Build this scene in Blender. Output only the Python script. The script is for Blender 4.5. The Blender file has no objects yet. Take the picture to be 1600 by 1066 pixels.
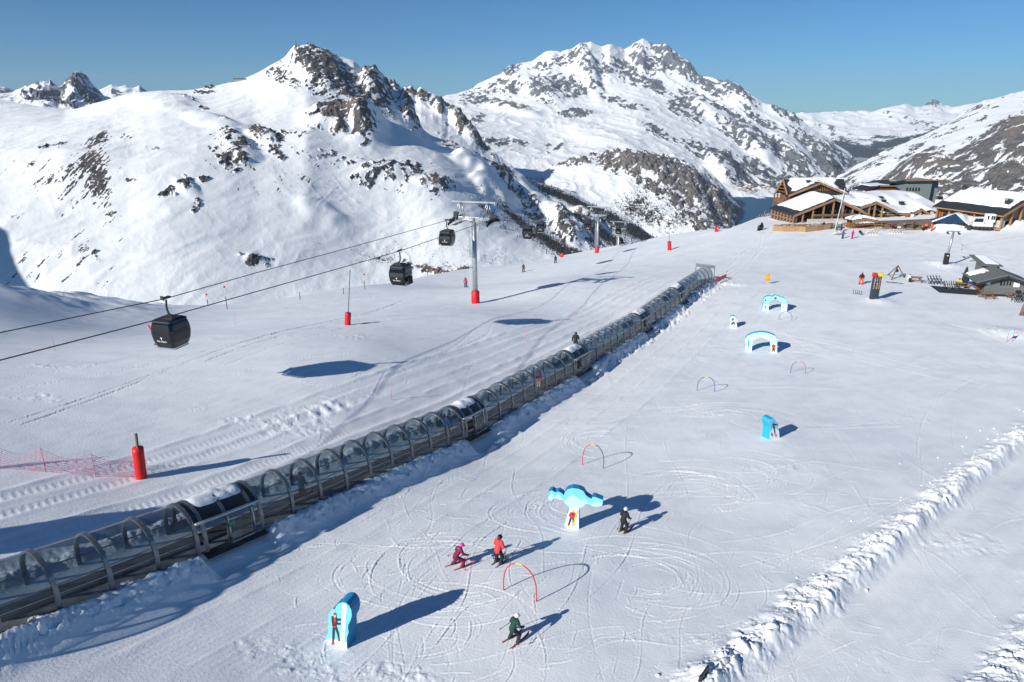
import bpy, bmesh, math, random
import numpy as np
from mathutils import Vector, Matrix

random.seed(7)
rng = np.random.default_rng(11)
R = math.radians
C = bpy.context.scene.collection

# ---------------------------------------------------------------- camera
FPX, PITCH = 1067.0, R(18.8)          # focal length in photo pixels (1600 wide), tilt below the horizon
cam_d = bpy.data.cameras.new('camera')
cam = bpy.data.objects.new('camera', cam_d)
C.objects.link(cam)
cam_d.sensor_width = 36.0
cam_d.lens = 36.0 * FPX / 1600.0
cam_d.clip_start = 0.5
cam_d.clip_end = 60000
cam.location = (0, 0, 0)
cam.rotation_euler = (R(90) - PITCH, 0, 0)
bpy.context.scene.camera = cam

# ---------------------------------------------------------------- sky and sun
SHADOW_AZ, SUN_EL = R(49.0), R(26.5)   # shadows fall forward and to the right
sun_dir = Vector((-math.sin(SHADOW_AZ) * math.cos(SUN_EL), -math.cos(SHADOW_AZ) * math.cos(SUN_EL), math.sin(SUN_EL)))
world = bpy.data.worlds.new('World')
bpy.context.scene.world = world
world.use_nodes = True
wn, wl = world.node_tree.nodes, world.node_tree.links
bg = wn['Background']
sky = wn.new('ShaderNodeTexSky')
sky.sky_type = 'NISHITA'
sky.sun_disc = False
sky.sun_elevation = SUN_EL
sky.sun_rotation = math.atan2(sun_dir.x, sun_dir.y)
sky.altitude = 2500
sky.air_density = 1.0
sky.dust_density = 0.1
sky.ozone_density = 2.6
tint = wn.new('ShaderNodeMix')
tint.data_type = 'RGBA'
tint.blend_type = 'MULTIPLY'
tint.inputs[0].default_value = 1.0
tint.inputs[7].default_value = (0.275, 0.562, 0.79, 1)
wl.new(sky.outputs[0], tint.inputs[6])
wl.new(tint.outputs[2], bg.inputs[0])
bg.inputs[1].default_value = 0.088

sun_l = bpy.data.lights.new('sun', 'SUN')
sun_l.energy = 5.0
sun_l.angle = R(0.53)
sun_l.color = (1.0, 0.975, 0.91)
sun = bpy.data.objects.new('sun', sun_l)
C.objects.link(sun)
sun.rotation_euler = (-sun_dir).to_track_quat('-Z', 'Y').to_euler()

vs = bpy.context.scene.view_settings
vs.view_transform = 'Standard'
vs.look = 'None'
vs.exposure = 0.23
vs.gamma = 1.0
vs.use_curve_mapping = False

# ---------------------------------------------------------------- pixel -> world helpers
CP, SP = math.cos(PITCH), math.sin(PITCH)
def ray(u, v):
    x = (np.asarray(u, float) - 800) / FPX
    y = -(np.asarray(v, float) - 533) / FPX
    return x, CP + y * SP, -SP + y * CP
def proj(x, y, z):
    F = y * CP - z * SP
    return 800 + FPX * x / F, 533 - FPX * (y * SP + z * CP) / F
def far_pt(u, v, d):                   # the point seen at u,v whose horizontal distance is d
    x, y, z = ray(u, v)
    k = d / np.hypot(x, y)
    return x * k, y * k, z * k

# ---------------------------------------------------------------- noise
def _hash(ix, iy, seed):
    h = (ix.astype(np.int64) * 374761393 + iy.astype(np.int64) * 668265263 + seed * 974634777) & 0xFFFFFFFF
    h = ((h ^ (h >> 13)) * 1274126177) & 0xFFFFFFFF
    return (h ^ (h >> 16)) & 0xFFFFFFFF
def noise(x, y, seed=0):
    x = np.asarray(x, float); y = np.asarray(y, float)
    ix, iy = np.floor(x), np.floor(y)
    fx, fy = x - ix, y - iy
    ux, uy = fx * fx * fx * (fx * (fx * 6 - 15) + 10), fy * fy * fy * (fy * (fy * 6 - 15) + 10)
    def g(dx, dy):
        a = _hash(ix + dx, iy + dy, seed) * (2 * math.pi / 4294967296.0)
        return np.cos(a) * (fx - dx) + np.sin(a) * (fy - dy)
    a, b, c, d = g(0, 0), g(1, 0), g(0, 1), g(1, 1)
    return 1.5 * ((a + (b - a) * ux) * (1 - uy) + (c + (d - c) * ux) * uy)
def fbm(x, y, oct=4, seed=0, gain=0.5, lac=2.03):
    s, a, f = 0, 1.0, 1.0
    for i in range(oct):
        s = s + a * noise(x * f + 17.3 * i, y * f - 9.1 * i, seed + i)
        a *= gain; f *= lac
    return s
def ridged(x, y, oct=4, seed=0, gain=0.55):
    s, a, f, w = 0, 1.0, 1.0, 1.0
    for i in range(oct):
        n = 1 - np.abs(noise(x * f + 5.7 * i, y * f + 3.3 * i, seed + i)) * 1.4
        n = np.clip(n, 0, 1) ** 2
        s = s + a * n * w
        w = np.clip(n * 1.6, 0, 1); a *= gain; f *= 2.1
    return s
def worley(x, y, seed=0):
    ix, iy = np.floor(x), np.floor(y)
    f1 = np.full(x.shape, 9.0); f2 = f1.copy(); hid = np.zeros(x.shape)
    for dx in (-1, 0, 1):
        for dy in (-1, 0, 1):
            h = _hash(ix + dx, iy + dy, seed)
            px = ix + dx + (h & 0xFFFF) / 65536.0
            py = iy + dy + (h >> 16) / 65536.0
            d = np.hypot(x - px, y - py)
            near = d < f1
            f2 = np.where(near, f1, np.minimum(f2, d))
            hid = np.where(near, (h % 977) / 977.0, hid)
            f1 = np.where(near, d, f1)
    return f1, f2, hid
def sstep(a, b, x):
    t = np.clip((x - a) / (b - a), 0, 1)
    return t * t * (3 - 2 * t)
def polydist(px, py, pts):             # distance to a polyline, arclength along it, signed side
    best = np.full(px.shape, 1e9); along = np.zeros(px.shape); side = np.ones(px.shape); acc = 0.0
    for (x0, y0), (x1, y1) in zip(pts[:-1], pts[1:]):
        dx, dy = x1 - x0, y1 - y0
        L = math.hypot(dx, dy)
        t = np.clip(((px - x0) * dx + (py - y0) * dy) / (L * L), 0, 1)
        d = np.hypot(px - x0 - t * dx, py - y0 - t * dy)
        m = d < best
        best = np.where(m, d, best); along = np.where(m, acc + t * L, along)
        side = np.where(m, np.sign(dx * (py - y0) - dy * (px - x0)), side)
        acc += L
    return best, along, side

# ---------------------------------------------------------------- object helpers
def tag(o, label=None, cat=None, group=None, kind=None):
    if label: o['label'] = label
    if cat: o['category'] = cat
    if group: o['group'] = group
    if kind: o['kind'] = kind
    return o
def thing(name, label, cat, loc=(0, 0, 0), rz=0.0, group=None):
    o = bpy.data.objects.new(name, None)
    C.objects.link(o)
    o.empty_display_size = 0.3
    o.location = loc
    o.rotation_euler = (0, 0, rz)
    return tag(o, label, cat, group)
def children(o):
    return [c for c in bpy.data.objects if c.parent == o]
def dup(root, loc=None, rz=None, label=None, group=None, scale=None):
    def rec(o, par):
        c = o.copy(); C.objects.link(c)
        if par is not None: c.parent = par
        for ch in children(o): rec(ch, c)
        return c
    r = rec(root, None)
    if loc is not None: r.location = loc
    if rz is not None: r.rotation_euler = (0, 0, rz)
    if scale is not None: r.scale = (scale,) * 3
    if label: r['label'] = label
    if group: r['group'] = group
    return r
def grid_mesh(name, X, Y, Z, mat, attrs=None, smooth=True, flip=False):
    nr, nc = X.shape
    me = bpy.data.meshes.new(name)
    n = nr * nc
    co = np.stack([X, Y, Z], -1).reshape(-1, 3).astype(np.float32)
    idx = np.arange(n).reshape(nr, nc)
    q = np.stack([idx[:-1, :-1], idx[:-1, 1:], idx[1:, 1:], idx[1:, :-1]], -1).reshape(-1, 4)
    if flip: q = q[:, ::-1]
    nf = len(q)
    me.vertices.add(n); me.vertices.foreach_set('co', co.ravel())
    me.loops.add(nf * 4); me.loops.foreach_set('vertex_index', q.ravel().astype(np.int32))
    me.polygons.add(nf)
    me.polygons.foreach_set('loop_start', (np.arange(nf) * 4).astype(np.int32))
    me.polygons.foreach_set('loop_total', np.full(nf, 4, np.int32))
    me.polygons.foreach_set('use_smooth', np.full(nf, smooth))
    for k, a in (attrs or {}).items():
        at = me.attributes.new(k, 'FLOAT', 'POINT')
        at.data.foreach_set('value', a.ravel().astype(np.float32))
    me.update(calc_edges=True)
    me.materials.append(mat)
    o = bpy.data.objects.new(name, me)
    C.objects.link(o)
    return o

class MB:
    """collects shapes and links them as one mesh object"""
    def __init__(s): s.v = []; s.f = []; s.sm = []
    def add(s, vs, fs, smooth=False):
        b = len(s.v); s.v += [tuple(p) for p in vs]
        for f in fs: s.f.append([i + b for i in f]); s.sm.append(smooth)
        return s
    def box(s, c, d, rz=0.0, rx=0.0, ry=0.0, bev=0.0):
        x, y, z = d[0] / 2, d[1] / 2, d[2] / 2
        M = Matrix.Translation(c) @ Matrix.Rotation(rz, 4, 'Z') @ Matrix.Rotation(ry, 4, 'Y') @ Matrix.Rotation(rx, 4, 'X')
        if bev <= 0:
            P = [(sx * x, sy * y, sz * z) for sz in (-1, 1) for sx, sy in ((-1, -1), (1, -1), (1, 1), (-1, 1))]
            F = [(3, 2, 1, 0), (4, 5, 6, 7), (0, 1, 5, 4), (1, 2, 6, 5), (2, 3, 7, 6), (3, 0, 4, 7)]
            return s.add([M @ Vector(p) for p in P], F)
        b = min(bev, x * .45, y * .45, z * .45)
        bm = bmesh.new(); bmesh.ops.create_cube(bm, size=1)
        for v in bm.verts: v.co = Vector((v.co.x * 2 * x, v.co.y * 2 * y, v.co.z * 2 * z))
        bmesh.ops.bevel(bm, geom=bm.edges[:], offset=b, segments=2, affect='EDGES', profile=0.6)
        bm.verts.index_update()
        s.add([M @ v.co for v in bm.verts], [[v.index for v in f.verts] for f in bm.faces], True)
        bm.free()
        return s
    def tube(s, pts, r, n=8, closed=False, flat=1.0, up=None, caps=True):
        pts = [Vector(p) for p in pts]; m = len(pts)
        rs = r if isinstance(r, (list, tuple)) else [r] * m
        V = []; prev = None
        for i, p in enumerate(pts):
            a = pts[i - 1] if (i or closed) else p
            b = pts[(i + 1) % m] if (i < m - 1 or closed) else p
            t = (b - a).normalized() if (b - a).length > 1e-9 else Vector((0, 0, 1))
            if prev is None:
                ref = Vector(up) if up else (Vector((0, 0, 1)) if abs(t.z) < .9 else Vector((0, 1, 0)))
            else: ref = prev
            e2 = (ref - t * ref.dot(t)).normalized(); e1 = t.cross(e2); prev = e2
            for k in range(n):
                an = 2 * math.pi * k / n
                V.append(p + (e1 * math.cos(an) + e2 * math.sin(an) * flat) * rs[i])
        F = []
        for i in range(m if closed else m - 1):
            j = (i + 1) % m
            for k in range(n):
                F.append((i * n + k, i * n + (k + 1) % n, j * n + (k + 1) % n, j * n + k))
        if not closed and caps:
            F.append(tuple(range(n))[::-1]); F.append(tuple((m - 1) * n + k for k in range(n)))
        return s.add(V, F, True)
    def ball(s, c, r, n=12, m=8):
        rx, ry, rz = r if isinstance(r, (list, tuple)) else (r, r, r)
        V = [(c[0], c[1], c[2] - rz)]
        for i in range(1, m):
            a = -math.pi / 2 + math.pi * i / m
            for k in range(n):
                b = 2 * math.pi * k / n
                V.append((c[0] + rx * math.cos(a) * math.cos(b), c[1] + ry * math.cos(a) * math.sin(b), c[2] + rz * math.sin(a)))
        V.append((c[0], c[1], c[2] + rz)); T = len(V) - 1
        F = [(0, 1 + (k + 1) % n, 1 + k) for k in range(n)]
        for i in range(m - 2):
            for k in range(n):
                F.append((1 + i * n + k, 1 + i * n + (k + 1) % n, 1 + (i + 1) * n + (k + 1) % n, 1 + (i + 1) * n + k))
        F += [(1 + (m - 2) * n + k, 1 + (m - 2) * n + (k + 1) % n, T) for k in range(n)]
        return s.add(V, F, True)
    def prism(s, outline, y0, y1, M=None):
        """outline of (x,z) counter-clockwise seen from -y, between y0 (front) and y1 (back)"""
        n = len(outline)
        V = [(x, y0, z) for x, z in outline] + [(x, y1, z) for x, z in outline]
        if M is not None: V = [M @ Vector(p) for p in V]
        F = [tuple(range(n)), tuple(range(2 * n - 1, n - 1, -1))]
        F += [(i, i + n, (i + 1) % n + n, (i + 1) % n) for i in range(n)]
        return s.add(V, F)
    def quad(s, a, b, c, d): return s.add([a, b, c, d], [(0, 1, 2, 3)])
    def slab(s, a, b, c, d, t):
        """a plate with the given upper face, thickness t along its normal"""
        a, b, c, d = map(Vector, (a, b, c, d))
        n = (b - a).cross(d - a).normalized() * t
        return s.add([a, b, c, d, a - n, b - n, c - n, d - n],
                     [(0, 1, 2, 3), (7, 6, 5, 4), (0, 4, 5, 1), (1, 5, 6, 2), (2, 6, 7, 3), (3, 7, 4, 0)])
    def mesh(s, name, mat, fix=True):
        me = bpy.data.meshes.new(name)
        me.from_pydata([tuple(p) for p in s.v], [], s.f)
        me.polygons.foreach_set('use_smooth', s.sm)
        if fix:
            bm = bmesh.new(); bm.from_mesh(me)
            bmesh.ops.recalc_face_normals(bm, faces=bm.faces[:])
            bm.to_mesh(me); bm.free()
        me.materials.append(mat)
        return me
    def build(s, name, mat, parent=None, label=None, cat=None, group=None, loc=None, kind=None):
        o = bpy.data.objects.new(name, s.mesh(name, mat))
        C.objects.link(o)
        if parent is not None: o.parent = parent
        if loc is not None: o.location = loc
        return tag(o, label, cat, group, kind)

# ---------------------------------------------------------------- materials
def mat(name, col, rough=0.6, metal=0.0, spec=0.4, var=0.0, vscale=6.0, bump=0.0, bscale=30.0, stretch=None, col2=None, coat=0.0):
    m = bpy.data.materials.new(name); m.use_nodes = True
    N, L = m.node_tree.nodes, m.node_tree.links
    b = N['Principled BSDF']
    b.inputs['Base Color'].default_value = (*col, 1)
    b.inputs['Roughness'].default_value = rough
    b.inputs['Metallic'].default_value = metal
    b.inputs['Specular IOR Level'].default_value = spec
    b.inputs['Coat Weight'].default_value = coat
    if var or bump:
        tc = N.new('ShaderNodeTexCoord'); mp = N.new('ShaderNodeMapping')
        L.new(tc.outputs['Object'], mp.inputs[0])
        if stretch: mp.inputs['Scale'].default_value = stretch
    if var:
        nz = N.new('ShaderNodeTexNoise'); nz.inputs['Scale'].default_value = vscale; nz.inputs['Detail'].default_value = 5
        L.new(mp.outputs[0], nz.inputs[0])
        mr = N.new('ShaderNodeMapRange'); mr.inputs[1].default_value = 0.3; mr.inputs[2].default_value = 0.7
        L.new(nz.outputs[0], mr.inputs[0])
        mx = N.new('ShaderNodeMix'); mx.data_type = 'RGBA'
        c2 = col2 or tuple(min(1, c * (1 + var)) for c in col)
        c1 = col if col2 else tuple(c * (1 - var) for c in col)
        mx.inputs[6].default_value = (*c1, 1); mx.inputs[7].default_value = (*c2, 1)
        L.new(mr.outputs[0], mx.inputs[0]); L.new(mx.outputs[2], b.inputs['Base Color'])
    if bump:
        nb = N.new('ShaderNodeTexNoise'); nb.inputs['Scale'].default_value = bscale; nb.inputs['Detail'].default_value = 4
        L.new(mp.outputs[0], nb.inputs[0])
        bp = N.new('ShaderNodeBump'); bp.inputs['Strength'].default_value = bump; bp.inputs['Distance'].default_value = 0.05
        L.new(nb.outputs[0], bp.inputs['Height']); L.new(bp.outputs[0], b.inputs['Normal'])
    return m
# ---------------------------------------------------------------- the snow plateau: base surface through known spots
_ctl = [(0, 440, 98), (120, 457, 110), (210, 468, 118), (320, 477, 112), (400, 471, 108), (560, 446, 125), (650, 434, 150), (743, 418, 185), (728, 449, 130),
        (850, 404, 212), (935, 391, 196), (1017, 372, 193), (1060, 365, 188), (1140, 356, 174), (0, 500, 78), (120, 500, 88), (250, 520, 82), (0, 560, 61), (0, 700, 41),
        (743, 474, 89.5), (490, 573, 50.2), (765, 492, 72.3), (858, 444, 99.3), (803, 1003, 21.8), (0, 990, 26.3), (1100, 1060, 21.8), (895, 825, 31.2), (1210, 687, 47.8),
        (740, 685, 44.2), (910, 590, 59), (1010, 520, 76.5), (1110, 440, 105), (1580, 700, 57), (1367, 467, 104.5), (1530, 460, 117.4),
        (1210, 360, 166), (1600, 352, 187), (1480, 356, 181), (1340, 372, 162), (220, 746, 36.8), (545, 1012, 22.4), (812, 931, 24.6)]
_cx, _cy, _cz = [np.array(a) for a in zip(*[far_pt(*c) for c in _ctl])]
_ex = [(-19.2, 47.0, -18.1), (-12.2, 53.4, -18.8), (-60, 20, -10), (-30, 5, -12.5), (0, 5, -19), (40, 10, -21.5), (80, 40, -23), (130, 110, -24), (170, 200, -22), (60, 230, -30), (-20, 240, -52), (110, 215, -26)]
_cx = np.r_[_cx, [e[0] for e in _ex]]; _cy = np.r_[_cy, [e[1] for e in _ex]]; _cz = np.r_[_cz, [e[2] for e in _ex]]
def _tps(r2): return np.where(r2 > 1e-9, 0.5 * r2 * np.log(np.maximum(r2, 1e-12)), 0.0)
_n = len(_cx)
_K = _tps(((_cx[:, None] - _cx) ** 2 + (_cy[:, None] - _cy) ** 2) / 1e4) + np.eye(_n) * 0.004
_P = np.c_[np.ones(_n), _cx / 100, _cy / 100]
_S = np.linalg.solve(np.block([[_K, _P], [_P.T, np.zeros((3, 3))]]), np.r_[_cz, 0, 0, 0])
def G0(x, y):
    x = np.asarray(x, float); y = np.asarray(y, float)
    z = _S[_n] + _S[_n + 1] * x / 100 + _S[_n + 2] * y / 100
    for i in range(_n):
        z = z + _S[i] * _tps(((x - _cx[i]) ** 2 + (y - _cy[i]) ** 2) / 1e4)
    return z
def gp0(u, v):                         # where the line of sight meets the base surface
    rx, ry, rz = [float(a) for a in ray(u, v)]
    lo, hi = 5.0, 5.0
    while hi < 400 and hi * rz > float(G0(hi * rx, hi * ry)): lo = hi; hi *= 1.04
    for _ in range(40):
        m = (lo + hi) / 2
        if m * rz > float(G0(m * rx, m * ry)): lo = m
        else: hi = m
    return hi * rx, hi * ry
# ---------------------------------------------------------------- course of the covered conveyor and the snow around it
TUN_PX = [(-230, 1085), (-110, 1038), (0, 992), (178, 922), (320, 866), (425, 822), (500, 788), (560, 761), (640, 726), (728, 688), (760, 672),
          (846, 618), (905, 585), (945, 558), (1007, 518), (1066, 472), (1112, 440)]
_side = [gp0(*p) for p in TUN_PX]
def smooth_path(pts, step):
    P = np.array(pts, float)
    s = np.r_[0, np.cumsum(np.hypot(*np.diff(P, axis=0).T))]
    n = int(s[-1] / step) + 1
    q = np.linspace(0, s[-1], n)
    X, Y = np.interp(q, s, P[:, 0]), np.interp(q, s, P[:, 1])
    k = max(1, int(5.0 / step))
    for _ in range(3):
        Xp = np.pad(X, k, mode='reflect', reflect_type='odd'); Yp = np.pad(Y, k, mode='reflect', reflect_type='odd')
        w = np.ones(2 * k + 1) / (2 * k + 1)
        X, Y = np.convolve(Xp, w, 'valid'), np.convolve(Yp, w, 'valid')
    return np.c_[X, Y]
TUN_HALF = 1.12
_sp = smooth_path(_side, 0.5)
_tg = np.gradient(_sp, axis=0); _tg /= np.hypot(_tg[:, 0], _tg[:, 1])[:, None]
TUN = _sp + np.c_[-_tg[:, 1], _tg[:, 0]] * TUN_HALF        # centre line, near to far
TUN_S = np.r_[0, np.cumsum(np.hypot(*np.diff(TUN, axis=0).T))]
_TUNC = TUN[::4].tolist() + [TUN[-1].tolist()]
def tun_at(s):
    x, y = np.interp(s, TUN_S, TUN[:, 0]), np.interp(s, TUN_S, TUN[:, 1])
    e = 0.6
    dx = np.interp(s + e, TUN_S, TUN[:, 0]) - np.interp(s - e, TUN_S, TUN[:, 0])
    dy = np.interp(s + e, TUN_S, TUN[:, 1]) - np.interp(s - e, TUN_S, TUN[:, 1])
    L = math.hypot(dx, dy)
    return float(x), float(y), dx / L, dy / L
def tun_s_of(u, v):
    x, y = gp0(u, v)
    d, a, s = polydist(np.array([x]), np.array([y]), _TUNC)
    return float(a[0])
# doorways: the stretch of the conveyor each takes, from where its two ends meet the ground in view
DOORS = [(tun_s_of(*a), tun_s_of(*b)) for a, b in (((318, 872), (418, 832)), ((726, 690), (762, 672)), ((900, 590), (922, 575)), ((1001, 521), (1015, 511)), ((1061, 476), (1071, 468)))]
TUN_END = TUN_S[-1]

CREST_PX = [(-300, 425), (-60, 436), (0, 440), (45, 447), (120, 457), (200, 466), (250, 472), (320, 477), (400, 471), (470, 458), (560, 446), (650, 434), (700, 427),
            (760, 417), (850, 404), (920, 394), (960, 386), (1017, 372), (1060, 365), (1100, 361), (1140, 355)]
_cr = [far_pt(u, v, d) for (u, v), d in zip(CREST_PX, [98, 98, 98.5, 101, 110, 116, 118, 112, 108, 114, 125, 150, 168, 190, 212, 204, 198, 193, 188, 182, 174])]
_cr += [(66, 184, 0), (84, 190, 0), (112, 168, 0), (140, 176, 0), (210, 200, 0), (400, 300, 0)]
_cra = np.array([math.atan2(c[0], c[1]) for c in _cr]); _crr = np.array([math.hypot(c[0], c[1]) for c in _cr])
def crest_r(x, y): return np.interp(np.arctan2(x, y), _cra, _crr)
def drop(x, y):
    p = np.hypot(x, y) - crest_r(x, y)
    p = np.maximum(p + 1.5, 0)
    return 0.75 * p * p / (p + 7.0)

BERM1 = [gp0(*p) for p in ((1060, 1105), (1130, 1052), (1230, 972), (1330, 894), (1420, 822), (1500, 752), (1580, 694), (1660, 640), (1760, 575))]
BERM2 = [gp0(*p) for p in ((1520, 1120), (1572, 1066), (1622, 1005), (1690, 935), (1800, 840))]
CHURN = [(gp0(*p), a, b, k) for p, a, b, k in (((500, 642), 2.6, .9, .34), ((440, 668), 1.6, .7, .18), ((560, 622), 2.5, .5, .14))]
MOUNDS = [(gp0(u, v), rr, hh) for u, v, rr, hh in ((1478, 357, 5.0, 2.0), (1500, 352, 4.5, 2.4), (1585, 352, 6.0, 1.2), (1477, 415, 3.0, .35), (1372, 470, 2.2, .3), (1460, 412, 2.5, .25), (1590, 522, 3, .35), (1560, 520, 3, .2))]
def features(x, y, full=True):
    """everything heaped, cut or pressed into the plateau's snow; returns height and a roughness mask"""
    h = np.zeros(x.shape); chunk = np.zeros(x.shape)
    h += (0.05 + .07 * sstep(-10, 10, x)) * fbm(x / 24, y / 24, 3, 3) + 0.025 * fbm(x / 5, y / 5, 3, 9)
    # bank beside the conveyor, cut open at the doorways
    d, a, sd = polydist(x, y, _TUNC)
    t = np.where(sd < 0, d, -d)                 # + on the near (right-hand) side
    inn = (a > 0.01) & (a < TUN_END - 0.05) & (np.abs(t) < 9)
    gate = np.ones(x.shape)
    for s0, s1 in DOORS:
        gate *= 1 - sstep(s0 - .35, s0 + .1, a) * (1 - sstep(s1 - 0.2, s1 + .5, a))
    lump = fbm(x * 1.1, y * 1.1, 4, 21)
    far = sstep(40, 75, a)
    crest_h = (0.34 + 0.12 * noise(a * .35, a * 0 + 3, 5) + 0.10 * lump)
    wdt = 2.55 - 0.5 * far
    prof = sstep(0.95, 1.5, t) * (1 - sstep(1.65, wdt + .4, t) ** 0.8)
    bank = prof * crest_h * (0.06 + 0.94 * gate)
    h += np.where(inn, bank, 0)
    dip = -(0.36 - .12 * far) * sstep(1.05, 2.5, t) * (1 - sstep(2.8, 8.5, t)) - .25 * (1 - gate) * sstep(.9, 1.2, t) * (1 - sstep(1.8, 3, t))
    h += np.where(inn, dip, 0)
    rough_b = np.where(inn & (t > .9) & (t < 2.0 + 1.2 * far), gate, 0)
    chunk = np.maximum(chunk, rough_b * (0.55 + .4 * far))
    # shallow trough in the bank's lee and drifted snow on the far side
    h += np.where(inn, 0.34 * (1 + .5 * lump) * np.exp(-((t + 1.70) / 0.45) ** 2), 0)
    # tread marks of the piste machine on the lane behind the conveyor
    lane = np.zeros(x.shape)
    for t0, w in ((-2.7, .27), (-3.9, .30), (-6.5, .28), (-7.7, .28)):
        lane = np.maximum(lane, np.exp(-((t - t0 + 0.25 * noise(a / 9, a * 0 + t0, 4)) / w) ** 4))
    lane *= (a > 0) & (np.abs(t) < 12)
    h += lane * (0.007 * np.sign(np.sin(2 * math.pi * (a + 0.2 * t) / 0.33)) * np.exp(-a / 45) - 0.03)
    for t0, hh in ((-2.05, .07), (-3.25, .09), (-4.6, .10), (-5.9, .06), (-7.2, .07), (-8.5, .12), (4.3, .05), (6.2, .05), (8.4, .05)):
        tt = t - t0 - 0.35 * noise(a / 14, a * 0 + t0 * 3, 8)
        h += hh * np.exp(-(tt / .16) ** 2) * (0.55 + 0.6 * noise(a / 1.7, t / .5, 6)) * (np.abs(t) < 12)
    # churned patch where machines turn
    for (cx, cy), rx_, ry_, k in CHURN:
        dx, dy = x - cx, y - cy
        e1, e2 = dx * .6 + dy * .8, -dx * .8 + dy * .6
        m = np.exp(-((e1 / rx_) ** 2 + (e2 / ry_) ** 2) ** 1.5)
        chunk = np.maximum(chunk, k * m * (.5 + .6 * sstep(-.3, .5, noise(x / 1.3, y / 1.3, 19))))
        h += 0.11 * k * m * np.sin(6.0 * np.hypot(e1 + 4, e2 * 1.6)) * (noise(x / 2, y / 2, 77) > -.1)
    # the two long berms pushed up beside the lower lane
    for pts, hh, w in ((BERM1, .52, 1.08), (BERM2, .60, 1.25)):
        d, a, sd = polydist(x, y, pts)
        t = np.where(sd < 0, d, -d)
        ok = d < 14
        ww = w * (1 + .26 * noise(a / 2.3, a * 0, 31) + .22 * noise(a / 6.5, a * 0 + 5, 32))
        pr = np.where(t < 0, np.exp(-(t / (ww * .75)) ** 2), np.exp(-(t / (ww * .55)) ** 4))
        pr = pr * (0.85 + .3 * noise(a / 1.1, t, 33) + .38 * noise(a / 4, a * 0 + 8, 35))
        h += np.where(ok, pr * hh, 0)
        chunk = np.maximum(chunk, np.where(ok, np.clip((.72 + .5 * noise(a / 1.4, t / .8, 37)) * np.exp(-((t + .12) / (ww * .80)) ** 4), 0.02, 1), 0))
        lane_ = ok & (t > 1.1) & (t < 9)
        chunk = np.maximum(chunk, np.where(lane_ & (hh < .55), .05 * sstep(.1, .7, noise(a / 2.5, t / .7, 39) + .4 * noise(a / .5, t / .3, 40)), 0))
        if hh < .55:      # the lane on its right lies lower, with a cut edge at the berm's foot
            h += np.where(ok, -0.30 * sstep(.5, 1.15, t) * (1 - sstep(9, 13, t)), 0)
            h += np.where(ok, 0.10 * np.exp(-((t - 2.2) / .8) ** 2), 0)
    # heaped snow: by the terrace roof, round poles
    for (cx, cy), rr, hh in MOUNDS:
        m = np.exp(-((x - cx) ** 2 + (y - cy) ** 2) / rr ** 2 * 1.6)
        h += hh * m * (1 + .25 * noise(x / 1.5, y / 1.5, 41))
        chunk = np.maximum(chunk, .5 * sstep(.1, .6, m) * (hh < 1))
    # scattered rough scrapes: softly broken surface
    sc = sstep(.55, .95, fbm(x / 9 + .4 * fbm(x / 3, y / 3, 2, 55), y / 6, 3, 50))
    chunk = np.maximum(chunk, .16 * sc)
    # drifted, uneven snow on the shaded left knoll
    kn = sstep(-38, -62, x) * sstep(70, 84, y)
    h += kn * (.8 * fbm(x / 12, y / 8, 4, 61))
    return h, chunk
def ground_h(x, y):
    x = np.atleast_1d(np.asarray(x, float)); y = np.atleast_1d(np.asarray(y, float))
    return G0(x, y) - drop(x, y) + features(x, y)[0]
def gz(x, y): return float(ground_h(x, y)[0])
def gp(u, v, dz=0.0):                  # point on the finished snow seen at u,v
    x, y = gp0(u, v)
    for _ in range(6):
        z = gz(x, y)
        rx, ry, rz = [float(a) for a in ray(u, v)]
        k = z / rz
        x, y = .4 * x + .6 * k * rx, .4 * y + .6 * k * ry
    return Vector((x, y, gz(x, y) + dz))

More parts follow.
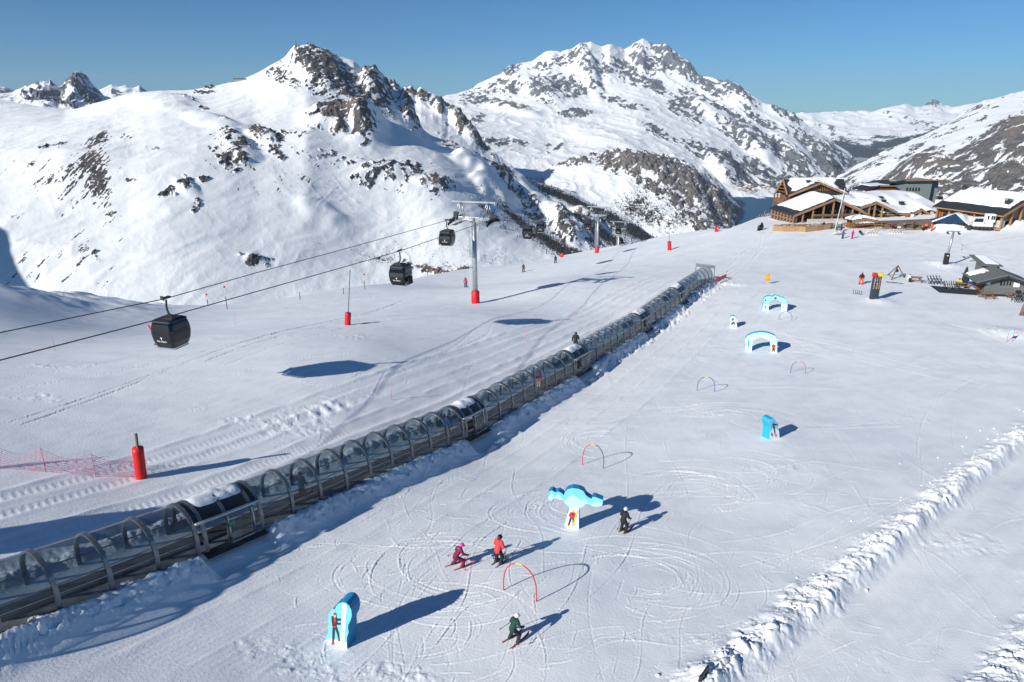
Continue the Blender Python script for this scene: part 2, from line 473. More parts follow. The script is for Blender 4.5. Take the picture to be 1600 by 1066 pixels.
# ---------------------------------------------------------------- snow material
def snow_mat(name, base=(0.90, 0.91, 0.92), fine=True):
    m = bpy.data.materials.new(name); m.use_nodes = True
    N, L = m.node_tree.nodes, m.node_tree.links
    b = N['Principled BSDF']
    b.inputs['Roughness'].default_value = 0.55
    b.inputs['Specular IOR Level'].default_value = 0.25
    tc = N.new('ShaderNodeTexCoord')
    def nz(scale, detail, sc=(1, 1, 1), rot=0):
        mp = N.new('ShaderNodeMapping'); mp.inputs['Scale'].default_value = sc; mp.inputs['Rotation'].default_value = (0, 0, rot)
        L.new(tc.outputs['Object'], mp.inputs[0])
        t = N.new('ShaderNodeTexNoise'); t.inputs['Scale'].default_value = scale; t.inputs['Detail'].default_value = detail
        L.new(mp.outputs[0], t.inputs[0]); return t.outputs[0]
    def math_(op, a, bb):
        k = N.new('ShaderNodeMath'); k.operation = op
        for i, q in enumerate((a, bb)):
            if isinstance(q, float): k.inputs[i].default_value = q
            else: L.new(q, k.inputs[i])
        return k.outputs[0]
    # firm, icier and softer snow differ a little in whiteness
    at = N.new('ShaderNodeAttribute'); at.attribute_name = 'packed'
    n1 = nz(.22, 5, (1.4, .6, 1), R(-30)); n2 = nz(1.6, 5)
    f = math_('ADD', math_('MULTIPLY', n1, 0.6), math_('MULTIPLY', n2, 0.4))
    f = math_('ADD', f, at.outputs['Fac'])
    mr = N.new('ShaderNodeMapRange'); mr.inputs[1].default_value = .3; mr.inputs[2].default_value = 1.25
    L.new(f, mr.inputs[0])
    mx = N.new('ShaderNodeMix'); mx.data_type = 'RGBA'
    mx.inputs[6].default_value = (*base, 1); mx.inputs[7].default_value = (base[0] * .81, base[1] * .835, base[2] * .855, 1)
    L.new(mr.outputs[0], mx.inputs[0]); L.new(mx.outputs[2], b.inputs['Base Color'])
    # crystal grain and the groomer's combed lines
    g1 = nz(9.0, 6); g2 = nz(2.2, 4, (1.0, .16, 1), R(-31)); g3 = nz(26.0, 3)
    hh = math_('ADD', math_('MULTIPLY', g1, .45), math_('MULTIPLY', g2, .35))
    hh = math_('ADD', hh, math_('MULTIPLY', g3, .22))
    bp = N.new('ShaderNodeBump'); bp.inputs['Strength'].default_value = 0.55; bp.inputs['Distance'].default_value = 0.058
    L.new(hh, bp.inputs['Height']); L.new(bp.outputs[0], b.inputs['Normal'])
    return m
M_snow = snow_mat('snow')

def build_ground():
    # rows follow the photograph's sampling of the slope so that near snow gets finer cells
    rows = []
    for v in np.r_[np.arange(1240, 1080, -6), np.arange(1080, 352, -1.25)]:
        H = np.interp(v, [360, 480, 700, 1060], [26, 25, 22.3, 20])
        _, ry, rz = ray(800, v); rows.append(H * ry / -rz)
    r_ = rows[-1]
    rows += list(np.arange(r_ + 1.2, r_ + 85, 1.2)) + [r_ + k for k in (92, 100, 115, 140, 180, 240)]
    rows = np.array([3, 5, 7, 9, 11] + [r for r in rows if r > 12.5])
    H = np.interp(rows, [20, 45, 90, 150], [20, 22.3, 25, 26])
    F = rows * CP + H * SP
    s = np.r_[np.linspace(-2.0, -.86, 40), np.linspace(-.85, .85, 1180), np.linspace(.86, 2.2, 44)]
    Y = np.repeat(rows[:, None], len(s), 1)
    X = s[None, :] * F[:, None]
    z = G0(X, Y) - drop(X, Y)
    h, ch = features(X, Y)
    m = ch > .02
    xm, ym = X[m], Y[m]
    wx, wy = xm + .12 * noise(xm * 3, ym * 3, 71) + .05 * noise(xm * 9, ym * 9, 72), ym + .12 * noise(xm * 3 + 9, ym * 3, 74)
    f1, f2, hid = worley(wx / .50, wy / .50, 70)
    g1, g2, gid = worley(wx / .20, wy / .20, 73)
    k1, k2, kid = worley(wx / .10, wy / .10, 76)
    big = np.clip((f2 - f1) * 2.2, 0, 1) ** .8 * (hid > .72) * (hid - .3) * .50
    blocks = big + np.clip((g2 - g1) * 1.6, 0, 1) ** .8 * gid ** 1.6 * .21 * (hid < .7) + np.clip((k2 - k1) * 1.5, 0, 1) * kid * .07
    h[m] += .78 * ch[m] * (blocks - .08) + .10 * ch[m] * fbm(xm / .5, ym / .5, 3, 78)
    packed = np.zeros(X.shape)
    packed += .10 * noise(X / 13, Y / 9, 81)
    packed[m] -= ch[m] * .35
    packed += .34 * fbm(X / 3.6 + .5 * noise(X / 2, Y / 2, 84), Y / 2.2, 3, 82) * sstep(14, 30, Y + X * .2) + .16 * fbm(X / 1.2, Y / .9, 3, 85) + .30 * sstep(.25, .8, noise((X * .8 + Y * .6) / 7, (Y * .8 - X * .6) / 1.5, 95)) * sstep(16, 30, Y)
    dT, aT, sT = polydist(X, Y, _TUNC); tT = np.where(sT < 0, dT, -dT)
    packed += np.where((tT < -1.2) & (tT > -13), .34 * noise(tT * 2.4, aT / 45, 86) - .12, 0) + np.where((tT > 3) & (tT < 14), .16 * noise(tT * 1.9, aT / 40, 87), 0)
    h += np.where((np.abs(tT) > 1.6) & (np.abs(tT) < 11), .006 * np.sin(tT * 2 * math.pi / .30) * np.exp(-aT / 40), 0)
    dB, aB, sB = polydist(X, Y, BERM1); tB = np.where(sB < 0, dB, -dB)
    packed += np.where((tB > 1) & (tB < 10), .22 * noise(tB * 1.6, aB / 7, 88) + .12 * noise(tB / .35, aB / 1.5, 89), 0)
    # tracks cut by skis: thin grooves pressed into the snow with a raised lip
    nr, nc = X.shape
    ridx = np.arange(nr)
    def splat(pts, depth, lip, wide=1):
        P = np.array(pts)
        seg = np.hypot(*np.diff(P, axis=0).T); S = np.r_[0, np.cumsum(seg)]
        q = np.arange(0, S[-1], .03)
        x, y = np.interp(q, S, P[:, 0]), np.interp(q, S, P[:, 1])
        i = np.interp(y, rows, ridx); Fy = np.interp(y, rows, F)
        j = np.interp(x / Fy, s, np.arange(nc))
        ii, jj = np.round(i).astype(int), np.round(j).astype(int)
        ok = (ii > 3) & (ii < nr - 4) & (jj > 3) & (jj < nc - 4)
        ii, jj = ii[ok], jj[ok]
        fade = np.clip(noise(q[ok] / 1.6, q[ok] * 0 + depth * 100, 91) + .75, 0, 1)
        key, first = np.unique(ii * nc + jj, return_index=True)
        rr, cc, vv = key // nc, key % nc, fade[first]
        h[rr, cc] -= depth * vv
        packed[rr, cc] -= .25 * vv * (lip > 0)
        h[rr + 1, cc - 1] += lip * vv
        if wide > 1: h[rr, cc + 1] -= depth * vv * .6
    R_ = random.Random(5)
    def wpx(u, v): return gp0(u, v)
    # groups of arcs round the gates and figures: (centre px, radius range m, start/end angle, count)
    for (u, v), r0, r1, a0, a1, n in (((700, 880), 2.2, 5.2, 90, 300, 9), ((1000, 900), 1.5, 5.5, -80, 110, 14), ((900, 800), 1.6, 4.6, 60, 230, 9),
                                      ((1090, 760), 1.5, 5.2, -60, 150, 10), ((950, 690), 1.5, 4.5, 100, 260, 7), ((1140, 740), 2, 5, -70, 60, 6),
                                      ((640, 990), 1.5, 5, -60, 70, 6), ((1150, 660), 2, 6, -50, 120, 5), ((1250, 560), 2, 8, 0, 150, 6), ((1120, 560), 2, 8, 60, 240, 6)):
        cx, cy = wpx(u, v)
        for _ in range(n):
            r = R_.uniform(r0, r1); b0 = R(a0 + R_.uniform(-30, 30)); b1 = R(a1 + R_.uniform(-50, 40)); e = R_.uniform(.55, .95); ph = R(R_.uniform(-25, 25))
            ox, oy = R_.uniform(-.8, .8), R_.uniform(-.8, .8)
            pts = []
            for k in range(60):
                t = b0 + (b1 - b0) * k / 59
                px, py = r * math.cos(t), r * e * math.sin(t)
                pts.append((cx + ox + px * math.cos(ph) - py * math.sin(ph), cy + oy + px * math.sin(ph) + py * math.cos(ph)))
            splat(pts, R_.uniform(.008, .026), R_.uniform(.008, .03))
            if R_.random() < .6: splat([(x + .24, y - .1) for x, y in pts], R_.uniform(.006, .02), R_.uniform(.0, .024))
    # long runs in the fall of the slope, nearly straight or gently swinging
    for _ in range(120):
        u, v = R_.uniform(560, 1560), R_.uniform(500, 1050)
        x, y = wpx(u, v)
        L = R_.uniform(4, 16); dirn = R(R_.choice([R_.gauss(85, 18), R_.gauss(15, 16), R_.gauss(60, 20)])); am = R_.uniform(0, .8); wl_ = R_.uniform(5, 14)
        pts = []
        for k in range(40):
            q = L * (k / 39 - .5); w = am * math.sin(q / wl_ * 6.28)
            pts.append((x + q * math.cos(dirn) - w * math.sin(dirn), y + q * math.sin(dirn) + w * math.cos(dirn)))
        splat(pts, R_.uniform(.006, .02), R_.uniform(0, .03))
    # short scuffs
    for _ in range(420):
        u, v = R_.uniform(420, 1350), R_.uniform(600, 1066)
        x, y = wpx(u, v); dirn = R_.uniform(0, 6.28); L = R_.uniform(.3, 1.6); b = R_.uniform(-.5, .5)
        pts = [(x + math.cos(dirn + b * k / 8) * L * k / 8, y + math.sin(dirn + b * k / 8) * L * k / 8) for k in range(9)]
        splat(pts, R_.uniform(.008, .025), R_.uniform(0, .03))
    # tracks of machines and long traverses over the left piste and towards the lodge
    for a, b, n, w in (((0, 655), (620, 470), 2, .3), ((0, 600), (420, 520), 2, .3), ((250, 625), (560, 560), 1, .2), ((560, 600), (760, 520), 2, .4), ((1130, 430), (1215, 360), 4, .5), ((1090, 470), (1200, 372), 3, .6),
                       ((1215, 520), (1545, 600), 3, .5), ((1545, 600), (1480, 720), 3, .4), ((1480, 720), (1180, 900), 4, .5), ((1440, 500), (1600, 560), 3, .6), ((1390, 375), (1600, 400), 4, .8), ((1420, 395), (1600, 470), 3, .7),
                       ((760, 500), (1000, 440), 3, .5), ((560, 470), (900, 430), 3, .6), ((300, 560), (700, 480), 3, .6)):
        pa, pb = np.array(wpx(*a)), np.array(wpx(*b)); dv = pb - pa; nv = np.array([-dv[1], dv[0]]) / np.hypot(*dv)
        for k in range(n):
            o1, o2, bow = R_.gauss(0, w * 3), R_.gauss(0, w * 3), R_.gauss(0, 1.2)
            pts = [tuple(pa + dv * t / 30 + nv * (o1 * (1 - t / 30) + o2 * t / 30 + bow * math.sin(math.pi * t / 30))) for t in range(31)]
            splat(pts, R_.uniform(.012, .03), R_.uniform(.012, .035), 2)
    o = grid_mesh('snow_slope', X, Y, z + h, M_snow, {'packed': packed})
    return tag(o, kind='structure')
snow_slope = build_ground()
# ---------------------------------------------------------------- mountains: each range stands at its own distance
def rock_mat(name, dark, mid, warm, scale, snow=(0.93, 0.94, 0.95)):
    m = bpy.data.materials.new(name); m.use_nodes = True
    N, L = m.node_tree.nodes, m.node_tree.links
    b = N['Principled BSDF']; b.inputs['Roughness'].default_value = .75; b.inputs['Specular IOR Level'].default_value = .15
    tc = N.new('ShaderNodeTexCoord')
    def nz(sc, detail, stretch=(1, 1, 1)):
        mp = N.new('ShaderNodeMapping'); mp.inputs['Scale'].default_value = stretch; L.new(tc.outputs['Object'], mp.inputs[0])
        t = N.new('ShaderNodeTexNoise'); t.inputs['Scale'].default_value = sc; t.inputs['Detail'].default_value = detail; t.inputs['Roughness'].default_value = .65
        L.new(mp.outputs[0], t.inputs[0]); return t.outputs[0]
    def mr(x, a, bb, c=0., d=1.):
        k = N.new('ShaderNodeMapRange'); k.inputs[1].default_value = a; k.inputs[2].default_value = bb; k.inputs[3].default_value = c; k.inputs[4].default_value = d
        L.new(x, k.inputs[0]); return k.outputs[0]
    def mix(f, a, bb):
        k = N.new('ShaderNodeMix'); k.data_type = 'RGBA'
        L.new(f, k.inputs[0])
        for i, q in ((6, a), (7, bb)):
            if isinstance(q, tuple): k.inputs[i].default_value = (*q, 1)
            else: L.new(q, k.inputs[i])
        return k.outputs[2]
    def addm(x, y, k=1.0):
        q = N.new('ShaderNodeMath'); q.operation = 'MULTIPLY_ADD'; q.inputs[1].default_value = k
        L.new(y, q.inputs[0]); L.new(x, q.inputs[2]); return q.outputs[0]
    def att(n):
        a = N.new('ShaderNodeAttribute'); a.attribute_name = n; return a.outputs['Fac']
    n1 = nz(1 / (11 * scale), 7); n2 = nz(1 / (70 * scale), 4); n3 = nz(1 / (9 * scale), 5, (1, 1, .5))
    rc = mix(mr(n1, .38, .62), dark, mid)
    rc = mix(mr(addm(n2, att('warm'), .38), .58, .90), rc, warm)
    f = mr(addm(att('rock'), mr(n3, .25, .75, -.5, .5), .80), .42, .56)
    sc = mix(mr(nz(1 / (45 * scale), 5), .3, .75), snow, tuple(c * .93 for c in snow))
    c = mix(f, sc, rc)
    fo = mr(addm(att('forest'), mr(n1, .3, .7, -.5, .5), .7), .42, .56)
    c = mix(fo, c, (.030, .034, .034))
    L.new(c, b.inputs['Base Color'])
    bp = N.new('ShaderNodeBump'); L.new(mr(f, 0, 1, .12, 1.0), bp.inputs['Strength']); bp.inputs['Distance'].default_value = 5 * scale
    L.new(addm(n1, n3, .6), bp.inputs['Height']); L.new(bp.outputs[0], b.inputs['Normal'])
    return m

LAYERS = {}
def layer(name, material, u0, u1, du, lines, nrows, undul, rocks=(), bumps=(), crag=8.0, auto=None, seed=0, forest=(), warm=(), ridge_crag=0.0, roll=None, streak=0.0, sscale=1.0, rgain=1.0, flat=(), fdir=46, sdir=-45, sw=.35, sp=(20, 3.2), tracks=(), dsoft=0):
    """lines: from the foot up to the skyline, each a list of (u, v, distance)"""
    U = np.arange(u0, u1 + du, du)
    nL = len(lines)
    V = np.array([np.interp(U, [p[0] for p in l], [p[1] for p in l]) for l in lines])
    D = np.array([np.interp(U, [p[0] for p in l], [p[2] for p in l]) for l in lines])
    # soften kinks along lines except on the skyline
    k = max(1, int(14 / du)); w = np.hanning(2 * k + 3)[1:-1]; w /= w.sum()
    for i in range(nL):
        for A in ((V, D) if i < nL - 1 else (D,)):
            A[i] = np.convolve(np.pad(A[i], len(w) // 2, mode='edge'), w, 'valid')
        if i < nL - 1 and dsoft:
            w2 = np.hanning(2 * int(dsoft / du) + 3)[1:-1]; w2 /= w2.sum()
            D[i] = np.convolve(np.pad(D[i], len(w2) // 2, mode='reflect', reflect_type='odd'), w2, 'valid')
    # rows spread evenly over height in view; Catmull-Rom between lines
    s = np.linspace(0, nL - 1, nrows)
    i = np.minimum(s.astype(int), nL - 2); t = (s - i)[:, None]
    def cr(A):
        p1, p2 = A[i], A[i + 1]
        p0, p3 = A[np.maximum(i - 1, 0)], A[np.minimum(i + 2, nL - 1)]
        m1, m2 = (p2 - p0) * .5, (p3 - p1) * .5
        lim = 1.2 * np.abs(p2 - p1)
        m1, m2 = np.clip(m1, -lim, lim), np.clip(m2, -lim, lim)
        return p1 * (1 + 2 * t) * (1 - t) ** 2 + m1 * t * (1 - t) ** 2 + p2 * t * t * (3 - 2 * t) + m2 * t * t * (t - 1)
    VV, DD = cr(V), cr(D)
    UU = np.repeat(U[None, :], nrows, 0)
    X, Y, Z = far_pt(UU, VV, DD)
    # rocky places
    def field(lst, gain=1.0):
        f = np.zeros(UU.shape)
        for (u, v, ru, rv, ang, st) in lst:
            a = R(-ang); dx, dy = UU - u, VV - v
            e1, e2 = dx * math.cos(a) + dy * math.sin(a), -dx * math.sin(a) + dy * math.cos(a)
            f = np.maximum(f, gain * st * np.exp(-((e1 / ru) ** 2 + (e2 / rv) ** 2) ** 1.3))
        return f
    rf = field(rocks, rgain)
    sc = np.median(DD) / 2500.0
    # noise lives on the ground: lateral, along-slope
    lat, lon = X, Y * .6 + Z * 1.2
    warpx = 25 * sc * fbm(lat / (160 * sc), lon / (160 * sc), 2, seed + 7)
    n_big = fbm((lat + warpx) / (420 * sc), lon / (420 * sc), 3, seed, .42)
    n_mid = ridged((lat + warpx) / (70 * sc), (lon - warpx) / (110 * sc), 4, seed + 11)
    n_sm = fbm((lat * .85 - lon * .45) / (20 * sc), (lat * .45 + lon * .85) / (48 * sc), 5, seed + 23, .62)
    crk = ridged(lat / (38 * sc), lon / (80 * sc), 4, seed + 31)
    gully = noise((lat * .85 - lon * .5 + warpx) / (34 * sc), (lat * .5 + lon * .85) / (420 * sc), seed + 71)
    dz = undul * (n_big + .10 * fbm(lat / (90 * sc), lon / (120 * sc), 3, seed + 3)) + .16 * undul * gully
    for (u, v, ru, rv, ang, amp) in bumps:
        a = R(-ang); dx, dy = UU - u, VV - v
        e1, e2 = dx * math.cos(a) + dy * math.sin(a), -dx * math.sin(a) + dy * math.cos(a)
        e1 = e1 + .22 * ru * noise(lat / (60 * sc), lon / (60 * sc), seed + 41); e2 = e2 + .22 * rv * noise(lat / (60 * sc), lon / (60 * sc), seed + 43)
        dz = dz + amp * np.exp(-((e1 / ru) ** 2 + (e2 / rv) ** 2) ** 2)
    if roll: dz = dz + roll * (n_mid - .6)
    if auto is not None:
        gx = np.gradient(Z + dz, axis=1) / np.maximum(np.hypot(np.gradient(X, axis=1), np.gradient(Y, axis=1)), .1)
        rx_ = np.gradient(np.hypot(X, Y), axis=0); gy = np.gradient(Z + dz, axis=0) / np.where(np.abs(rx_) < .1 * sc, .1 * sc, rx_)
        slope = np.hypot(gx, np.clip(gy, -4, 4))
        thr, wid, amt, zlo, zhi = auto
        rf = np.maximum(rf, amt * sstep(thr - wid, thr + wid, slope + .35 * n_mid + .25 * n_sm) )
    if streak:
        rf = rf * (1 + streak * noise((lat * .8 - lon * .6) / (16 * sscale), (lat * .6 + lon * .8) / (120 * sscale), seed + 51))
    rock = np.clip(rf * 1.08 + .62 * n_sm * sstep(.05, .4, rf) + .40 * (crk - .7) * sstep(.05, .3, rf) - .16, 0, 1.2)
    def nstr(ang, wa, wp, sd):
        a = R(-ang); e1, e2 = UU * math.cos(a) + VV * math.sin(a), -UU * math.sin(a) + VV * math.cos(a)
        return fbm(e1 / wa, (e2 + 2.5 * noise(UU / 30, VV / 30, sd + 9)) / wp, 4, sd, .6)
    rock = np.clip(rock + sw * nstr(sdir, sp[0], sp[1], seed + 81) * sstep(.08, .35, rf), 0, 1.2)
    rmask = sstep(.3, .7, rock)
    if len(flat):
        ff_ = field(flat)
        rk2 = np.clip(ff_ * 1.15 + .75 * nstr(fdir, 24, 2.6, seed + 85) * sstep(.05, .3, ff_) + .35 * fbm(UU / 5, VV / 4, 4, seed + 87, .65) * (ff_ > .05) - .32, 0, 1.1)
        rock = np.maximum(rock, rk2)
    for tr in tracks:
        dT_, aT_, sT_ = polydist(UU, VV, tr)
        dz = dz + .9 * np.exp(-(dT_ / 1.1) ** 2)
        rock = rock * (1 - np.exp(-(dT_ / 2.2) ** 2))
    dz = dz + rmask * crag * sc * (crk - .55 + .35 * n_sm + .45 * (ridged(lat / (13 * sc), lon / (22 * sc), 3, seed + 91) - .7)) + (1 - rmask) * .22 * sc * n_sm
    edge = np.ones(nrows)[:, None]
    DDr = DD - rmask * crag * sc * .6 * (n_sm)
    X, Y, Z = far_pt(UU, VV, DDr)
    Z = Z + dz
    if ridge_crag:
        top = sstep(.86, 1.0, np.linspace(0, 1, nrows))[:, None]
        Z = Z + top * ridge_crag * rmask * fbm(lat / (14 * sc), lon * 0, 4, seed + 61)
    warmf = field(warm); ff = field(forest)
    # the far side falls away behind the skyline
    bx, by, bz = [X[-1:]], [Y[-1:]], [Z[-1:]]
    for kx, kz in ((1.01, .02), (1.04, .12), (1.10, .34), (1.22, .8)):
        bx.append(X[-1:] * kx); by.append(Y[-1:] * kx); bz.append(Z[-1:] - np.hypot(X[-1:], Y[-1:]) * (kx - 1) * .8)
    ext = lambda A: np.vstack([A] + [A[-1:]] * 4)
    X, Y, Z = np.vstack([X] + bx[1:]), np.vstack([Y] + by[1:]), np.vstack([Z] + bz[1:])
    o = grid_mesh(name, X, Y, Z, material, {'rock': ext(rock), 'forest': ext(ff), 'warm': ext(warmf)})
    tag(o, kind='structure')
    LAYERS[name] = (U, VV, X, Y, Z)
    return o
def on_layer(name, u, v):
    U, VV, X, Y, Z = LAYERS[name]
    j = int(np.clip(round((u - U[0]) / (U[1] - U[0])), 0, len(U) - 1))
    i = int(np.argmin(np.abs(VV[:, j] - v)))
    return Vector((float(X[i, j]), float(Y[i, j]), float(Z[i, j])))

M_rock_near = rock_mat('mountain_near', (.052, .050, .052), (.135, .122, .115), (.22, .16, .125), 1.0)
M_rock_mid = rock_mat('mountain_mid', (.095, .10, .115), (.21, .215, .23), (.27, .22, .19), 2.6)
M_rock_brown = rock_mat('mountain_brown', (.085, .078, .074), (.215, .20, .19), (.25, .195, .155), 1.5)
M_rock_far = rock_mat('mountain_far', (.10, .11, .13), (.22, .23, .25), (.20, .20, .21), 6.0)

_rs = random.Random(77)
STREAKS = [(_rs.uniform(15, 200), _rs.uniform(245, 445), _rs.uniform(18, 48), _rs.uniform(1.4, 3.0), _rs.uniform(40, 52), _rs.uniform(.34, .58)) for _ in range(26)]
STREAKS += [(_rs.uniform(330, 500), _rs.uniform(205, 300), _rs.uniform(6, 22), _rs.uniform(1.6, 4), _rs.uniform(-60, -30), _rs.uniform(.4, .75)) for _ in range(34)]
STREAKS += [(_rs.uniform(520, 720), _rs.uniform(230, 320), _rs.uniform(5, 14), _rs.uniform(2, 5), _rs.uniform(-50, 0), _rs.uniform(.3, .7)) for _ in range(24)]
SKY_A = [(-90, 150, 3300), (0, 154, 3200), (33, 159, 3100), (70, 165, 3050), (101, 169, 3000), (122, 168, 2950), (175, 156, 2900), (215, 146, 2900), (253, 142, 2900), (304, 141, 2900),
         (337, 136, 2920), (362, 130, 2950), (385, 122, 2950), (400, 115, 2950), (416, 107, 2950), (444, 91, 2950), (461, 79, 2950), (477, 81, 2960), (499, 76.6, 3000), (512, 78, 3000), (532, 89, 3000), (553, 97, 3000),
         (565, 109, 3000), (575, 106, 3010), (588, 114, 3000), (601, 125, 3000), (616, 141, 3000), (625, 151, 2990), (636, 167, 2980), (651, 188, 2950), (658, 198, 2900), (674, 211, 2880),
         (690, 217, 2850), (705, 220, 2850), (730, 232, 2800), (748, 242, 2800), (763, 250, 2800), (783, 260, 2800), (796, 269, 2800), (834, 281, 2850), (865, 291, 2900), (897, 302, 2950), (918, 316, 2950),
         (953, 326, 2950), (979, 341, 2900), (1017, 367, 2850), (1060, 385, 2850)]
layer('snow_mountain', M_rock_near, -90, 1060, 1.3, [
    [(-90, 500, 1640), (0, 502, 1590), (100, 504, 1540), (200, 505, 1505), (300, 505, 1490), (400, 500, 1500), (600, 480, 1580), (743, 450, 1690), (850, 435, 1820), (950, 425, 1920), (1060, 410, 2060)],
    [(-90, 370, 1830), (0, 376, 1775), (100, 385, 1712), (200, 395, 1658), (280, 400, 1630), (400, 405, 1660), (500, 400, 1720), (600, 385, 1850), (680, 385, 1850), (760, 395, 1850), (850, 395, 2000), (950, 400, 2100), (1060, 400, 2200)],
    [(-90, 240, 2240), (0, 238, 2175), (100, 235, 2090), (200, 248, 2000), (280, 247, 1985), (350, 245, 2015), (400, 245, 2050), (480, 225, 2150), (560, 245, 2160), (650, 280, 2130), (720, 320, 2040), (770, 340, 2150), (850, 362, 2300), (950, 383, 2400), (1060, 394, 2500)],
    [(-90, 185, 2680), (0, 188, 2600), (100, 190, 2480), (250, 172, 2420), (330, 170, 2400), (400, 170, 2430), (480, 150, 2560), (560, 170, 2580), (640, 215, 2500), (720, 265, 2360), (780, 300, 2500), (850, 330, 2600), (900, 345, 2700), (950, 360, 2650), (1060, 390, 2700)],
    SKY_A], 380, 9.0,
    flat=STREAKS + [(150, 222, 24, 11, 30, 1.05), (140, 255, 30, 17, 40, 1.15), (152, 288, 20, 20, 10, 1.15), (110, 268, 30, 8, 38, .85), (80, 280, 30, 5, 40, .75), (60, 285, 24, 4, 42, .7), (125, 305, 24, 7, 42, .85), (95, 330, 14, 4, 40, .6),
           (165, 315, 10, 6, 0, .7), (178, 330, 16, 6, -8, .85), (100, 395, 16, 4, 45, .6), (130, 390, 12, 7, 40, .85), (120, 420, 24, 5, 52, .75), (100, 440, 18, 4, 52, .7), (35, 410, 14, 5, 55, .7), (62, 430, 18, 4, 50, .5), (195, 213, 12, 6, 0, .7), (135, 262, 44, 12, 44, .8), (112, 290, 40, 6, 46, .7), (160, 300, 22, 10, 30, .8), (150, 265, 26, 20, 50, .9)],
    tracks=[[(562, 257), (530, 268), (500, 277), (484, 292), (503, 313)], [(503, 287), (521, 296), (508, 312), (497, 331)], [(521, 276), (540, 300), (562, 320), (592, 336)], [(664, 360), (645, 372), (624, 386), (610, 400)]],
    rocks=[(515, 120, 58, 28, -38, 1.1), (478, 100, 26, 18, -30, .9), (440, 115, 22, 18, -35, .62), (425, 113, 12, 8, 20, .6), (590, 150, 40, 18, -48, .85), (640, 170, 14, 34, 18, 1.0), (560, 140, 36, 16, -40, .9),
           (575, 112, 12, 9, 0, .9), (600, 130, 18, 14, -40, .8), (500, 145, 34, 12, -40, .6), (457, 130, 20, 10, -50, .55), (532, 190, 46, 22, -8, 1.0), (565, 205, 26, 20, -40, .95), (495, 195, 16, 12, 0, .6), (478, 210, 10, 6, 0, .5),
           (405, 212, 20, 9, -20, .95), (432, 215, 16, 8, -30, .8), (430, 235, 14, 10, -45, .75), (368, 222, 30, 13, -40, .9), (355, 250, 26, 12, -45, .95), (375, 245, 20, 10, -50, .8), (440, 245, 8, 8, 0, .8),
           (260, 300, 16, 9, 0, .95), (290, 288, 16, 12, -40, .85), (305, 322, 8, 12, -20, .8), (318, 280, 12, 8, -40, .7), (398, 195, 14, 5, 10, .7), (447, 205, 10, 6, 0, .6),
           (240, 230, 8, 4, 0, .6), (70, 232, 14, 5, 15, .6), (90, 228, 14, 5, 20, .6), (50, 262, 10, 4, 20, .5), (200, 280, 10, 3, -5, .6), (150, 400, 8, 14, 20, .45), (30, 270, 8, 4, 20, .4), (20, 340, 10, 3, 45, .5),
           (395, 412, 16, 9, -10, .95), (420, 415, 10, 8, -30, .8), (600, 268, 40, 16, 0, .68), (570, 280, 26, 14, -10, .62), (645, 262, 18, 10, -20, .8), (640, 280, 10, 8, -20, .6), (672, 288, 16, 7, 0, .95), (698, 293, 14, 7, -10, .95), (680, 300, 14, 3, 0, .7),
           (505, 240, 40, 14, 0, .34), (540, 250, 40, 10, 0, .34), (320, 145, 18, 4, 0, .7), (326, 138, 8, 3, 0, .8), (318, 165, 8, 3, 0, .6), (355, 185, 12, 4, -20, .4), (290, 155, 20, 4, -15, .45),
           (780, 270, 26, 12, -50, .75), (750, 250, 22, 9, -40, .75), (720, 235, 18, 8, -35, .8), (700, 225, 12, 8, -20, .7), (800, 300, 30, 12, -50, .7), (835, 335, 26, 14, -45, .7), (880, 365, 30, 16, -40, .8), (905, 345, 12, 9, -40, 1.0), (885, 352, 16, 20, -60, .75), (930, 380, 26, 12, -30, .6),
           (660, 420, 14, 7, 0, .95), (680, 424, 30, 6, -10, .7), (720, 424, 24, 5, 5, .7), (640, 415, 14, 8, -30, .7), (375, 400, 4, 3, 0, .5)],
    bumps=[(540, 192, 56, 20, -10, 46), (575, 205, 30, 20, -35, 40), (500, 110, 52, 24, -40, 34), (640, 165, 12, 30, 20, 60), (585, 135, 22, 16, -45, 36), (375, 232, 36, 18, -42, 14), (290, 292, 22, 10, -30, 10), (410, 213, 24, 10, -15, 18),
           (600, 268, 44, 14, 0, 16), (680, 288, 30, 8, -8, 16), (400, 410, 18, 8, -10, 9), (255, 160, 50, 10, 0, 18), (330, 185, 40, 10, -10, 14), (500, 335, 40, 16, -20, 12),
           (745, 262, 12, 40, 58, 40), (775, 300, 14, 40, 58, 44), (800, 282, 10, 36, 62, 40), (850, 325, 12, 40, 58, 40), (890, 360, 14, 36, 55, 44), (920, 350, 12, 30, 50, 36)],
    crag=5.0, auto=None, seed=100, dsoft=85, ridge_crag=9.0, roll=.8, streak=.35,
    warm=[(520, 105, 30, 16, -40, 1.0), (400, 212, 30, 12, -20, 1.0), (575, 115, 16, 12, 0, .8), (540, 195, 40, 16, -10, .6), (905, 342, 14, 10, -40, 1.4), (680, 420, 40, 8, 0, 1.4), (150, 240, 30, 30, 0, .5), (690, 292, 30, 8, 0, .9), (640, 160, 14, 20, 0, .6)],
    forest=[(905, 320, 70, 8, -30, .85), (870, 303, 44, 7, -24, .8), (960, 345, 50, 10, -32, .9), (1000, 365, 40, 10, -30, .9), (930, 365, 40, 7, -28, .75), (815, 350, 50, 8, -38, .75), (870, 385, 44, 9, -30, .85), (850, 372, 40, 7, -34, .8), (905, 395, 30, 6, -25, .7), (960, 375, 40, 9, -25, .8), (765, 335, 34, 5, -42, .55), (600, 405, 26, 6, -10, .5)])
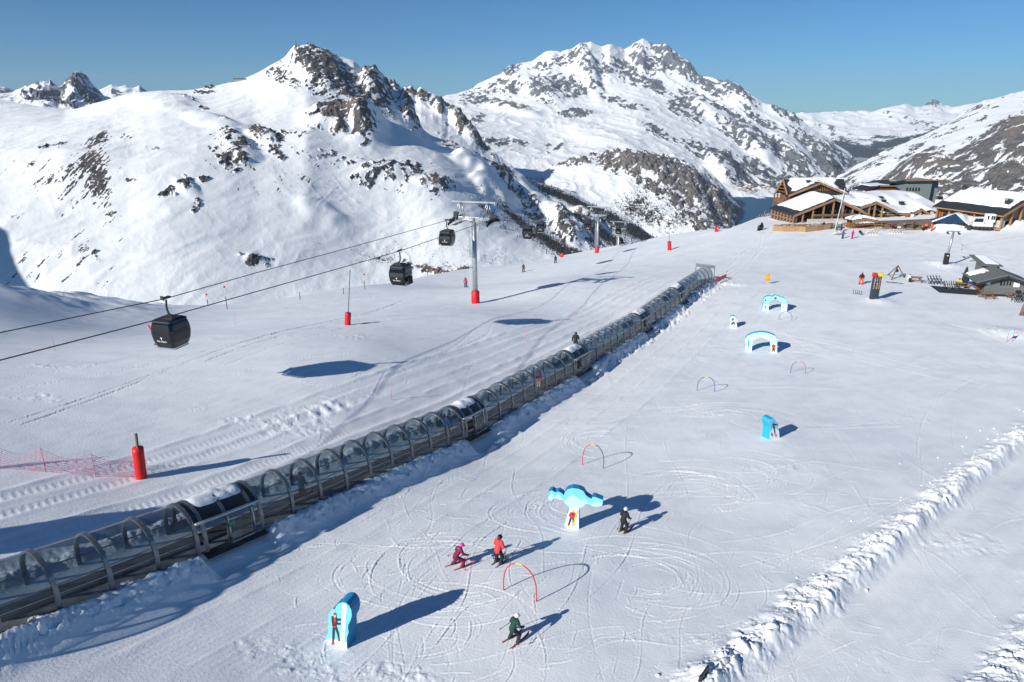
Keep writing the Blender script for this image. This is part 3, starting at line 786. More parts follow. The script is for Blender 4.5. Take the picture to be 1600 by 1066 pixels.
layer('rocky_spur', M_rock_near, 590, 810, 1.3, [
    [(590, 190, 3250), (640, 240, 3250), (700, 270, 3200), (760, 290, 3150), (810, 310, 3150)],
    [(590, 155, 3600), (640, 190, 3500), (700, 238, 3350), (760, 265, 3350), (810, 295, 3350)],
    [(590, 136, 3900), (608, 126, 3900), (617, 123.5, 3900), (629, 137, 3900), (641, 134, 3900), (649, 141, 3900), (658, 137, 3900), (677, 146, 3900), (690, 160, 3850), (700, 176, 3800), (725, 196, 3750), (742, 211, 3700), (753, 223, 3700), (775, 240, 3650), (810, 268, 3600)]],
    110, 8.0, rocks=[(615, 130, 16, 10, 0, .9), (655, 146, 24, 10, -15, .85), (690, 172, 30, 10, -45, .85), (725, 202, 34, 9, -38, .9), (755, 228, 24, 8, -40, .9), (640, 150, 20, 10, 0, .6)],
    bumps=[(700, 180, 10, 30, 50, 40), (730, 205, 10, 30, 55, 40)], crag=6, auto=(1.5, .4, .4, 0, 0), seed=160, ridge_crag=9, warm=[(640, 140, 40, 14, 0, .9), (730, 205, 30, 14, -40, .7)], roll=5)
SKY_B = [(640, 165, 8000), (690, 152, 9000), (700, 148, 9200), (738, 137.5, 9500), (748, 128.7, 9500), (783, 116, 9600), (794, 104.6, 9600), (809, 101, 9700), (832, 97, 9800), (852, 82.5, 9800), (862, 80, 9800), (875, 83, 9800), (892, 78, 9800),
         (913, 69, 9800), (923, 65, 9800), (941, 73, 9900), (953, 70, 9900), (976, 79, 10200), (991, 70, 10300), (1004, 61.5, 10300), (1017, 69, 10300), (1037, 77, 10200), (1055, 94.5, 10000), (1080, 113.5, 9800), (1090, 120, 9700), (1109, 120, 9500),
         (1131, 128, 9400), (1150, 130, 9300), (1170, 145, 9200), (1191, 162, 9200), (1214, 169, 9200), (1240, 179, 9200), (1262, 196, 9200), (1300, 220, 9200), (1326, 236, 9200), (1339, 250, 9200), (1365, 268, 9200), (1390, 285, 9200)]
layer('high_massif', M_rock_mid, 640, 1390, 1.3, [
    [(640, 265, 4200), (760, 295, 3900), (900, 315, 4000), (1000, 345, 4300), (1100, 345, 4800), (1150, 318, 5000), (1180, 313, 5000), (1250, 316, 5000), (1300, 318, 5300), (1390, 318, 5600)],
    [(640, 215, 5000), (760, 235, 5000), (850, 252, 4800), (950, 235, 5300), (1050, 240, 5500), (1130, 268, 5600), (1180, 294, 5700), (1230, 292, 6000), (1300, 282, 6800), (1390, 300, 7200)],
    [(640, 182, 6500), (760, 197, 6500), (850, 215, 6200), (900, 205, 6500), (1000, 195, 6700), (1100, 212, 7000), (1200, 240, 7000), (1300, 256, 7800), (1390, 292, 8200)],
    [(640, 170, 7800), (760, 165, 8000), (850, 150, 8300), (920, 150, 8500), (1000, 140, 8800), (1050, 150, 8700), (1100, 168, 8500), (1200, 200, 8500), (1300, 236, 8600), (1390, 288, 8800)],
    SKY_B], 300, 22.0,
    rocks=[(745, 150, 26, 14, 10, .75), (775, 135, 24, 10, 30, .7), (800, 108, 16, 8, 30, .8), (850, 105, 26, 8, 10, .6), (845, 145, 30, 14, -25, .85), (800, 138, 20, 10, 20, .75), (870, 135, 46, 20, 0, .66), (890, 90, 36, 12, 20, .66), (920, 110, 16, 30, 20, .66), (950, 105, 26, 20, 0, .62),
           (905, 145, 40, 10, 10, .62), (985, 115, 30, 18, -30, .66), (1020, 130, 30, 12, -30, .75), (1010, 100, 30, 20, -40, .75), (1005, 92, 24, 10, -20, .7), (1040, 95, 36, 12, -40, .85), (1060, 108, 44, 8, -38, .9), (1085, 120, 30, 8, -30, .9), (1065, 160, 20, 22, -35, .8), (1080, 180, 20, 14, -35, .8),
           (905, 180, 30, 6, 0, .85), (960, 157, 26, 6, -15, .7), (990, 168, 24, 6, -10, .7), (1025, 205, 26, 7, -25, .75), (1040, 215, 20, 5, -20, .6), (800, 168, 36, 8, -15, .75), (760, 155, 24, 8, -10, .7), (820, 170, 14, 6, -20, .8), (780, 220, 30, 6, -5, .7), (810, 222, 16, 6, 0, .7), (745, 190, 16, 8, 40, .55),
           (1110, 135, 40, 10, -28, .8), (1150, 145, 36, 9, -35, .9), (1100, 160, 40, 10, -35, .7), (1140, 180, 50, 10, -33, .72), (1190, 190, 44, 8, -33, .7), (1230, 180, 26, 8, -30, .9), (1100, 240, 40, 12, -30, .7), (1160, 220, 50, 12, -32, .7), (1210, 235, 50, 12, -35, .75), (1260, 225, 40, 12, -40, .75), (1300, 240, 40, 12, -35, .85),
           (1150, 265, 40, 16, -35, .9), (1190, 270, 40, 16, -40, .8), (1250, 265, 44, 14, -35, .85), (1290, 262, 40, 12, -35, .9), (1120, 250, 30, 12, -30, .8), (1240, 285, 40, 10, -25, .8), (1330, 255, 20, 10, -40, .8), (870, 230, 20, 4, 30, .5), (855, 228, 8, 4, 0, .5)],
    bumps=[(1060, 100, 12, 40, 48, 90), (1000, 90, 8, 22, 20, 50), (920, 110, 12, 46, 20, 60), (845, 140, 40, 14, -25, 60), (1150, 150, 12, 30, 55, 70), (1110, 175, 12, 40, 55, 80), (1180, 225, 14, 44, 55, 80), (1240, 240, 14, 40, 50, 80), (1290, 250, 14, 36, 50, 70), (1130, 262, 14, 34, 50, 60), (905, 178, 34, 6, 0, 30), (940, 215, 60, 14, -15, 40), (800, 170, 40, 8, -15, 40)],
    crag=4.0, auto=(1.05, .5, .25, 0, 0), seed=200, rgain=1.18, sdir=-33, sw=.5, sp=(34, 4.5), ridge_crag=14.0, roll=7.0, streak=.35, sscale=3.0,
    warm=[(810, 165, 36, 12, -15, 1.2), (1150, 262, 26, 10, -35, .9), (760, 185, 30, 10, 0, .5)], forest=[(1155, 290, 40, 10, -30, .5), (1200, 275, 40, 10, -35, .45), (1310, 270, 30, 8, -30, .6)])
layer('brown_cliff', M_rock_brown, 850, 1200, 1.2, [
    [(850, 340, 3200), (900, 360, 3150), (1000, 392, 3100), (1100, 395, 3100), (1200, 405, 3000)],
    [(850, 300, 3700), (920, 290, 3800), (980, 320, 3600), (1060, 340, 3500), (1110, 350, 3500), (1150, 368, 3700), (1200, 395, 3800)],
    [(850, 275, 4100), (920, 258, 4100), (980, 268, 4000), (1040, 285, 3950), (1090, 305, 3950), (1130, 335, 4050), (1160, 355, 4200), (1200, 390, 4300)],
    [(850, 268, 4300), (880, 253, 4300), (905, 243, 4300), (930, 240, 4400), (975, 236, 4400), (1020, 238, 4500), (1050, 242, 4500), (1075, 249, 4550), (1100, 262, 4550), (1125, 283, 4550), (1140, 300, 4550), (1158, 328, 4550), (1176, 358, 4500), (1200, 385, 4450)]],
    200, 14.0,
    rocks=[(985, 258, 70, 17, -14, 1.1), (1040, 270, 60, 24, -22, 1.15), (1080, 295, 50, 30, -35, 1.1), (1115, 320, 40, 30, -45, 1.1), (1020, 290, 46, 14, -30, .85), (900, 252, 40, 7, 8, .85), (1060, 315, 44, 14, -35, .8), (1090, 350, 40, 14, -30, .75), (1140, 340, 24, 30, -60, 1.1), (1000, 325, 30, 20, -40, .45), (1030, 345, 40, 10, -20, .5), (1110, 372, 30, 8, 0, .6)],
    bumps=[(1020, 262, 70, 16, -18, 30), (1090, 300, 16, 40, 40, 40), (1130, 330, 10, 36, 35, 60)], crag=6, auto=None, seed=260, roll=4, streak=.5, ridge_crag=6,
    warm=[(985, 258, 60, 12, -14, .4)], forest=[(990, 325, 26, 22, 50, .55), (1020, 335, 30, 14, 40, .5), (1060, 340, 30, 10, 30, .5), (1135, 345, 8, 40, 30, .4)])
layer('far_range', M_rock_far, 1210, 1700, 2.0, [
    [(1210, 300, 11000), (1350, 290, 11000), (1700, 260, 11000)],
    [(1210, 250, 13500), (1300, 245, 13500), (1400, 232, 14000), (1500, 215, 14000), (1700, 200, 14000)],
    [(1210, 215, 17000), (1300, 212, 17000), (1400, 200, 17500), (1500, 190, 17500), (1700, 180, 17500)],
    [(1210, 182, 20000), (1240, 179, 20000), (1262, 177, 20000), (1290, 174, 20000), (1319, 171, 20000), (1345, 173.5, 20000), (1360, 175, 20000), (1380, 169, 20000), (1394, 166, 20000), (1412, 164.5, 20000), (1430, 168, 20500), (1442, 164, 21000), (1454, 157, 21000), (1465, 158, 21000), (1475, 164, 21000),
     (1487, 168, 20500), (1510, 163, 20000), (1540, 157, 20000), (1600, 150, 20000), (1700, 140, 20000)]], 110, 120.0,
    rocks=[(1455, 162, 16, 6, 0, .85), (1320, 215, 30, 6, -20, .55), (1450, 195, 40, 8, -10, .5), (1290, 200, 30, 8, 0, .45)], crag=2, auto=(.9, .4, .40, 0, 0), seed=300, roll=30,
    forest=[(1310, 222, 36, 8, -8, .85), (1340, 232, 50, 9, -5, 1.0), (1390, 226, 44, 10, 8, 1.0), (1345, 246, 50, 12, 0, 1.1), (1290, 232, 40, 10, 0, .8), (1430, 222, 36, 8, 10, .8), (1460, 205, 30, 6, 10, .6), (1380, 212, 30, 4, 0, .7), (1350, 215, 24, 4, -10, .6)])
layer('right_flank', M_rock_brown, 1265, 1800, 1.4, [
    [(1265, 345, 2600), (1400, 350, 2300), (1600, 352, 2000), (1800, 360, 2000)],
    [(1265, 325, 3600), (1340, 310, 3500), (1400, 298, 3200), (1500, 292, 2900), (1600, 285, 2700), (1800, 270, 2600)],
    [(1265, 315, 4500), (1340, 285, 4600), (1400, 265, 4300), (1450, 245, 4200), (1500, 235, 4000), (1560, 215, 3900), (1600, 205, 3800), (1800, 180, 3700)],
    [(1265, 308, 5200), (1340, 265, 5500), (1400, 240, 5600), (1450, 222, 5600), (1500, 200, 5600), (1560, 182, 5500), (1600, 172, 5500), (1800, 140, 5500)],
    [(1265, 302, 5400), (1300, 280, 5600), (1330, 262, 5800), (1360, 246, 6100), (1409, 226, 6500), (1442, 214, 6800), (1487, 190, 7000), (1510, 175, 7000), (1536, 160, 7000), (1556, 155, 7000), (1580, 149, 7000), (1600, 143, 7000), (1680, 120, 7000), (1800, 95, 7000)]],
    210, 26.0,
    rocks=[(1440, 262, 40, 13, 12, 1.1), (1480, 262, 50, 16, 20, 1.1), (1540, 240, 60, 26, 28, 1.15), (1590, 225, 50, 34, 30, 1.2), (1650, 220, 70, 50, 30, 1.2), (1580, 275, 70, 26, 20, 1.2), (1500, 285, 60, 14, 20, 1.1), (1400, 285, 40, 10, 25, 1.0), (1360, 262, 26, 6, 25, .8), (1330, 275, 30, 6, 28, .8),
           (1370, 285, 40, 7, 25, .8), (1430, 232, 14, 6, 20, .8), (1425, 202, 12, 6, 20, .75), (1410, 192, 10, 4, 0, .7), (1385, 235, 30, 4, 20, .6), (1490, 208, 20, 3, 20, .5), (1545, 172, 16, 4, 10, .6), (1530, 190, 16, 4, 20, .6), (1420, 245, 20, 5, 20, .7), (1350, 297, 30, 8, 15, .9), (1310, 300, 30, 8, 25, .8), (1560, 200, 30, 6, 25, .7), (1455, 240, 24, 7, 10, .6)],
    bumps=[(1440, 262, 40, 12, 12, 40), (1590, 230, 60, 30, 30, 40), (1370, 262, 30, 6, 25, 20)], crag=5, auto=(1.0, .35, .45, 0, 0), seed=340, sdir=28, sw=.7, sp=(40, 4), roll=5, streak=.6, sscale=1.6,
    warm=[(1460, 262, 40, 10, 15, .6), (1580, 215, 50, 14, 28, .6)], forest=[(1330, 290, 40, 5, 20, .45)])
# small peaks beyond the left shoulder
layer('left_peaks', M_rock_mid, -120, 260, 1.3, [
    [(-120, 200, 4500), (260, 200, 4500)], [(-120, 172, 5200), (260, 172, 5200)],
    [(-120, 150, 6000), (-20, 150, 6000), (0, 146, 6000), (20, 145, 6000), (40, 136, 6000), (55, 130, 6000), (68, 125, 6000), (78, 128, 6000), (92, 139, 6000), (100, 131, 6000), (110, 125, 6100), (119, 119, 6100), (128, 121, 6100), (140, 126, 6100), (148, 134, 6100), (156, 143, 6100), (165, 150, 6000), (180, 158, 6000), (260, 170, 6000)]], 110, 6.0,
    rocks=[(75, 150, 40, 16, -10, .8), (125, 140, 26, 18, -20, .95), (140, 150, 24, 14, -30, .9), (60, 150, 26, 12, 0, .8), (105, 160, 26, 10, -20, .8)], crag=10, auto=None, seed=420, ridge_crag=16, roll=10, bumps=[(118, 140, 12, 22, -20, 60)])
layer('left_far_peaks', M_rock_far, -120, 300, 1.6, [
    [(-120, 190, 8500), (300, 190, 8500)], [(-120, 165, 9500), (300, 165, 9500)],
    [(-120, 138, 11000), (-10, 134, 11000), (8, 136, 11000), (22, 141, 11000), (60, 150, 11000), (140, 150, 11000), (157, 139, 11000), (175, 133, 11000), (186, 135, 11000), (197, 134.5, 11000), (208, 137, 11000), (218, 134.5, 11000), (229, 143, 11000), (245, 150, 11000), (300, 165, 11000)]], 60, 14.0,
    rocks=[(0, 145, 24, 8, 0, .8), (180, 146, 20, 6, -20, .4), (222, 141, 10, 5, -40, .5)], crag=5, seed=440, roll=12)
# unseen ridge on the left, added to cast shadow on the mountain's foot
_sd = np.array(sun_dir)
_crest = []
for u_, v_, k_ in ((-75, 335, 620), (-30, 347, 610), (0, 357, 600), (12, 364, 590), (17, 380, 580), (19, 400, 570), (30, 424, 560), (46, 449, 550), (70, 480, 540)):
    U, VV, X, Y, Z = LAYERS['snow_mountain']
    j = int(np.clip(round((u_ - U[0]) / 1.3), 0, len(U) - 1)); i = int(np.argmin(np.abs(VV[:, j] - v_)))
    _crest.append(np.array([X[i, j], Y[i, j], Z[i, j]]) + _sd * k_)
_crest = np.array(_crest)
_rows = []
for w_, dz_ in ((-700, -620), (-350, -300), (-120, -90), (0, 0), (120, -110), (350, -330), (700, -640)):
    _rows.append(_crest + np.array([-.66 * w_, -.05 * w_, dz_ if w_ else 0.0]))
_rows = np.array(_rows)
tag(grid_mesh('unseen_shadow_ridge', _rows[:, :, 0], _rows[:, :, 1], _rows[:, :, 2], M_rock_near, {'rock': np.zeros(_rows.shape[:2]), 'forest': np.zeros(_rows.shape[:2]), 'warm': np.zeros(_rows.shape[:2])}), kind='structure')

# near wooded knoll under the lodge and the floor of the valley
layer('wooded_knoll', M_rock_near, 1165, 1260, 1.4, [
    [(1165, 420, 380), (1260, 420, 380)], [(1165, 372, 560), (1200, 362, 560), (1260, 362, 560)],
    [(1165, 360, 640), (1178, 350, 660), (1188, 341, 680), (1198, 336, 690), (1210, 334, 690), (1225, 333, 690), (1260, 335, 690)]], 50, 2.0, rocks=[(1200, 345, 12, 4, 0, .5)], crag=4, seed=400,
    forest=[(1195, 343, 16, 5, 20, .7)])
M_water = mat('lake_water', (.022, .10, .18), rough=.5, spec=.25)
_a = [far_pt(u, v, d) for u, v, d in ((1120, 345, 3900), (1260, 345, 3900), (1300, 318, 5250), (1120, 318, 5250))]
_z = far_pt(1180, 313.5, 5000)[2]
lake = MB(); lake.add([(p[0], p[1], _z) for p in _a], [(0, 1, 2, 3)])
lake.build('lake', M_water, kind='structure')
M_floor = mat('valley_floor_snow', (.55, .57, .6), rough=.8, var=.5, vscale=.004, col2=(.22, .23, .22))
fl = MB(); fl.add([(-14000, 1000, -760), (16000, 1000, -760), (26000, 30000, -760), (-20000, 30000, -760)], [(0, 1, 2, 3)])
fl.build('valley_floor', M_floor, kind='structure')

# ---------------------------------------------------------------- the air between here and the far ranges
hz = MB(); hz.box((0, 6000, 180), (60000, 42000, 1890))
M_haze = bpy.data.materials.new('haze'); M_haze.use_nodes = True
_hn, _hl = M_haze.node_tree.nodes, M_haze.node_tree.links
_hn.remove(_hn['Principled BSDF'])
_pv = _hn.new('ShaderNodeVolumePrincipled'); _pv.inputs['Density'].default_value = 2.2e-5; _pv.inputs['Color'].default_value = (.62, .80, 1.0, 1); _pv.inputs['Anisotropy'].default_value = 0.0
_hl.new(_pv.outputs[0], _hn['Material Output'].inputs['Volume'])
hz.build('haze', M_haze, kind='stuff')
# ---------------------------------------------------------------- materials shared by the objects
M_galv = mat('galvanised_steel', (.42, .44, .46), rough=.35, metal=.75, var=.15, vscale=3)
M_steel_dark = mat('dark_steel', (.05, .055, .06), rough=.45, metal=.5)
M_black = mat('black_plastic', (.012, .013, .015), rough=.5)
M_rubber = mat('black_rubber', (.018, .018, .02), rough=.8)
M_red = mat('red_padding', (.62, .012, .014), rough=.5, var=.12, vscale=2)
M_redp = mat('red_paint', (.6, .02, .03), rough=.4)
M_white = mat('white_paint', (.78, .79, .8), rough=.5)
M_wood_l = mat('pale_timber', (.31, .175, .085), rough=.7, var=.3, vscale=2.5, stretch=(3, 3, .4))
M_wood_o = mat('orange_larch_boards', (.225, .085, .03), rough=.7, var=.45, vscale=2.2, stretch=(3, 3, .12))
M_wood_d = mat('weathered_timber', (.16, .12, .09), rough=.8, var=.3, vscale=3)
M_slate = mat('dark_slate_roof', (.028, .034, .038), rough=.65, var=.3, vscale=8, bump=.4, bscale=6)
M_snowpack = snow_mat('heaped_snow', (.88, .89, .91))
M_yellow = mat('yellow_plastic', (.75, .55, .02), rough=.45)
M_navy = mat('navy_cloth', (.012, .022, .06), rough=.8)

def glass_mat(name, tint, refl=1.0, rough=.03, veil=0.0, veilc=(.5, .52, .54)):
    m = bpy.data.materials.new(name); m.use_nodes = True
    N, L = m.node_tree.nodes, m.node_tree.links
    for n in list(N):
        if n.type != 'OUTPUT_MATERIAL': N.remove(n)
    out = [n for n in N][0]
    tr = N.new('ShaderNodeBsdfTransparent'); tr.inputs[0].default_value = (*tint, 1)
    gl = N.new('ShaderNodeBsdfGlossy'); gl.inputs['Roughness'].default_value = rough; gl.inputs[0].default_value = (refl,) * 3 + (1,)
    df = N.new('ShaderNodeBsdfDiffuse'); df.inputs[0].default_value = (*veilc, 1)
    fr = N.new('ShaderNodeFresnel'); ge = N.new('ShaderNodeNewGeometry'); io = N.new('ShaderNodeMapRange'); io.inputs[3].default_value = 1.4; io.inputs[4].default_value = 1 / 1.4
    L.new(ge.outputs['Backfacing'], io.inputs[0]); L.new(io.outputs[0], fr.inputs[0])   # a thin sheet reflects alike on both sides
    m0 = N.new('ShaderNodeMixShader'); m0.inputs[0].default_value = veil
    if veil:       # smeared, scratched sheet
        tc = N.new('ShaderNodeTexCoord'); nz = N.new('ShaderNodeTexNoise'); nz.inputs['Scale'].default_value = 1.3; nz.inputs['Detail'].default_value = 6
        L.new(tc.outputs['Object'], nz.inputs[0])
        mr = N.new('ShaderNodeMapRange'); mr.inputs[1].default_value = .35; mr.inputs[2].default_value = .75; mr.inputs[3].default_value = veil * .3; mr.inputs[4].default_value = veil * 1.8
        L.new(nz.outputs[0], mr.inputs[0]); L.new(mr.outputs[0], m0.inputs[0])
    m1 = N.new('ShaderNodeMixShader')
    L.new(tr.outputs[0], m0.inputs[1]); L.new(df.outputs[0], m0.inputs[2])
    L.new(fr.outputs[0], m1.inputs[0]); L.new(m0.outputs[0], m1.inputs[1]); L.new(gl.outputs[0], m1.inputs[2])
    L.new(m1.outputs[0], out.inputs[0])
    return m
M_tunglass = glass_mat('smoked_polycarbonate', (.54, .60, .64), refl=.85, rough=.08, veil=.13, veilc=(.40, .44, .47))
M_tunlow = glass_mat('smoked_side_panel', (.66, .68, .69), veil=.16, veilc=(.24, .25, .25))
M_tunside = mat('grey_side_panel', (.17, .175, .17), rough=.35, var=.25, vscale=1.2, stretch=(.5, .5, 3))

# ---------------------------------------------------------------- covered conveyor
HW, HS, HT = TUN_HALF, 0.72, 2.12
_zq = np.arange(0, TUN_END + 1, 4.0)
_zt = np.array([float(G0(*tun_at(s)[:2])) for s in _zq])
def tun_z(s): return float(np.interp(s, _zq, _zt)) - .05
def tun_p(s, t, z):                    # arclength, offset to the near side, height
    x, y, dx, dy = tun_at(s)
    return Vector((x + dy * t, y - dx * t, tun_z(s) + z))
def arch(k, n, w=HW, side=HS, top=HT):   # k = 0 near spring line .. n far spring line
    a = math.pi * k / n
    return w * math.cos(a), side + (top - side) * math.sin(a) ** .92

conv = thing('covered_conveyor', 'long glazed conveyor tunnel with steel hoops climbing beside the beginners slope', 'conveyor lift', tun_p(TUN_END / 2, 0, 0))
bpy.context.view_layer.update()
def local(o, p): return Vector(p) - o.location
def cbuild(mb, name, m):
    mb.v = [tuple(Vector(p) - conv.location) for p in mb.v]
    return mb.build(name, m, conv)
def sweep(mb, s0, s1, prof, step=1.0, smooth=True):
    n = max(2, int(round((s1 - s0) / step)) + 1)
    V = [tun_p(s0 + (s1 - s0) * i / (n - 1), t, z) for i in range(n) for t, z in prof]
    m = len(prof)
    F = [(i * m + k, i * m + k + 1, (i + 1) * m + k + 1, (i + 1) * m + k) for i in range(n - 1) for k in range(m - 1)]
    mb.add(V, F, smooth)
edges = [0.0] + [q for d in DOORS for q in d] + [TUN_END]
for i in range(0, len(edges) - 1, 2):
    a, b = edges[i], edges[i + 1]
    g = MB(); sweep(g, a, b, [arch(k, 16) for k in range(17)]); cbuild(g, 'glazing', M_tunglass)
    w = MB(); sweep(w, a, b, [(HW, HS - .01), (HW + .01, .35), (HW, 0)]); cbuild(w, 'side_panel', M_tunlow)
    w = MB(); sweep(w, a, b, [(-HW, 0), (-HW - .01, .35), (-HW, HS - .01)]); cbuild(w, 'far_side_panel', M_tunglass)
r = MB()
for t, z, rr in ((HW + .015, HS, .022), (HW + .02, .02, .03), (-HW - .015, HS, .03)):
    for i in range(0, len(edges) - 1, 2):
        a, b = edges[i], edges[i + 1]; n = max(2, int((b - a) / 1.5))
        r.tube([tun_p(a + (b - a) * q / n, t, z) for q in range(n + 1)], rr, 6)
cbuild(r, 'rail', M_galv)
belt = MB(); sweep(belt, 0, TUN_END, [(-.45, .02), (-.42, .14), (.42, .14), (.45, .02)], 1.0, False); cbuild(belt, 'conveyor_belt', mat('grey_belt', (.07, .072, .075), rough=.7, var=.3, vscale=2))
fl_ = MB(); sweep(fl_, 0, TUN_END, [(.47, .035), (HW - .03, .03)], 1.0, False); cbuild(fl_, 'floor_plate', mat('floor_grating', (.22, .225, .23), rough=.7, var=.4, vscale=2))
dr = MB(); sweep(dr, 0, TUN_END, [(-HW + .03, .10), (-HW + .25, .06), (-.62, .04), (-.47, .03)], .7); cbuild(dr, 'drifted_snow', M_snowpack)
# hoops
hm = MB()
prof = [(HW + .02, 0)] + [arch(k, 20, HW + .02, HS, HT + .02) for k in range(21)] + [(-HW - .02, 0)]
V, F = [], []
for (x, z) in prof:
    L_ = math.hypot(x, z - .5) or 1
    nx, nz_ = x / L_, (z - .5) / L_
    for q, yy in ((.05, -.09), (.05, .09), (-.05, .09), (-.05, -.09)): V.append((x + nx * q, yy, z + nz_ * q))
for i in range(len(prof) - 1):
    for k in range(4): F.append((i * 4 + k, i * 4 + (k + 1) % 4, (i + 1) * 4 + (k + 1) % 4, (i + 1) * 4 + k))
hm.add(V, F, False)
hoop_me = hm.mesh('hoop', mat('hoop_steel', (.20, .215, .235), rough=.38, metal=.7, var=.25, vscale=4))
def hoop(s):
    x, y, dx, dy = tun_at(s)
    o = bpy.data.objects.new('hoop', hoop_me); C.objects.link(o); o.parent = conv
    o.location = tun_p(s, 0, 0) - conv.location
    o.rotation_euler = (0, 0, math.atan2(-dx, dy))
for i in range(0, len(edges) - 1, 2):
    a, b = edges[i], edges[i + 1]
    n = max(1, int(round((b - a) / 1.86)))
    for q in range(n + 1):
        if (q == 0 and i > 0) or q < n: hoop(a + (b - a) * q / n)
    hoop(b - .08)
# doorways
for di, (s0, s1) in enumerate(DOORS):
    L_ = s1 - s0
    sm = s0 + L_ * .46
    # far wall and the crown of the doorway section
    g = MB(); sweep(g, s0, s1, [arch(k, 16) for k in range(8, 17)]); cbuild(g, 'doorway_glazing', M_tunglass)
    w = MB(); sweep(w, s0, s1, [(-HW, 0), (-HW, HS)]); cbuild(w, 'doorway_side_panel', M_tunside)
    c = MB(); cp = [arch(k, 16, HW + .05, HS, HT + .05) for k in range(3, 10)]
    sweep(c, s0 - .05, s1 + .05, [(cp[0][0] + .16, cp[0][1] - .02)] + cp); cbuild(c, 'doorway_roof', M_steel_dark)
    b_ = MB(); tt, zz = cp[0][0] + .17, cp[0][1] - .03
    b_.tube([tun_p(s0 - .05 + (L_ + .1) * q / 4, tt, zz) for q in range(5)], .075, 10); cbuild(b_, 'door_track', M_galv)
    for se in (s0 - .06, s1 + .06):
        e_ = MB()
        pts = [tun_p(se, *arch(k, 16, HW + .05, HS, HT + .05)) for k in range(3, 10)] + [tun_p(se, tt, zz)]
        e_.add(pts, [tuple(range(len(pts)))])
        cbuild(e_, 'doorway_end_cap', M_galv)
    for q in (s0 + .32, sm, s1 - .45): hoop(q)
    d_ = MB(); sweep(d_, sm, s1 - .1, [(HW + .13 * 1, .0)] + [(x + .13, z) for x, z in [arch(k, 16) for k in range(0, 4)]], .5); cbuild(d_, 'sliding_door', M_tunglass)
    f_ = MB()
    for se in (sm, s1 - .5):
        f_.tube([tun_p(se, HW + .14, 0)] + [tun_p(se, x + .14, z) for x, z in [arch(k, 16) for k in range(0, 4)]], .04, 8)
    f_.tube([tun_p(sm, HW + .14, .02), tun_p(s1 - .1, HW + .14, .02)], .04, 8)
    cbuild(f_, 'door_frame', M_galv)
    k_ = MB(); sweep(k_, s0 + .05, s1, [(HW + .45, -.12), (HW - .05, .05)], 1, False); cbuild(k_, 'threshold', M_steel_dark)
    h_ = MB(); h_.tube([tun_p(s0 + .3, -HW + .25, .85), tun_p(sm, -HW + .25, .85)], .025, 6); cbuild(h_, 'handrail', M_redp)
    sg = MB(); p = tun_p(sm + .12, HW + .17, 1.02); x, y, dx, dy = tun_at(sm); sg.box(p, (.02, .30, .26), rz=math.atan2(-dx, dy)); cbuild(sg, 'exit_plate', mat('green_plate', (.01, .22, .11), rough=.4))
    # snow lying on the doorway roof
    sn = MB(); n, m = max(8, int(L_ * 4)), 9
    V = []
    for i in range(n + 1):
        for k in range(m + 1):
            fq, fk = i / n, k / m
            s = s0 + .35 + (L_ - .7) * fq; t = .62 - 1.15 * fk
            base = math.sqrt(max(0, 1 - (t / (HW + .05)) ** 2)) ** .92 * (HT + .05 - HS) + HS
            th = .15 * (math.sin(math.pi * fq) * math.sin(math.pi * fk)) ** .35 * (1 + .9 * float(noise(s * 2.1, t * 2.4 + di * 9, 5)) + .5 * float(noise(s * 5, t * 5 + di * 9, 6)))
            V.append(tun_p(s, t, base + th - .03))
    sn.add(V, [(i * (m + 1) + k, i * (m + 1) + k + 1, (i + 1) * (m + 1) + k + 1, (i + 1) * (m + 1) + k) for i in range(n) for k in range(m)], True)
    cbuild(sn, 'snow_cover', M_snowpack)
# the head house at the top end
x, y, dx, dy = tun_at(TUN_END); an = math.atan2(-dx, dy)
M_greenpane = mat('grey_green_cladding', (.13, .155, .15), rough=.5, var=.15)
for t in (-1.38, 1.38):
    hb = MB(); hb.box(tun_p(TUN_END + .75, t, 1.15), (.08, 1.7, 2.4), rz=an); cbuild(hb, 'end_wall', M_greenpane)
hb = MB(); hb.box(tun_p(TUN_END + .75, 0, 2.38), (2.9, 1.8, .09), rz=an); cbuild(hb, 'end_roof', M_greenpane)
hb = MB(); hb.box(tun_p(TUN_END - .06, 0, 2.18), (2.68, .07, .34), rz=an); cbuild(hb, 'end_fascia', M_greenpane)
hb = MB(); hb.tube([tun_p(TUN_END - .12, -1.42, 0), tun_p(TUN_END - .12, -1.42, 2.45), tun_p(TUN_END - .12, 1.42, 2.45), tun_p(TUN_END - .12, 1.42, 0)], .05, 6); cbuild(hb, 'end_frame', M_steel_dark)
# ---------------------------------------------------------------- gondola lift
def plane_pt(u, v, A, B):              # where the line of sight meets the upright plane through A and B
    rx, ry, rz = [float(q) for q in ray(u, v)]
    dx, dy = B[0] - A[0], B[1] - A[1]
    k = (A[0] * dy - A[1] * dx) / (rx * dy - ry * dx)
    return Vector((rx * k, ry * k, rz * k))
LINE_AZ = R(17.0)
LD = Vector((math.sin(LINE_AZ), math.cos(LINE_AZ), 0)); LN = Vector((math.cos(LINE_AZ), -math.sin(LINE_AZ), 0))   # along and to the right of the line
P1 = gp(743, 474)
def line_pt(u, off):                   # plan point of the line (moved sideways by off) seen in column u
    a = P1 + LN * off; lo, hi = -80.0, 400.0
    def col(q):
        p = a + LD * q; return proj(p.x, p.y, -30)[0]
    for _ in range(50):
        m = (lo + hi) / 2
        if col(m) < u: lo = m
        else: hi = m
    return a + LD * lo, lo
GA = 2.45
def z_at(u, v, p):
    rx, ry, rz = [float(q) for q in ray(u, v)]
    return rz / math.hypot(rx, ry) * math.hypot(p.x, p.y)
P2, _d2 = line_pt(934, 0); P3, _d3 = line_pt(969, 0)
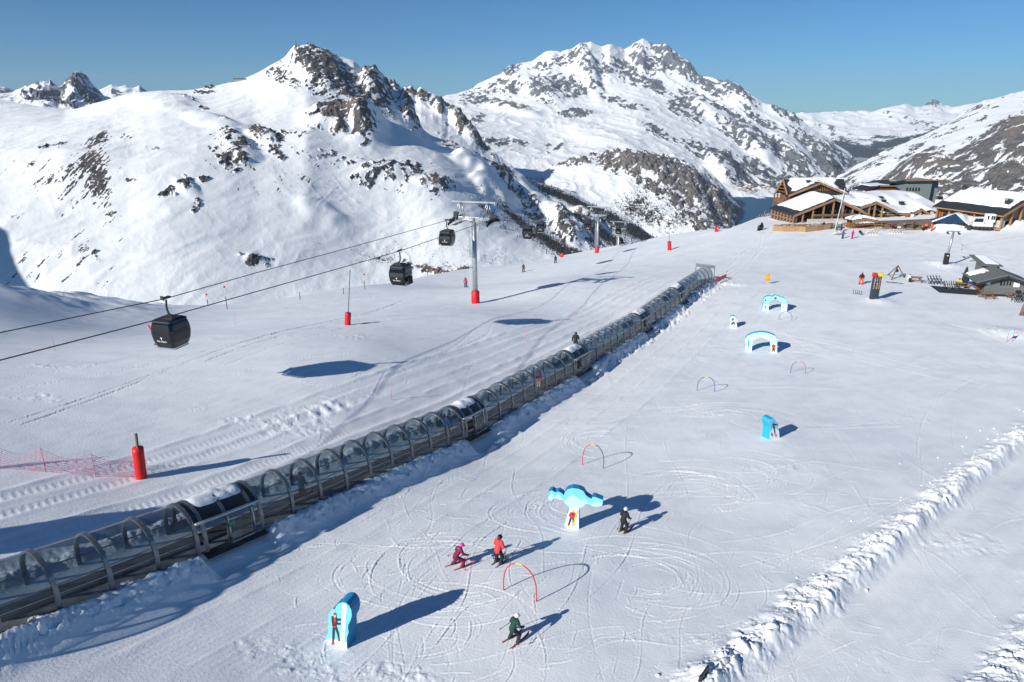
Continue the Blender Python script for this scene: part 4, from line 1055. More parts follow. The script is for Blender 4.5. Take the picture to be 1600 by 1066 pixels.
zr1 = z_at(743, 341, P1); zr2 = z_at(934, 336, P2); zr3 = z_at(969, 357, P3)
def pylon(loc, ztop, label, ground, arm=2.45, detail=True):
    t = thing('lift_pylon', label, 'lift pylon', (loc.x, loc.y, ground), -LINE_AZ, 'gondola lift pylons')
    H = ztop - ground
    m = MB(); m.tube([(0, 0, -.5), (0, 0, H + .1)], [.36, .27], 12); m.build('mast', M_galv, t)
    p = MB(); p.tube([(0, 0, 0), (0, 0, .06), (0, 0, 1.62), (0, 0, 1.66)], [.54, .56, .55, .5], 14); p.build('base_pad', M_red, t)
    l = MB()
    for x in (-.62, -.40): l.tube([(x, -.3, 1.7), (x, -.26, H)], .022, 5)
    z = 1.9
    while z < H - .1: l.tube([(-.62, -.3, z), (-.40, -.3, z)], .018, 4); z += .30
    l.build('ladder', M_white, t)
    a = MB(); a.box((0, 0, H - .05), (arm * 2 + .3, .34, .42), bev=.04); a.box((0, 0, H - .3), (1.4, .3, .5), bev=.04); a.build('crossarm', M_galv, t)
    for s in (-1, 1):
        sv = MB(); sv.box((s * arm, 0, H - .10), (.12, 4.9, .22)); sv.box((s * arm, -.1, H + .35), (.5, .5, .8))
        for k in range(4): sv.box((s * (arm + .12), -1.9 + 1.27 * k, H + .06 - .05 * abs(k - 1.5)), (.05, 1.0, .16))
        so = sv.build('sheave_beam', M_steel_dark, t)
        wb = MB()
        for k in range(10):
            y = -2.35 + .52 * k; wb.tube([(s * (arm + .08), y, H - .26 - .012 * (k - 4.5) ** 2), (s * (arm + .22), y, H - .26 - .012 * (k - 4.5) ** 2)], .20, 10)
        wb.build('sheave', M_rubber, so)
        cw = MB(); cw.box((s * (arm - .55), 0, H - .62), (.55, 5.0, .05))
        for yy in (-2.4, -1.2, 0, 1.2, 2.4): cw.tube([(s * (arm - .82), yy, H - .6), (s * (arm - .82), yy, H + .45)], .022, 4)
        for zz in (0, .45): cw.tube([(s * (arm - .82), -2.4, H + zz), (s * (arm - .82), 2.4, H + zz)], .02, 4)
        cw.build('catwalk', M_galv, t)
    g = MB()
    for s in (-1, 1):
        for y in (-.5, .5): g.tube([(s * 1.35, y * .4, H + .1), (s * 1.9, y, H + 2.05)], .05, 6); g.tube([(s * 2.3, y * .4, H + .1), (s * 1.9, y, H + 2.05)], .05, 6)
    g.box((0, 0, H + 2.05), (6.0, .14, .22)); g.box((-2.95, 0, H + 1.95), (.1, .8, .1)); g.box((2.95, 0, H + 1.95), (.1, .8, .5))
    g.tube([(-.25, 0, H + 2.1), (-.25, 0, H + 2.9)], .02, 5)
    g.build('lifting_frame', M_galv, t)
    r = MB()
    for s in (-1, 1):
        for x in (.45, .9, 1.4): r.tube([(s * x, -.45, H), (s * x, -.45, H + 1.0)], .02, 4)
        for zz in (.5, 1.0): r.tube([(s * .45, -.45, H + zz), (s * 1.4, -.45, H + zz)], .02, 4)
        r.box((s * 1.0, -.4, H - .35), (1.3, .5, .04))
    b = MB(); b.box((.62, -.2, H - 1.3), (.3, .25, .7)); b.build('junction_box', M_galv, t)
    r.build('guard_rail', M_galv, t)
    return t
pylon(P1, zr1, 'grey lift pylon nearest the camera with white ladder and red padded foot', gz(P1.x, P1.y))
pylon(P2, zr2, 'second grey lift pylon standing at the brink of the left piste', gz(P2.x, P2.y))
pylon(P3, zr3, 'farthest lift pylon half hidden below the brink of the piste', zr3 - 13)

def rope_course(off, pxs):
    A = P1 + LN * off; Bp = A + LD * 10
    pts = [plane_pt(u, v, A, Bp) for u, v in pxs]
    return pts
def end_at(P, z, off): q = P + LN * off; return Vector((q.x, q.y, z))
ropeA = [None] + rope_course(-GA, [(-150, 553), (-60, 534), (0, 520), (130, 493), (258, 467), (400, 426.5), (550, 386), (640, 361)]) + [end_at(P1, zr1 - .05, -GA), end_at(P2, zr2 - .05, -GA), end_at(P3, zr3 - .05, -GA), end_at(P3 + LD * 130, zr3 - 48, -GA)]
ropeA[0] = ropeA[1] + (ropeA[1] - ropeA[2]) * 6
ropeB = rope_course(GA, [(-150, 599), (-60, 578), (0, 563), (125, 531), (250, 498.5), (400, 456), (500, 428), (623, 393)]) + [end_at(P1, zr1 - .05, GA), end_at(P2, zr2 - .05, GA), end_at(P3, zr3 - .05, GA), end_at(P3 + LD * 130, zr3 - 48, GA)]
for pts, lab in ((ropeA, 'upper steel haul rope carrying the nearest cabin across the left slope'), (ropeB, 'lower steel haul rope passing behind the nearest cabin')):
    # slack between supports
    full = []
    for a, b in zip(pts[:-1], pts[1:]):
        n = 8; L_ = (b - a).length
        for k in range(n): full.append(a.lerp(b, k / n) - Vector((0, 0, (L_ * L_ / 9000 if L_ > 30 else 0) * 4 * (k / n) * (1 - k / n))))
    full.append(pts[-1])
    m = MB(); m.tube(full, .030, 6); m.build('haul_rope', M_steel_dark, None, lab, 'cable', 'haul ropes of the gondola lift')
def rope_at(rope, off, u):
    for a, b in zip(rope[:-1], rope[1:]):
        ua, ub = proj(*a)[0], proj(*b)[0]
        if ua <= u <= ub:
            lo, hi = 0.0, 1.0
            for _ in range(40):
                m = (lo + hi) / 2
                if proj(*a.lerp(b, m))[0] < u: lo = m
                else: hi = m
            return a.lerp(b, lo)

M_cabin = mat('black_tinted_cabin_shell', (.004, .006, .010), rough=.09, spec=.45, coat=.2)
M_cabtrim = mat('cabin_trim', (.02, .022, .026), rough=.5)
M_print = mat('pale_lettering', (.72, .74, .76), rough=.5)
def text_mesh(name, s, size, m, depth=.004, align='CENTER'):
    cu = bpy.data.curves.new(name, 'FONT'); cu.body = s; cu.size = size; cu.align_x = align; cu.extrude = depth; cu.resolution_u = 3
    o = bpy.data.objects.new(name, cu); C.objects.link(o)
    dg = bpy.context.evaluated_depsgraph_get()
    me = bpy.data.meshes.new_from_object(o.evaluated_get(dg))
    bpy.data.objects.remove(o); bpy.data.curves.remove(cu)
    me.name = name; me.materials.clear(); me.materials.append(m)
    return me
def text_obj(name, s, size, m, parent, loc, rot, depth=.004):
    o = bpy.data.objects.new(name, text_mesh(name, s, size, m, depth)); C.objects.link(o); o.parent = parent
    o.location = loc; o.rotation_euler = rot
    return o
def make_cabin():
    t = thing('gondola_cabin', 'black gondola cabin', 'gondola cabin', (0, 0, 0), 0, 'gondola cabins on the haul ropes')
    # origin at the rope; the rope runs along local y
    zt, zb = -1.34, -3.42
    lev = [(zb, .70), (zb + .10, .80), (zb + .45, .93), (zb + .95, 1.0), (zb + 1.35, .985), (zb + 1.68, .92), (zb + 1.86, .86)]
    def ring(z, k, ax=.94, ay=.98, c=.20):
        x, y = ax * k, ay * k; cx, cy = c * k, c * k
        P = []
        for sx, sy in ((1, -1), (1, 1), (-1, 1), (-1, -1)):
            q = [(sx * x, sy * (y - cy)), (sx * (x - cx * .3), sy * (y - cy * .3)), (sx * (x - cx), sy * y)]
            if sx * sy > 0: pass
            P += q if sx * sy > 0 else q[::-1]
        return [(px, py, z) for px, py in P]
    b = MB(); V = []
    for z, k in lev: V += ring(z, k)
    n = 12
    F = [(i * n + j, i * n + (j + 1) % n, (i + 1) * n + (j + 1) % n, (i + 1) * n + j) for i in range(len(lev) - 1) for j in range(n)]
    F += [tuple(range(n))[::-1], tuple((len(lev) - 1) * n + j for j in range(n))]
    b.add(V, F, False); b.build('body', M_cabin, t)
    r = MB(); V = ring(zb + 1.87, .90) + ring(zb + 1.97, .88) + ring(zb + 2.06, .70)
    F = [(i * n + j, i * n + (j + 1) % n, (i + 1) * n + (j + 1) % n, (i + 1) * n + j) for i in range(2) for j in range(n)] + [tuple(range(n))[::-1], tuple(2 * n + j for j in range(n))]
    r.add(V, F); r.build('roof', M_cabtrim, t)
    s = MB()
    for y in (-1, 1): s.box((0, y * .72, zb - .05), (1.25, .06, .06))
    for x in (-1, 1): s.box((x * .70, 0, zb - .06), (.10, 1.35, .05))
    s.build('floor_rim', M_galv, t)
    sm = MB()      # seams between shell panels and the window line
    for y in (-1, 1):
        sm.box((0, y * .985, zb + 1.34), (1.5, .02, .03)); sm.box((0, y * .90, zb + 1.72), (1.4, .05, .05))
    for x in (-1, 1): sm.box((x * .955, 0, zb + 1.28), (.02, 1.5, .05)); sm.box((x * .955, 0, zb + 1.12), (.02, 1.5, .03))
    sm.build('window_seam', M_cabtrim, t)
    h = MB(); h.tube([(0, 0, -.10), (-.05, 0, -.45), (-.06, 0, -.75), (.02, 0, -1.05), (.22, 0, -1.26), (.25, 0, -1.36)], [.075, .07, .07, .075, .08, .09], 8)
    h.build('hanger_arm', M_steel_dark, t)
    hh = MB(); hh.box((.15, 0, -1.33), (1.0, .9, .10)); hh.box((.15, 0, -1.27), (.5, .3, .12)); hh.build('suspension_frame', M_steel_dark, t)
    g = MB(); g.box((0, 0, .06), (.16, .62, .18), bev=.03); g.box((-.12, -.22, .12), (.2, .12, .2), bev=.02); g.box((.05, .28, .05), (.12, .22, .12)); g.ball((-.18, -.05, -.1), .07, 6, 5); g.build('rope_grip', M_steel_dark, t)
    rk = MB()
    for k in range(5): rk.box((-1.06, -.45 + .22 * k, zb + .45), (.12, .035, .75))
    rk.box((-1.03, 0, zb + .12), (.2, 1.2, .08)); rk.box((-1.03, 0, zb + .75), (.14, 1.2, .05)); rk.build('ski_rack', M_steel_dark, t)
    for sy, rz in ((-1, 0), (1, math.pi)):
        e = MB(); y = sy * 1.0
        w = .09
        pl = [(-w, .08), (-w * .45, .08), (0, .02), (w * .45, .08), (w, .08), (0, -.10)]
        e.add([(px * (1 if sy < 0 else -1), sy * .992, zb + .78 + pz) for px, pz in pl] , [tuple(range(6))])
        e.build('emblem', M_print, t, None)
        text_obj('lettering', "Val d'Isère", .20, M_print, t, (0, sy * .985, zb + .50), (R(90 - 5), 0, rz))
    return t
CAB = make_cabin(); CAB.scale = (.9, .9, .9)
rotA = -LINE_AZ
cabs = [(ropeA, -GA, 259, 'black gondola cabin nearest the camera with skis in its side rack', 0), (ropeB, GA, 624, 'black gondola cabin in mid air left of the nearest pylon with an open rack', math.pi),
        (ropeA, -GA, 698, 'black gondola cabin just about to reach the nearest pylon', 0), (ropeB, GA, 826, 'larger of the two black cabins right of the nearest pylon', math.pi),
        (ropeA, -GA, 846, 'smaller of the two black cabins right of the nearest pylon', 0), (ropeB, GA, 920, 'lower of the two cabins overlapping beside the second pylon', math.pi),
        (ropeA, -GA, 923, 'upper of the two cabins overlapping beside the second pylon', 0), (ropeB, GA, 967, 'small dark cabin in front of the farthest pylon', math.pi),
        (ropeB, GA, 1000, 'tiny dark cabin low over the brink near the farthest pylon', math.pi),
        (ropeA, -GA, 100, 'black gondola cabin beyond the left edge whose shadow lies by the pink net', 0)]
for i, (rope, off, u, lab, fl) in enumerate(cabs):
    p = rope_at(rope, off, u)
    if i == 9: p = ropeA[1] + (ropeA[0] - ropeA[1]).normalized() * ((ropeA[1].y - 17.3) / LD.y)
    if i == 8: p = end_at(P3 + LD * 22, 0, -GA); p.z = z_at(964, 366, p)
    c = CAB if i == 0 else dup(CAB)
    c.location = p; c.rotation_euler = (0, 0, rotA + fl); c['label'] = lab
bpy.context.view_layer.update()
def ski_mb(mb, L=1.6, w=.075, M=None):
    pts = [(-L / 2, 0.0), (-L / 2 + .1, 0.0), (L * .28, .0), (L * .40, .015), (L * .47, .05), (L / 2, .11)]
    V, F = [], []
    for (y, z), k in zip(pts, (.8, 1, .9, 1.1, .9, .35)):
        for x, zz in ((-w / 2 * k, 0), (w / 2 * k, 0), (w / 2 * k, .018), (-w / 2 * k, .018)): V.append((x, y, z + zz))
    for i in range(5):
        for k in range(4): F.append((i * 4 + k, i * 4 + (k + 1) % 4, (i + 1) * 4 + (k + 1) % 4, (i + 1) * 4 + k))
    F += [(3, 2, 1, 0), (20, 21, 22, 23)]
    if M is not None: V = [M @ Vector(v) for v in V]
    mb.add(V, F, False)
sk = MB(); Mx = Matrix.Translation(CAB.location) @ Matrix.Rotation(rotA, 4, 'Z') @ Matrix.Scale(.9, 4) @ Matrix.Translation((-1.30, -.35, -2.75)) @ Matrix.Rotation(R(-16), 4, 'Y') @ Matrix.Rotation(R(90), 4, 'X')
ski_mb(sk, 1.75, .1, Mx); ski_mb(sk, 1.75, .1, Mx @ Matrix.Translation((.03, .02, .05)))
sk.build('skis', M_redp, None, 'pair of red and black skis standing in the rack of the nearest cabin', 'skis')
# ---------------------------------------------------------------- people
M_skin = mat('skin', (.50, .27, .18), rough=.6)
_dg = bpy.context.evaluated_depsgraph_get
def skin_mesh(name, J, E, rad, root, extra=(), vox=.011):
    """one continuous surface grown round the joints: tapering limbs fused and smoothed"""
    mb = MB()
    rr = lambda k: rad[k] if isinstance(rad[k], tuple) else (rad[k], rad[k])
    for p, q in E:
        (ax, ay), (bx, by) = rr(p), rr(q); A, B = Vector(J[p]), Vector(J[q])
        n = 6
        for i in range(n):
            f0, f1 = i / n, (i + 1) / n
            ra, rb = ax + (bx - ax) * f0, ax + (bx - ax) * f1
            fl = ((ay + (by - ay) * (f0 + f1) / 2) / max(1e-6, (ax + (bx - ax) * (f0 + f1) / 2)))
            mb.tube([A.lerp(B, f0), A.lerp(B, f1 + .02)], [ra, rb], 12, flat=fl, up=(0, 1, .01))
    for k in J:
        x, y = rr(k); mb.ball(J[k], (x, y, min(x, y)), 12, 8)
    for c, r in extra: mb.ball(c, r, 12, 8)
    me = bpy.data.meshes.new(name); me.from_pydata(mb.v, [], mb.f)
    o = bpy.data.objects.new(name, me); C.objects.link(o)
    m = o.modifiers.new('fuse', 'REMESH'); m.mode = 'VOXEL'; m.voxel_size = vox
    sm = o.modifiers.new('soft', 'SMOOTH'); sm.iterations = 5; sm.factor = .5
    bpy.context.view_layer.update()
    out = bpy.data.meshes.new_from_object(o.evaluated_get(_dg()))
    bpy.data.objects.remove(o); bpy.data.meshes.remove(me)
    out.polygons.foreach_set('use_smooth', [True] * len(out.polygons))
    out.name = name
    return out
POSES = {
 # joints of a figure one unit tall that faces +y
 'ski': dict(anL=(-.10, .0, .055), anR=(.10, -.02, .055), knL=(-.105, .075, .27), knR=(.105, .06, .27), hiL=(-.06, -.03, .50), hiR=(.06, -.03, .50), pel=(0, -.04, .53), wst=(0, -.015, .62), che=(0, .03, .74), nec=(0, .055, .83), hea=(0, .08, .865), top=(0, .09, .95),
             shL=(-.105, .03, .79), shR=(.105, .03, .79), elL=(-.165, .04, .65), elR=(.165, .04, .65), haL=(-.165, .15, .575), haR=(.165, .15, .575)),
 'wedge': dict(anL=(-.15, -.03, .055), anR=(.16, .02, .055), knL=(-.125, .07, .26), knR=(.13, .10, .25), hiL=(-.06, -.05, .46), hiR=(.06, -.05, .46), pel=(0, -.07, .49), wst=(0, -.03, .575), che=(0, .05, .685), nec=(0, .10, .77), hea=(0, .13, .80), top=(.0, .15, .89),
               shL=(-.105, .06, .735), shR=(.105, .06, .735), elL=(-.185, .05, .60), elR=(.185, .06, .60), haL=(-.20, .17, .53), haR=(.20, .18, .53)),
 'crouch': dict(anL=(-.17, -.10, .055), anR=(.15, .10, .055), knL=(-.13, .08, .23), knR=(.13, .20, .24), hiL=(-.06, -.06, .39), hiR=(.06, -.04, .39), pel=(0, -.07, .42), wst=(.0, -.01, .51), che=(.01, .08, .63), nec=(.02, .13, .715), hea=(.02, .16, .75), top=(.03, .19, .85),
                shL=(-.10, .07, .68), shR=(.11, .10, .68), elL=(-.19, .05, .55), elR=(.19, .14, .56), haL=(-.20, .17, .46), haR=(.22, .27, .50)),
 'walk': dict(anL=(-.06, .14, .05), anR=(.06, -.13, .07), knL=(-.065, .10, .28), knR=(.065, -.02, .27), hiL=(-.055, .0, .52), hiR=(.055, .0, .52), pel=(0, 0, .54), wst=(0, .01, .63), che=(0, .02, .76), nec=(0, .03, .84), hea=(0, .04, .875), top=(0, .05, .96),
              shL=(-.11, .02, .80), shR=(.11, .02, .80), elL=(-.17, -.05, .67), elR=(.17, .04, .66), haL=(-.19, -.02, .54), haR=(.18, .13, .56)),
 'stand': dict(anL=(-.075, 0, .05), anR=(.075, 0, .05), knL=(-.07, .02, .28), knR=(.07, .02, .28), hiL=(-.055, .0, .52), hiR=(.055, .0, .52), pel=(0, 0, .54), wst=(0, 0, .63), che=(0, .01, .76), nec=(0, .02, .84), hea=(0, .03, .875), top=(0, .035, .96),
               shL=(-.11, .01, .80), shR=(.11, .01, .80), elL=(-.17, .02, .66), elR=(.17, .02, .66), haL=(-.17, .09, .55), haR=(.17, .09, .55)),
 'sit': dict(anL=(-.08, .24, .05), anR=(.08, .22, .05), knL=(-.08, .22, .29), knR=(.08, .22, .29), hiL=(-.055, .0, .29), hiR=(.055, .0, .29), pel=(0, -.02, .30), wst=(0, .0, .40), che=(0, .05, .53), nec=(0, .08, .61), hea=(0, .10, .645), top=(0, .12, .73),
             shL=(-.11, .05, .57), shR=(.11, .05, .57), elL=(-.17, .11, .45), elR=(.17, .11, .45), haL=(-.11, .22, .42), haR=(.11, .22, .42)),
 'lie': dict(anL=(-.07, .46, .22), anR=(.07, .48, .22), knL=(-.08, .24, .33), knR=(.08, .26, .30), hiL=(-.055, .0, .24), hiR=(.055, .0, .24), pel=(0, -.02, .25), wst=(0, -.09, .30), che=(0, -.19, .37), nec=(0, -.25, .42), hea=(0, -.275, .445), top=(0, -.32, .51),
             shL=(-.11, -.21, .39), shR=(.11, -.21, .39), elL=(-.16, -.10, .31), elR=(.16, -.10, .31), haL=(-.09, .02, .32), haR=(.09, .02, .32))}
E_ARM = [('nec', 'shL'), ('shL', 'elL'), ('elL', 'haL'), ('nec', 'shR'), ('shR', 'elR'), ('elR', 'haR')]
E_TOR = [('pel', 'wst'), ('wst', 'che'), ('che', 'nec')]
E_LEG = [('pel', 'hiL'), ('hiL', 'knL'), ('knL', 'anL'), ('pel', 'hiR'), ('hiR', 'knR'), ('knR', 'anR')]
RB = dict(anL=.030, anR=.030, knL=.038, knR=.038, hiL=.04, hiR=.04, pel=(.06, .045), wst=(.06, .045), che=(.075, .055), nec=.032, hea=(.040, .046), top=(.044, .052), shL=.036, shR=.036, elL=.026, elR=.026, haL=.020, haR=.020)
RJ = dict(hem=(.118, .098), pel=(.116, .094), wst=(.108, .086), che=(.112, .088), nec=(.058, .052), shL=.060, shR=.060, elL=.049, elR=.049, haL=.036, haR=.036)
RT = dict(pel=(.095, .08), hiL=.078, hiR=.078, knL=.062, knR=.062, anL=.060, anR=.060)
_pm = {}
def pose_meshes(pose):
    if pose in _pm: return _pm[pose]
    J = POSES[pose]
    body = skin_mesh('body', J, E_TOR + E_ARM + E_LEG + [('nec', 'hea'), ('hea', 'top')], RB, 'pel', extra=[(Vector(J['hea']).lerp(Vector(J['top']), .35) + Vector((0, .052, 0)), (.011, .016, .014)), (Vector(J['hea']).lerp(Vector(J['top']), .4) + Vector((-.050, 0, 0)), (.008, .014, .018)), (Vector(J['hea']).lerp(Vector(J['top']), .4) + Vector((.050, 0, 0)), (.008, .014, .018))])
    Jj = {k: J[k] for k in RJ if k != 'hem'}
    hm_ = (Vector(J['hiL']) + Vector(J['hiR'])) / 2; Jj['hem'] = tuple(Vector(J['pel']).lerp(hm_, .9) + (Vector(J['pel']) - Vector(J['wst'])) * .25)
    jac = skin_mesh('jacket', Jj, [('hem', 'pel')] + E_TOR + E_ARM, RJ, 'pel')
    Jt = {k: J[k] for k in RT}
    tro = skin_mesh('trousers', Jt, E_LEG, RT, 'pel')
    hel = MB(); h = Vector(J['hea']).lerp(Vector(J['top']), .62)
    hel.ball(h + Vector((0, -.008, .010)), (.078, .090, .080), 16, 12)
    dv = (Vector(J['top']) - Vector(J['hea'])).normalized()
    hel.v = [tuple(p if (Vector(p) - h).dot(dv) > -.040 else Vector(p) - dv * ((Vector(p) - h).dot(dv) + .040)) for p in map(Vector, hel.v)]
    gog = MB(); gc = h + Vector((0, .066, -.022)); gog.box(gc, (.10, .045, .044), bev=.015)
    nose = MB()
    gloves = []
    for s, k, e in ((-1, 'haL', 'elL'), (1, 'haR', 'elR')):
        glo = MB(); gloves.append(glo)
        p = Vector(J[k]); d = (p - Vector(J[e])).normalized(); sd = Vector((1, 0, 0)); up = d.cross(sd).normalized(); sd = up.cross(d)
        glo.tube([p - d * .012, p + d * .012, p + d * .045], [.030, .036, .030], 8)
        for q, ln in ((-.75, .034), (-.25, .042), (.25, .040), (.75, .032)):
            b = p + d * .04 + sd * q * .02
            glo.tube([b, b + d * ln * .6 - up * .008, b + d * ln * .75 - up * .026], [.012, .012, .009], 6)
        b = p + d * .01 - sd * s * .02
        glo.tube([b, b - sd * s * .018 + d * .012, b - sd * s * .018 + d * .034 - up * .01], [.013, .013, .010], 6)
    boots_ = []
    for k, kn in (('anL', 'knL'), ('anR', 'knR')):
        boo = MB(); boots_.append(boo)
        p = Vector(J[k]); d = (Vector(J[kn]) - p).normalized()
        boo.box((p.x, p.y + .03, p.z - .02), (.078, .19, .075), bev=.022)
        boo.tube([p - d * .02, p + d * .08], [.056, .054], 10)
    r = dict(body=body, jacket=jac, trousers=tro, helmet=hel, goggles=gog, gloves=gloves, boots=boots_)
    _pm[pose] = r
    return r
_cols = {}
def cmat(c, rough=.75):
    k = (tuple(c), rough)
    if k not in _cols: _cols[k] = mat('cloth', c, rough=rough, var=.12, vscale=4)
    return _cols[k]
def put(me, m, parent, name):
    me = me.copy(); me.materials.clear(); me.materials.append(m)
    o = bpy.data.objects.new(name, me); C.objects.link(o); o.parent = parent
    return o
BLK = (.012, .013, .016)
def person(loc, rz, h, pose, label, jacket, trousers=BLK, helmet=BLK, skis=None, ski_rz=0.0, ski_lens=.95, gloves=BLK, boots=(.03, .03, .035), wedge=0.0, group=None, goggles=True, tilt=0.0, hood=None):
    t = thing('person', label, 'person', loc, rz, group)
    t.scale = (h, h, h)
    P = pose_meshes(pose)
    put(P['body'], M_skin, t, 'body')
    put(P['jacket'], cmat(jacket), t, 'jacket')
    put(P['trousers'], cmat(trousers), t, 'trousers')
    P['helmet'].build('helmet', cmat(helmet, .3), t)
    if goggles: P['goggles'].build('goggles', M_black, t)
    for q in P['gloves']: q.build('glove', cmat(gloves), t)
    for q in P['boots']: q.build('boot', cmat(boots, .4), t)
    if hood:
        m = MB(); J = POSES[pose]; n = Vector(J['nec']); m.ball(n + Vector((0, -.06, .0)), (.088, .055, .045), 12, 8); m.build('hood', cmat(hood), t)
    if skis:
        J = POSES[pose]
        for k, s in (('anL', -1), ('anR', 1)):
            p = J[k]; m = MB()
            M = Matrix.Translation((p[0], p[1] + .04, .002)) @ Matrix.Rotation(ski_rz + s * wedge, 4, 'Z')
            ski_mb(m, ski_lens, .058, M)
            q = [i for i in range(len(m.v))]
            m.build('ski', cmat(skis, .35), t)
    return t
def pole(a, b, label, col=BLK):
    m = MB(); a, b = Vector(a), Vector(b); m.tube([a, b], .012, 6); m.tube([a + (a - b).normalized() * .05, a.lerp(b, .1)], .022, 6)
    c = b.lerp(a, .07); m.tube([c, c + (b - a).normalized() * .015], .05, 8)
    return m.build('ski_pole', cmat(col, .4), None, label, 'ski pole')
bpy.context.view_layer.update()
def wp(t, x, y, z):
    return Matrix.Translation(t.location) @ Matrix.Rotation(t.rotation_euler.z, 4, 'Z') @ Matrix.Scale(t.scale[0], 4) @ Vector((x, y, z))
def toward(a, b):                      # heading that faces from ground pixel a to b
    p, q = gp(*a), gp(*b); return math.atan2(-(q.x - p.x), q.y - p.y)
SKR = (.30, .06, .055)
# the five skiers on the nursery slope
p1 = person(gp(803, 1001), toward((790, 1006), (822, 985)), 1.30, 'wedge', 'skier in a dark green jacket and white helmet seen from behind nearest the camera', (.008, .045, .036), (.012, .02, .035), (.72, .74, .76), SKR, hood=(.008, .04, .032), wedge=R(4))
for s in (-1, 1): pole(wp(p1, s * .215, .20, .52), wp(p1, s * .40, -.22, .30 if s < 0 else .22), 'ski pole held out by the %s hand of the skier in green' % ('left' if s < 0 else 'right'))
m = MB(); Mx = Matrix.Identity(4)
p2 = person(gp(779, 880), toward((772, 886), (792, 872)), 1.50, 'ski', 'skier in a coral red jacket and black helmet seen from behind', (.72, .05, .06), BLK, BLK, (.10, .11, .13), hood=(.70, .05, .06), ski_lens=.9)
pole(wp(p2, .175, .17, .56), wp(p2, .20, .10, .02), 'ski pole in the right hand of the skier in coral red')
pole(wp(p2, -.175, .17, .56), wp(p2, -.22, .02, .04), 'ski pole in the left hand of the skier in coral red')
p3 = person(gp(715, 885), toward((700, 890), (740, 878)), 1.36, 'crouch', 'crouching skier in a burgundy suit and bright pink helmet', (.16, .008, .045), (.16, .008, .055), (.80, .06, .36), (.42, .05, .04), hood=(.16, .12, .08), ski_lens=.9)
pole(wp(p3, .23, .29, .50), wp(p3, .36, .10, .01), 'pink ski pole planted by the crouching skier in burgundy', (.5, .05, .12))
pole(wp(p3, -.21, .19, .46), wp(p3, -.42, -.18, .22), 'ski pole trailing behind the crouching skier in burgundy', (.5, .05, .12))
p4 = person(gp(974, 831), toward((960, 838), (1000, 815)), 1.45, 'ski', 'skier dressed in black with a silver helmet beside the mountain shaped figure', BLK, BLK, (.55, .60, .66), SKR, hood=BLK, ski_lens=.95)
pole(wp(p4, .175, .16, .56), wp(p4, .10, .02, .03), 'ski pole in the right hand of the skier in black')
pole(wp(p4, -.175, .16, .56), wp(p4, -.20, -.10, .04), 'ski pole in the left hand of the skier in black')
p5 = person(gp(1345, 444), toward((1345, 444), (1330, 480)), 1.8, 'ski', 'skier in bright orange trousers and black jacket by the notice tower', BLK, (.85, .10, .02), (.25, .02, .02), (.25, .05, .05))
for s in (-1, 1): pole(wp(p5, s * .175, .16, .56), wp(p5, s * .20, .12, .01), 'ski pole in the %s hand of the skier in orange trousers' % ('left' if s < 0 else 'right'))
person(gp(899, 546), toward((899, 546), (905, 505)), 1.78, 'walk', 'person in dark clothes walking up the lane behind the conveyor', (.02, .024, .03), (.015, .018, .025), (.03, .03, .035), goggles=False)
# riders inside the conveyor
def rider(u, v, h, label, jac, tro, hel, t=0.0):
    s = tun_s_of(u, v); x, y, dx, dy = tun_at(s); q = tun_p(s, t, .145)
    return person(q, math.atan2(-dx, dy), h, 'stand', label, jac, tro, hel, SKR, ski_lens=.8)
rider(852, 612, 1.35, 'rider in a red jacket and yellow trousers inside the conveyor tunnel', (.75, .03, .06), (.70, .55, .05), (.6, .05, .08), .3)
rider(490, 790, 1.5, 'rider in a navy jacket and red helmet inside the conveyor tunnel', (.03, .035, .06), BLK, (.45, .03, .04), .2)
rider(712, 692, 1.55, 'rider in a blue jacket inside the conveyor just before its second doorway', (.03, .09, .25), BLK, (.5, .1, .08), .25)
rider(858, 608, 1.2, 'small rider in dark blue close behind the red rider in the conveyor', (.04, .06, .14), BLK, (.1, .12, .2), -.1)
# far skiers on the left piste
for u, v, lab, jc, tc in ((728, 449, 'far skier in red on the left piste beside the nearest pylon', (.55, .03, .05), (.03, .06, .14)), (818, 425, 'far skier in brown in the middle of the left piste', (.10, .05, .04), (.04, .03, .03)),
                          (868, 411, 'far skier in navy near the brink of the left piste', (.02, .025, .05), BLK)):
    person(gp(u, v), R(160), 1.8, 'ski', lab, jc, tc, BLK, (.1, .1, .1))
# ---------------------------------------------------------------- foam figures and gates of the children's run
M_pb = mat('printed_cyan', (.17, .58, .78), rough=.5, var=.12, vscale=1.5)
M_pb2 = mat('printed_pale_blue', (.45, .80, .90), rough=.5, var=.10, vscale=2)
M_pw = mat('printed_white', (.82, .86, .88), rough=.5)
M_edge = mat('foam_edge_blue', (.02, .22, .45), rough=.55)
M_edge2 = mat('foam_edge_bright_blue', (.02, .36, .62), rough=.55)
M_p_red = mat('printed_red', (.65, .03, .04), rough=.5)
M_p_dk = mat('printed_charcoal', (.03, .035, .04), rough=.5)
M_p_yel = mat('printed_yellow', (.85, .62, .03), rough=.5)
M_p_skin = mat('printed_skin', (.75, .42, .28), rough=.5)
M_p_teal = mat('printed_teal', (.05, .40, .50), rough=.5)
M_p_grey = mat('printed_ice_grey', (.62, .70, .80), rough=.5)
def upright(t, A, B):                  # frame of the upright face whose foot runs from A to B: returns pixel -> (x, z)
    ex = Vector((B.x - A.x, B.y - A.y, 0)); L_ = ex.length; ex.normalize()
    def f(u, v):
        p = plane_pt(u, v, A, B); d = p - A
        return (d.x * ex.x + d.y * ex.y, p.z - A.z)
    return f, math.atan2(ex.y, ex.x), L_
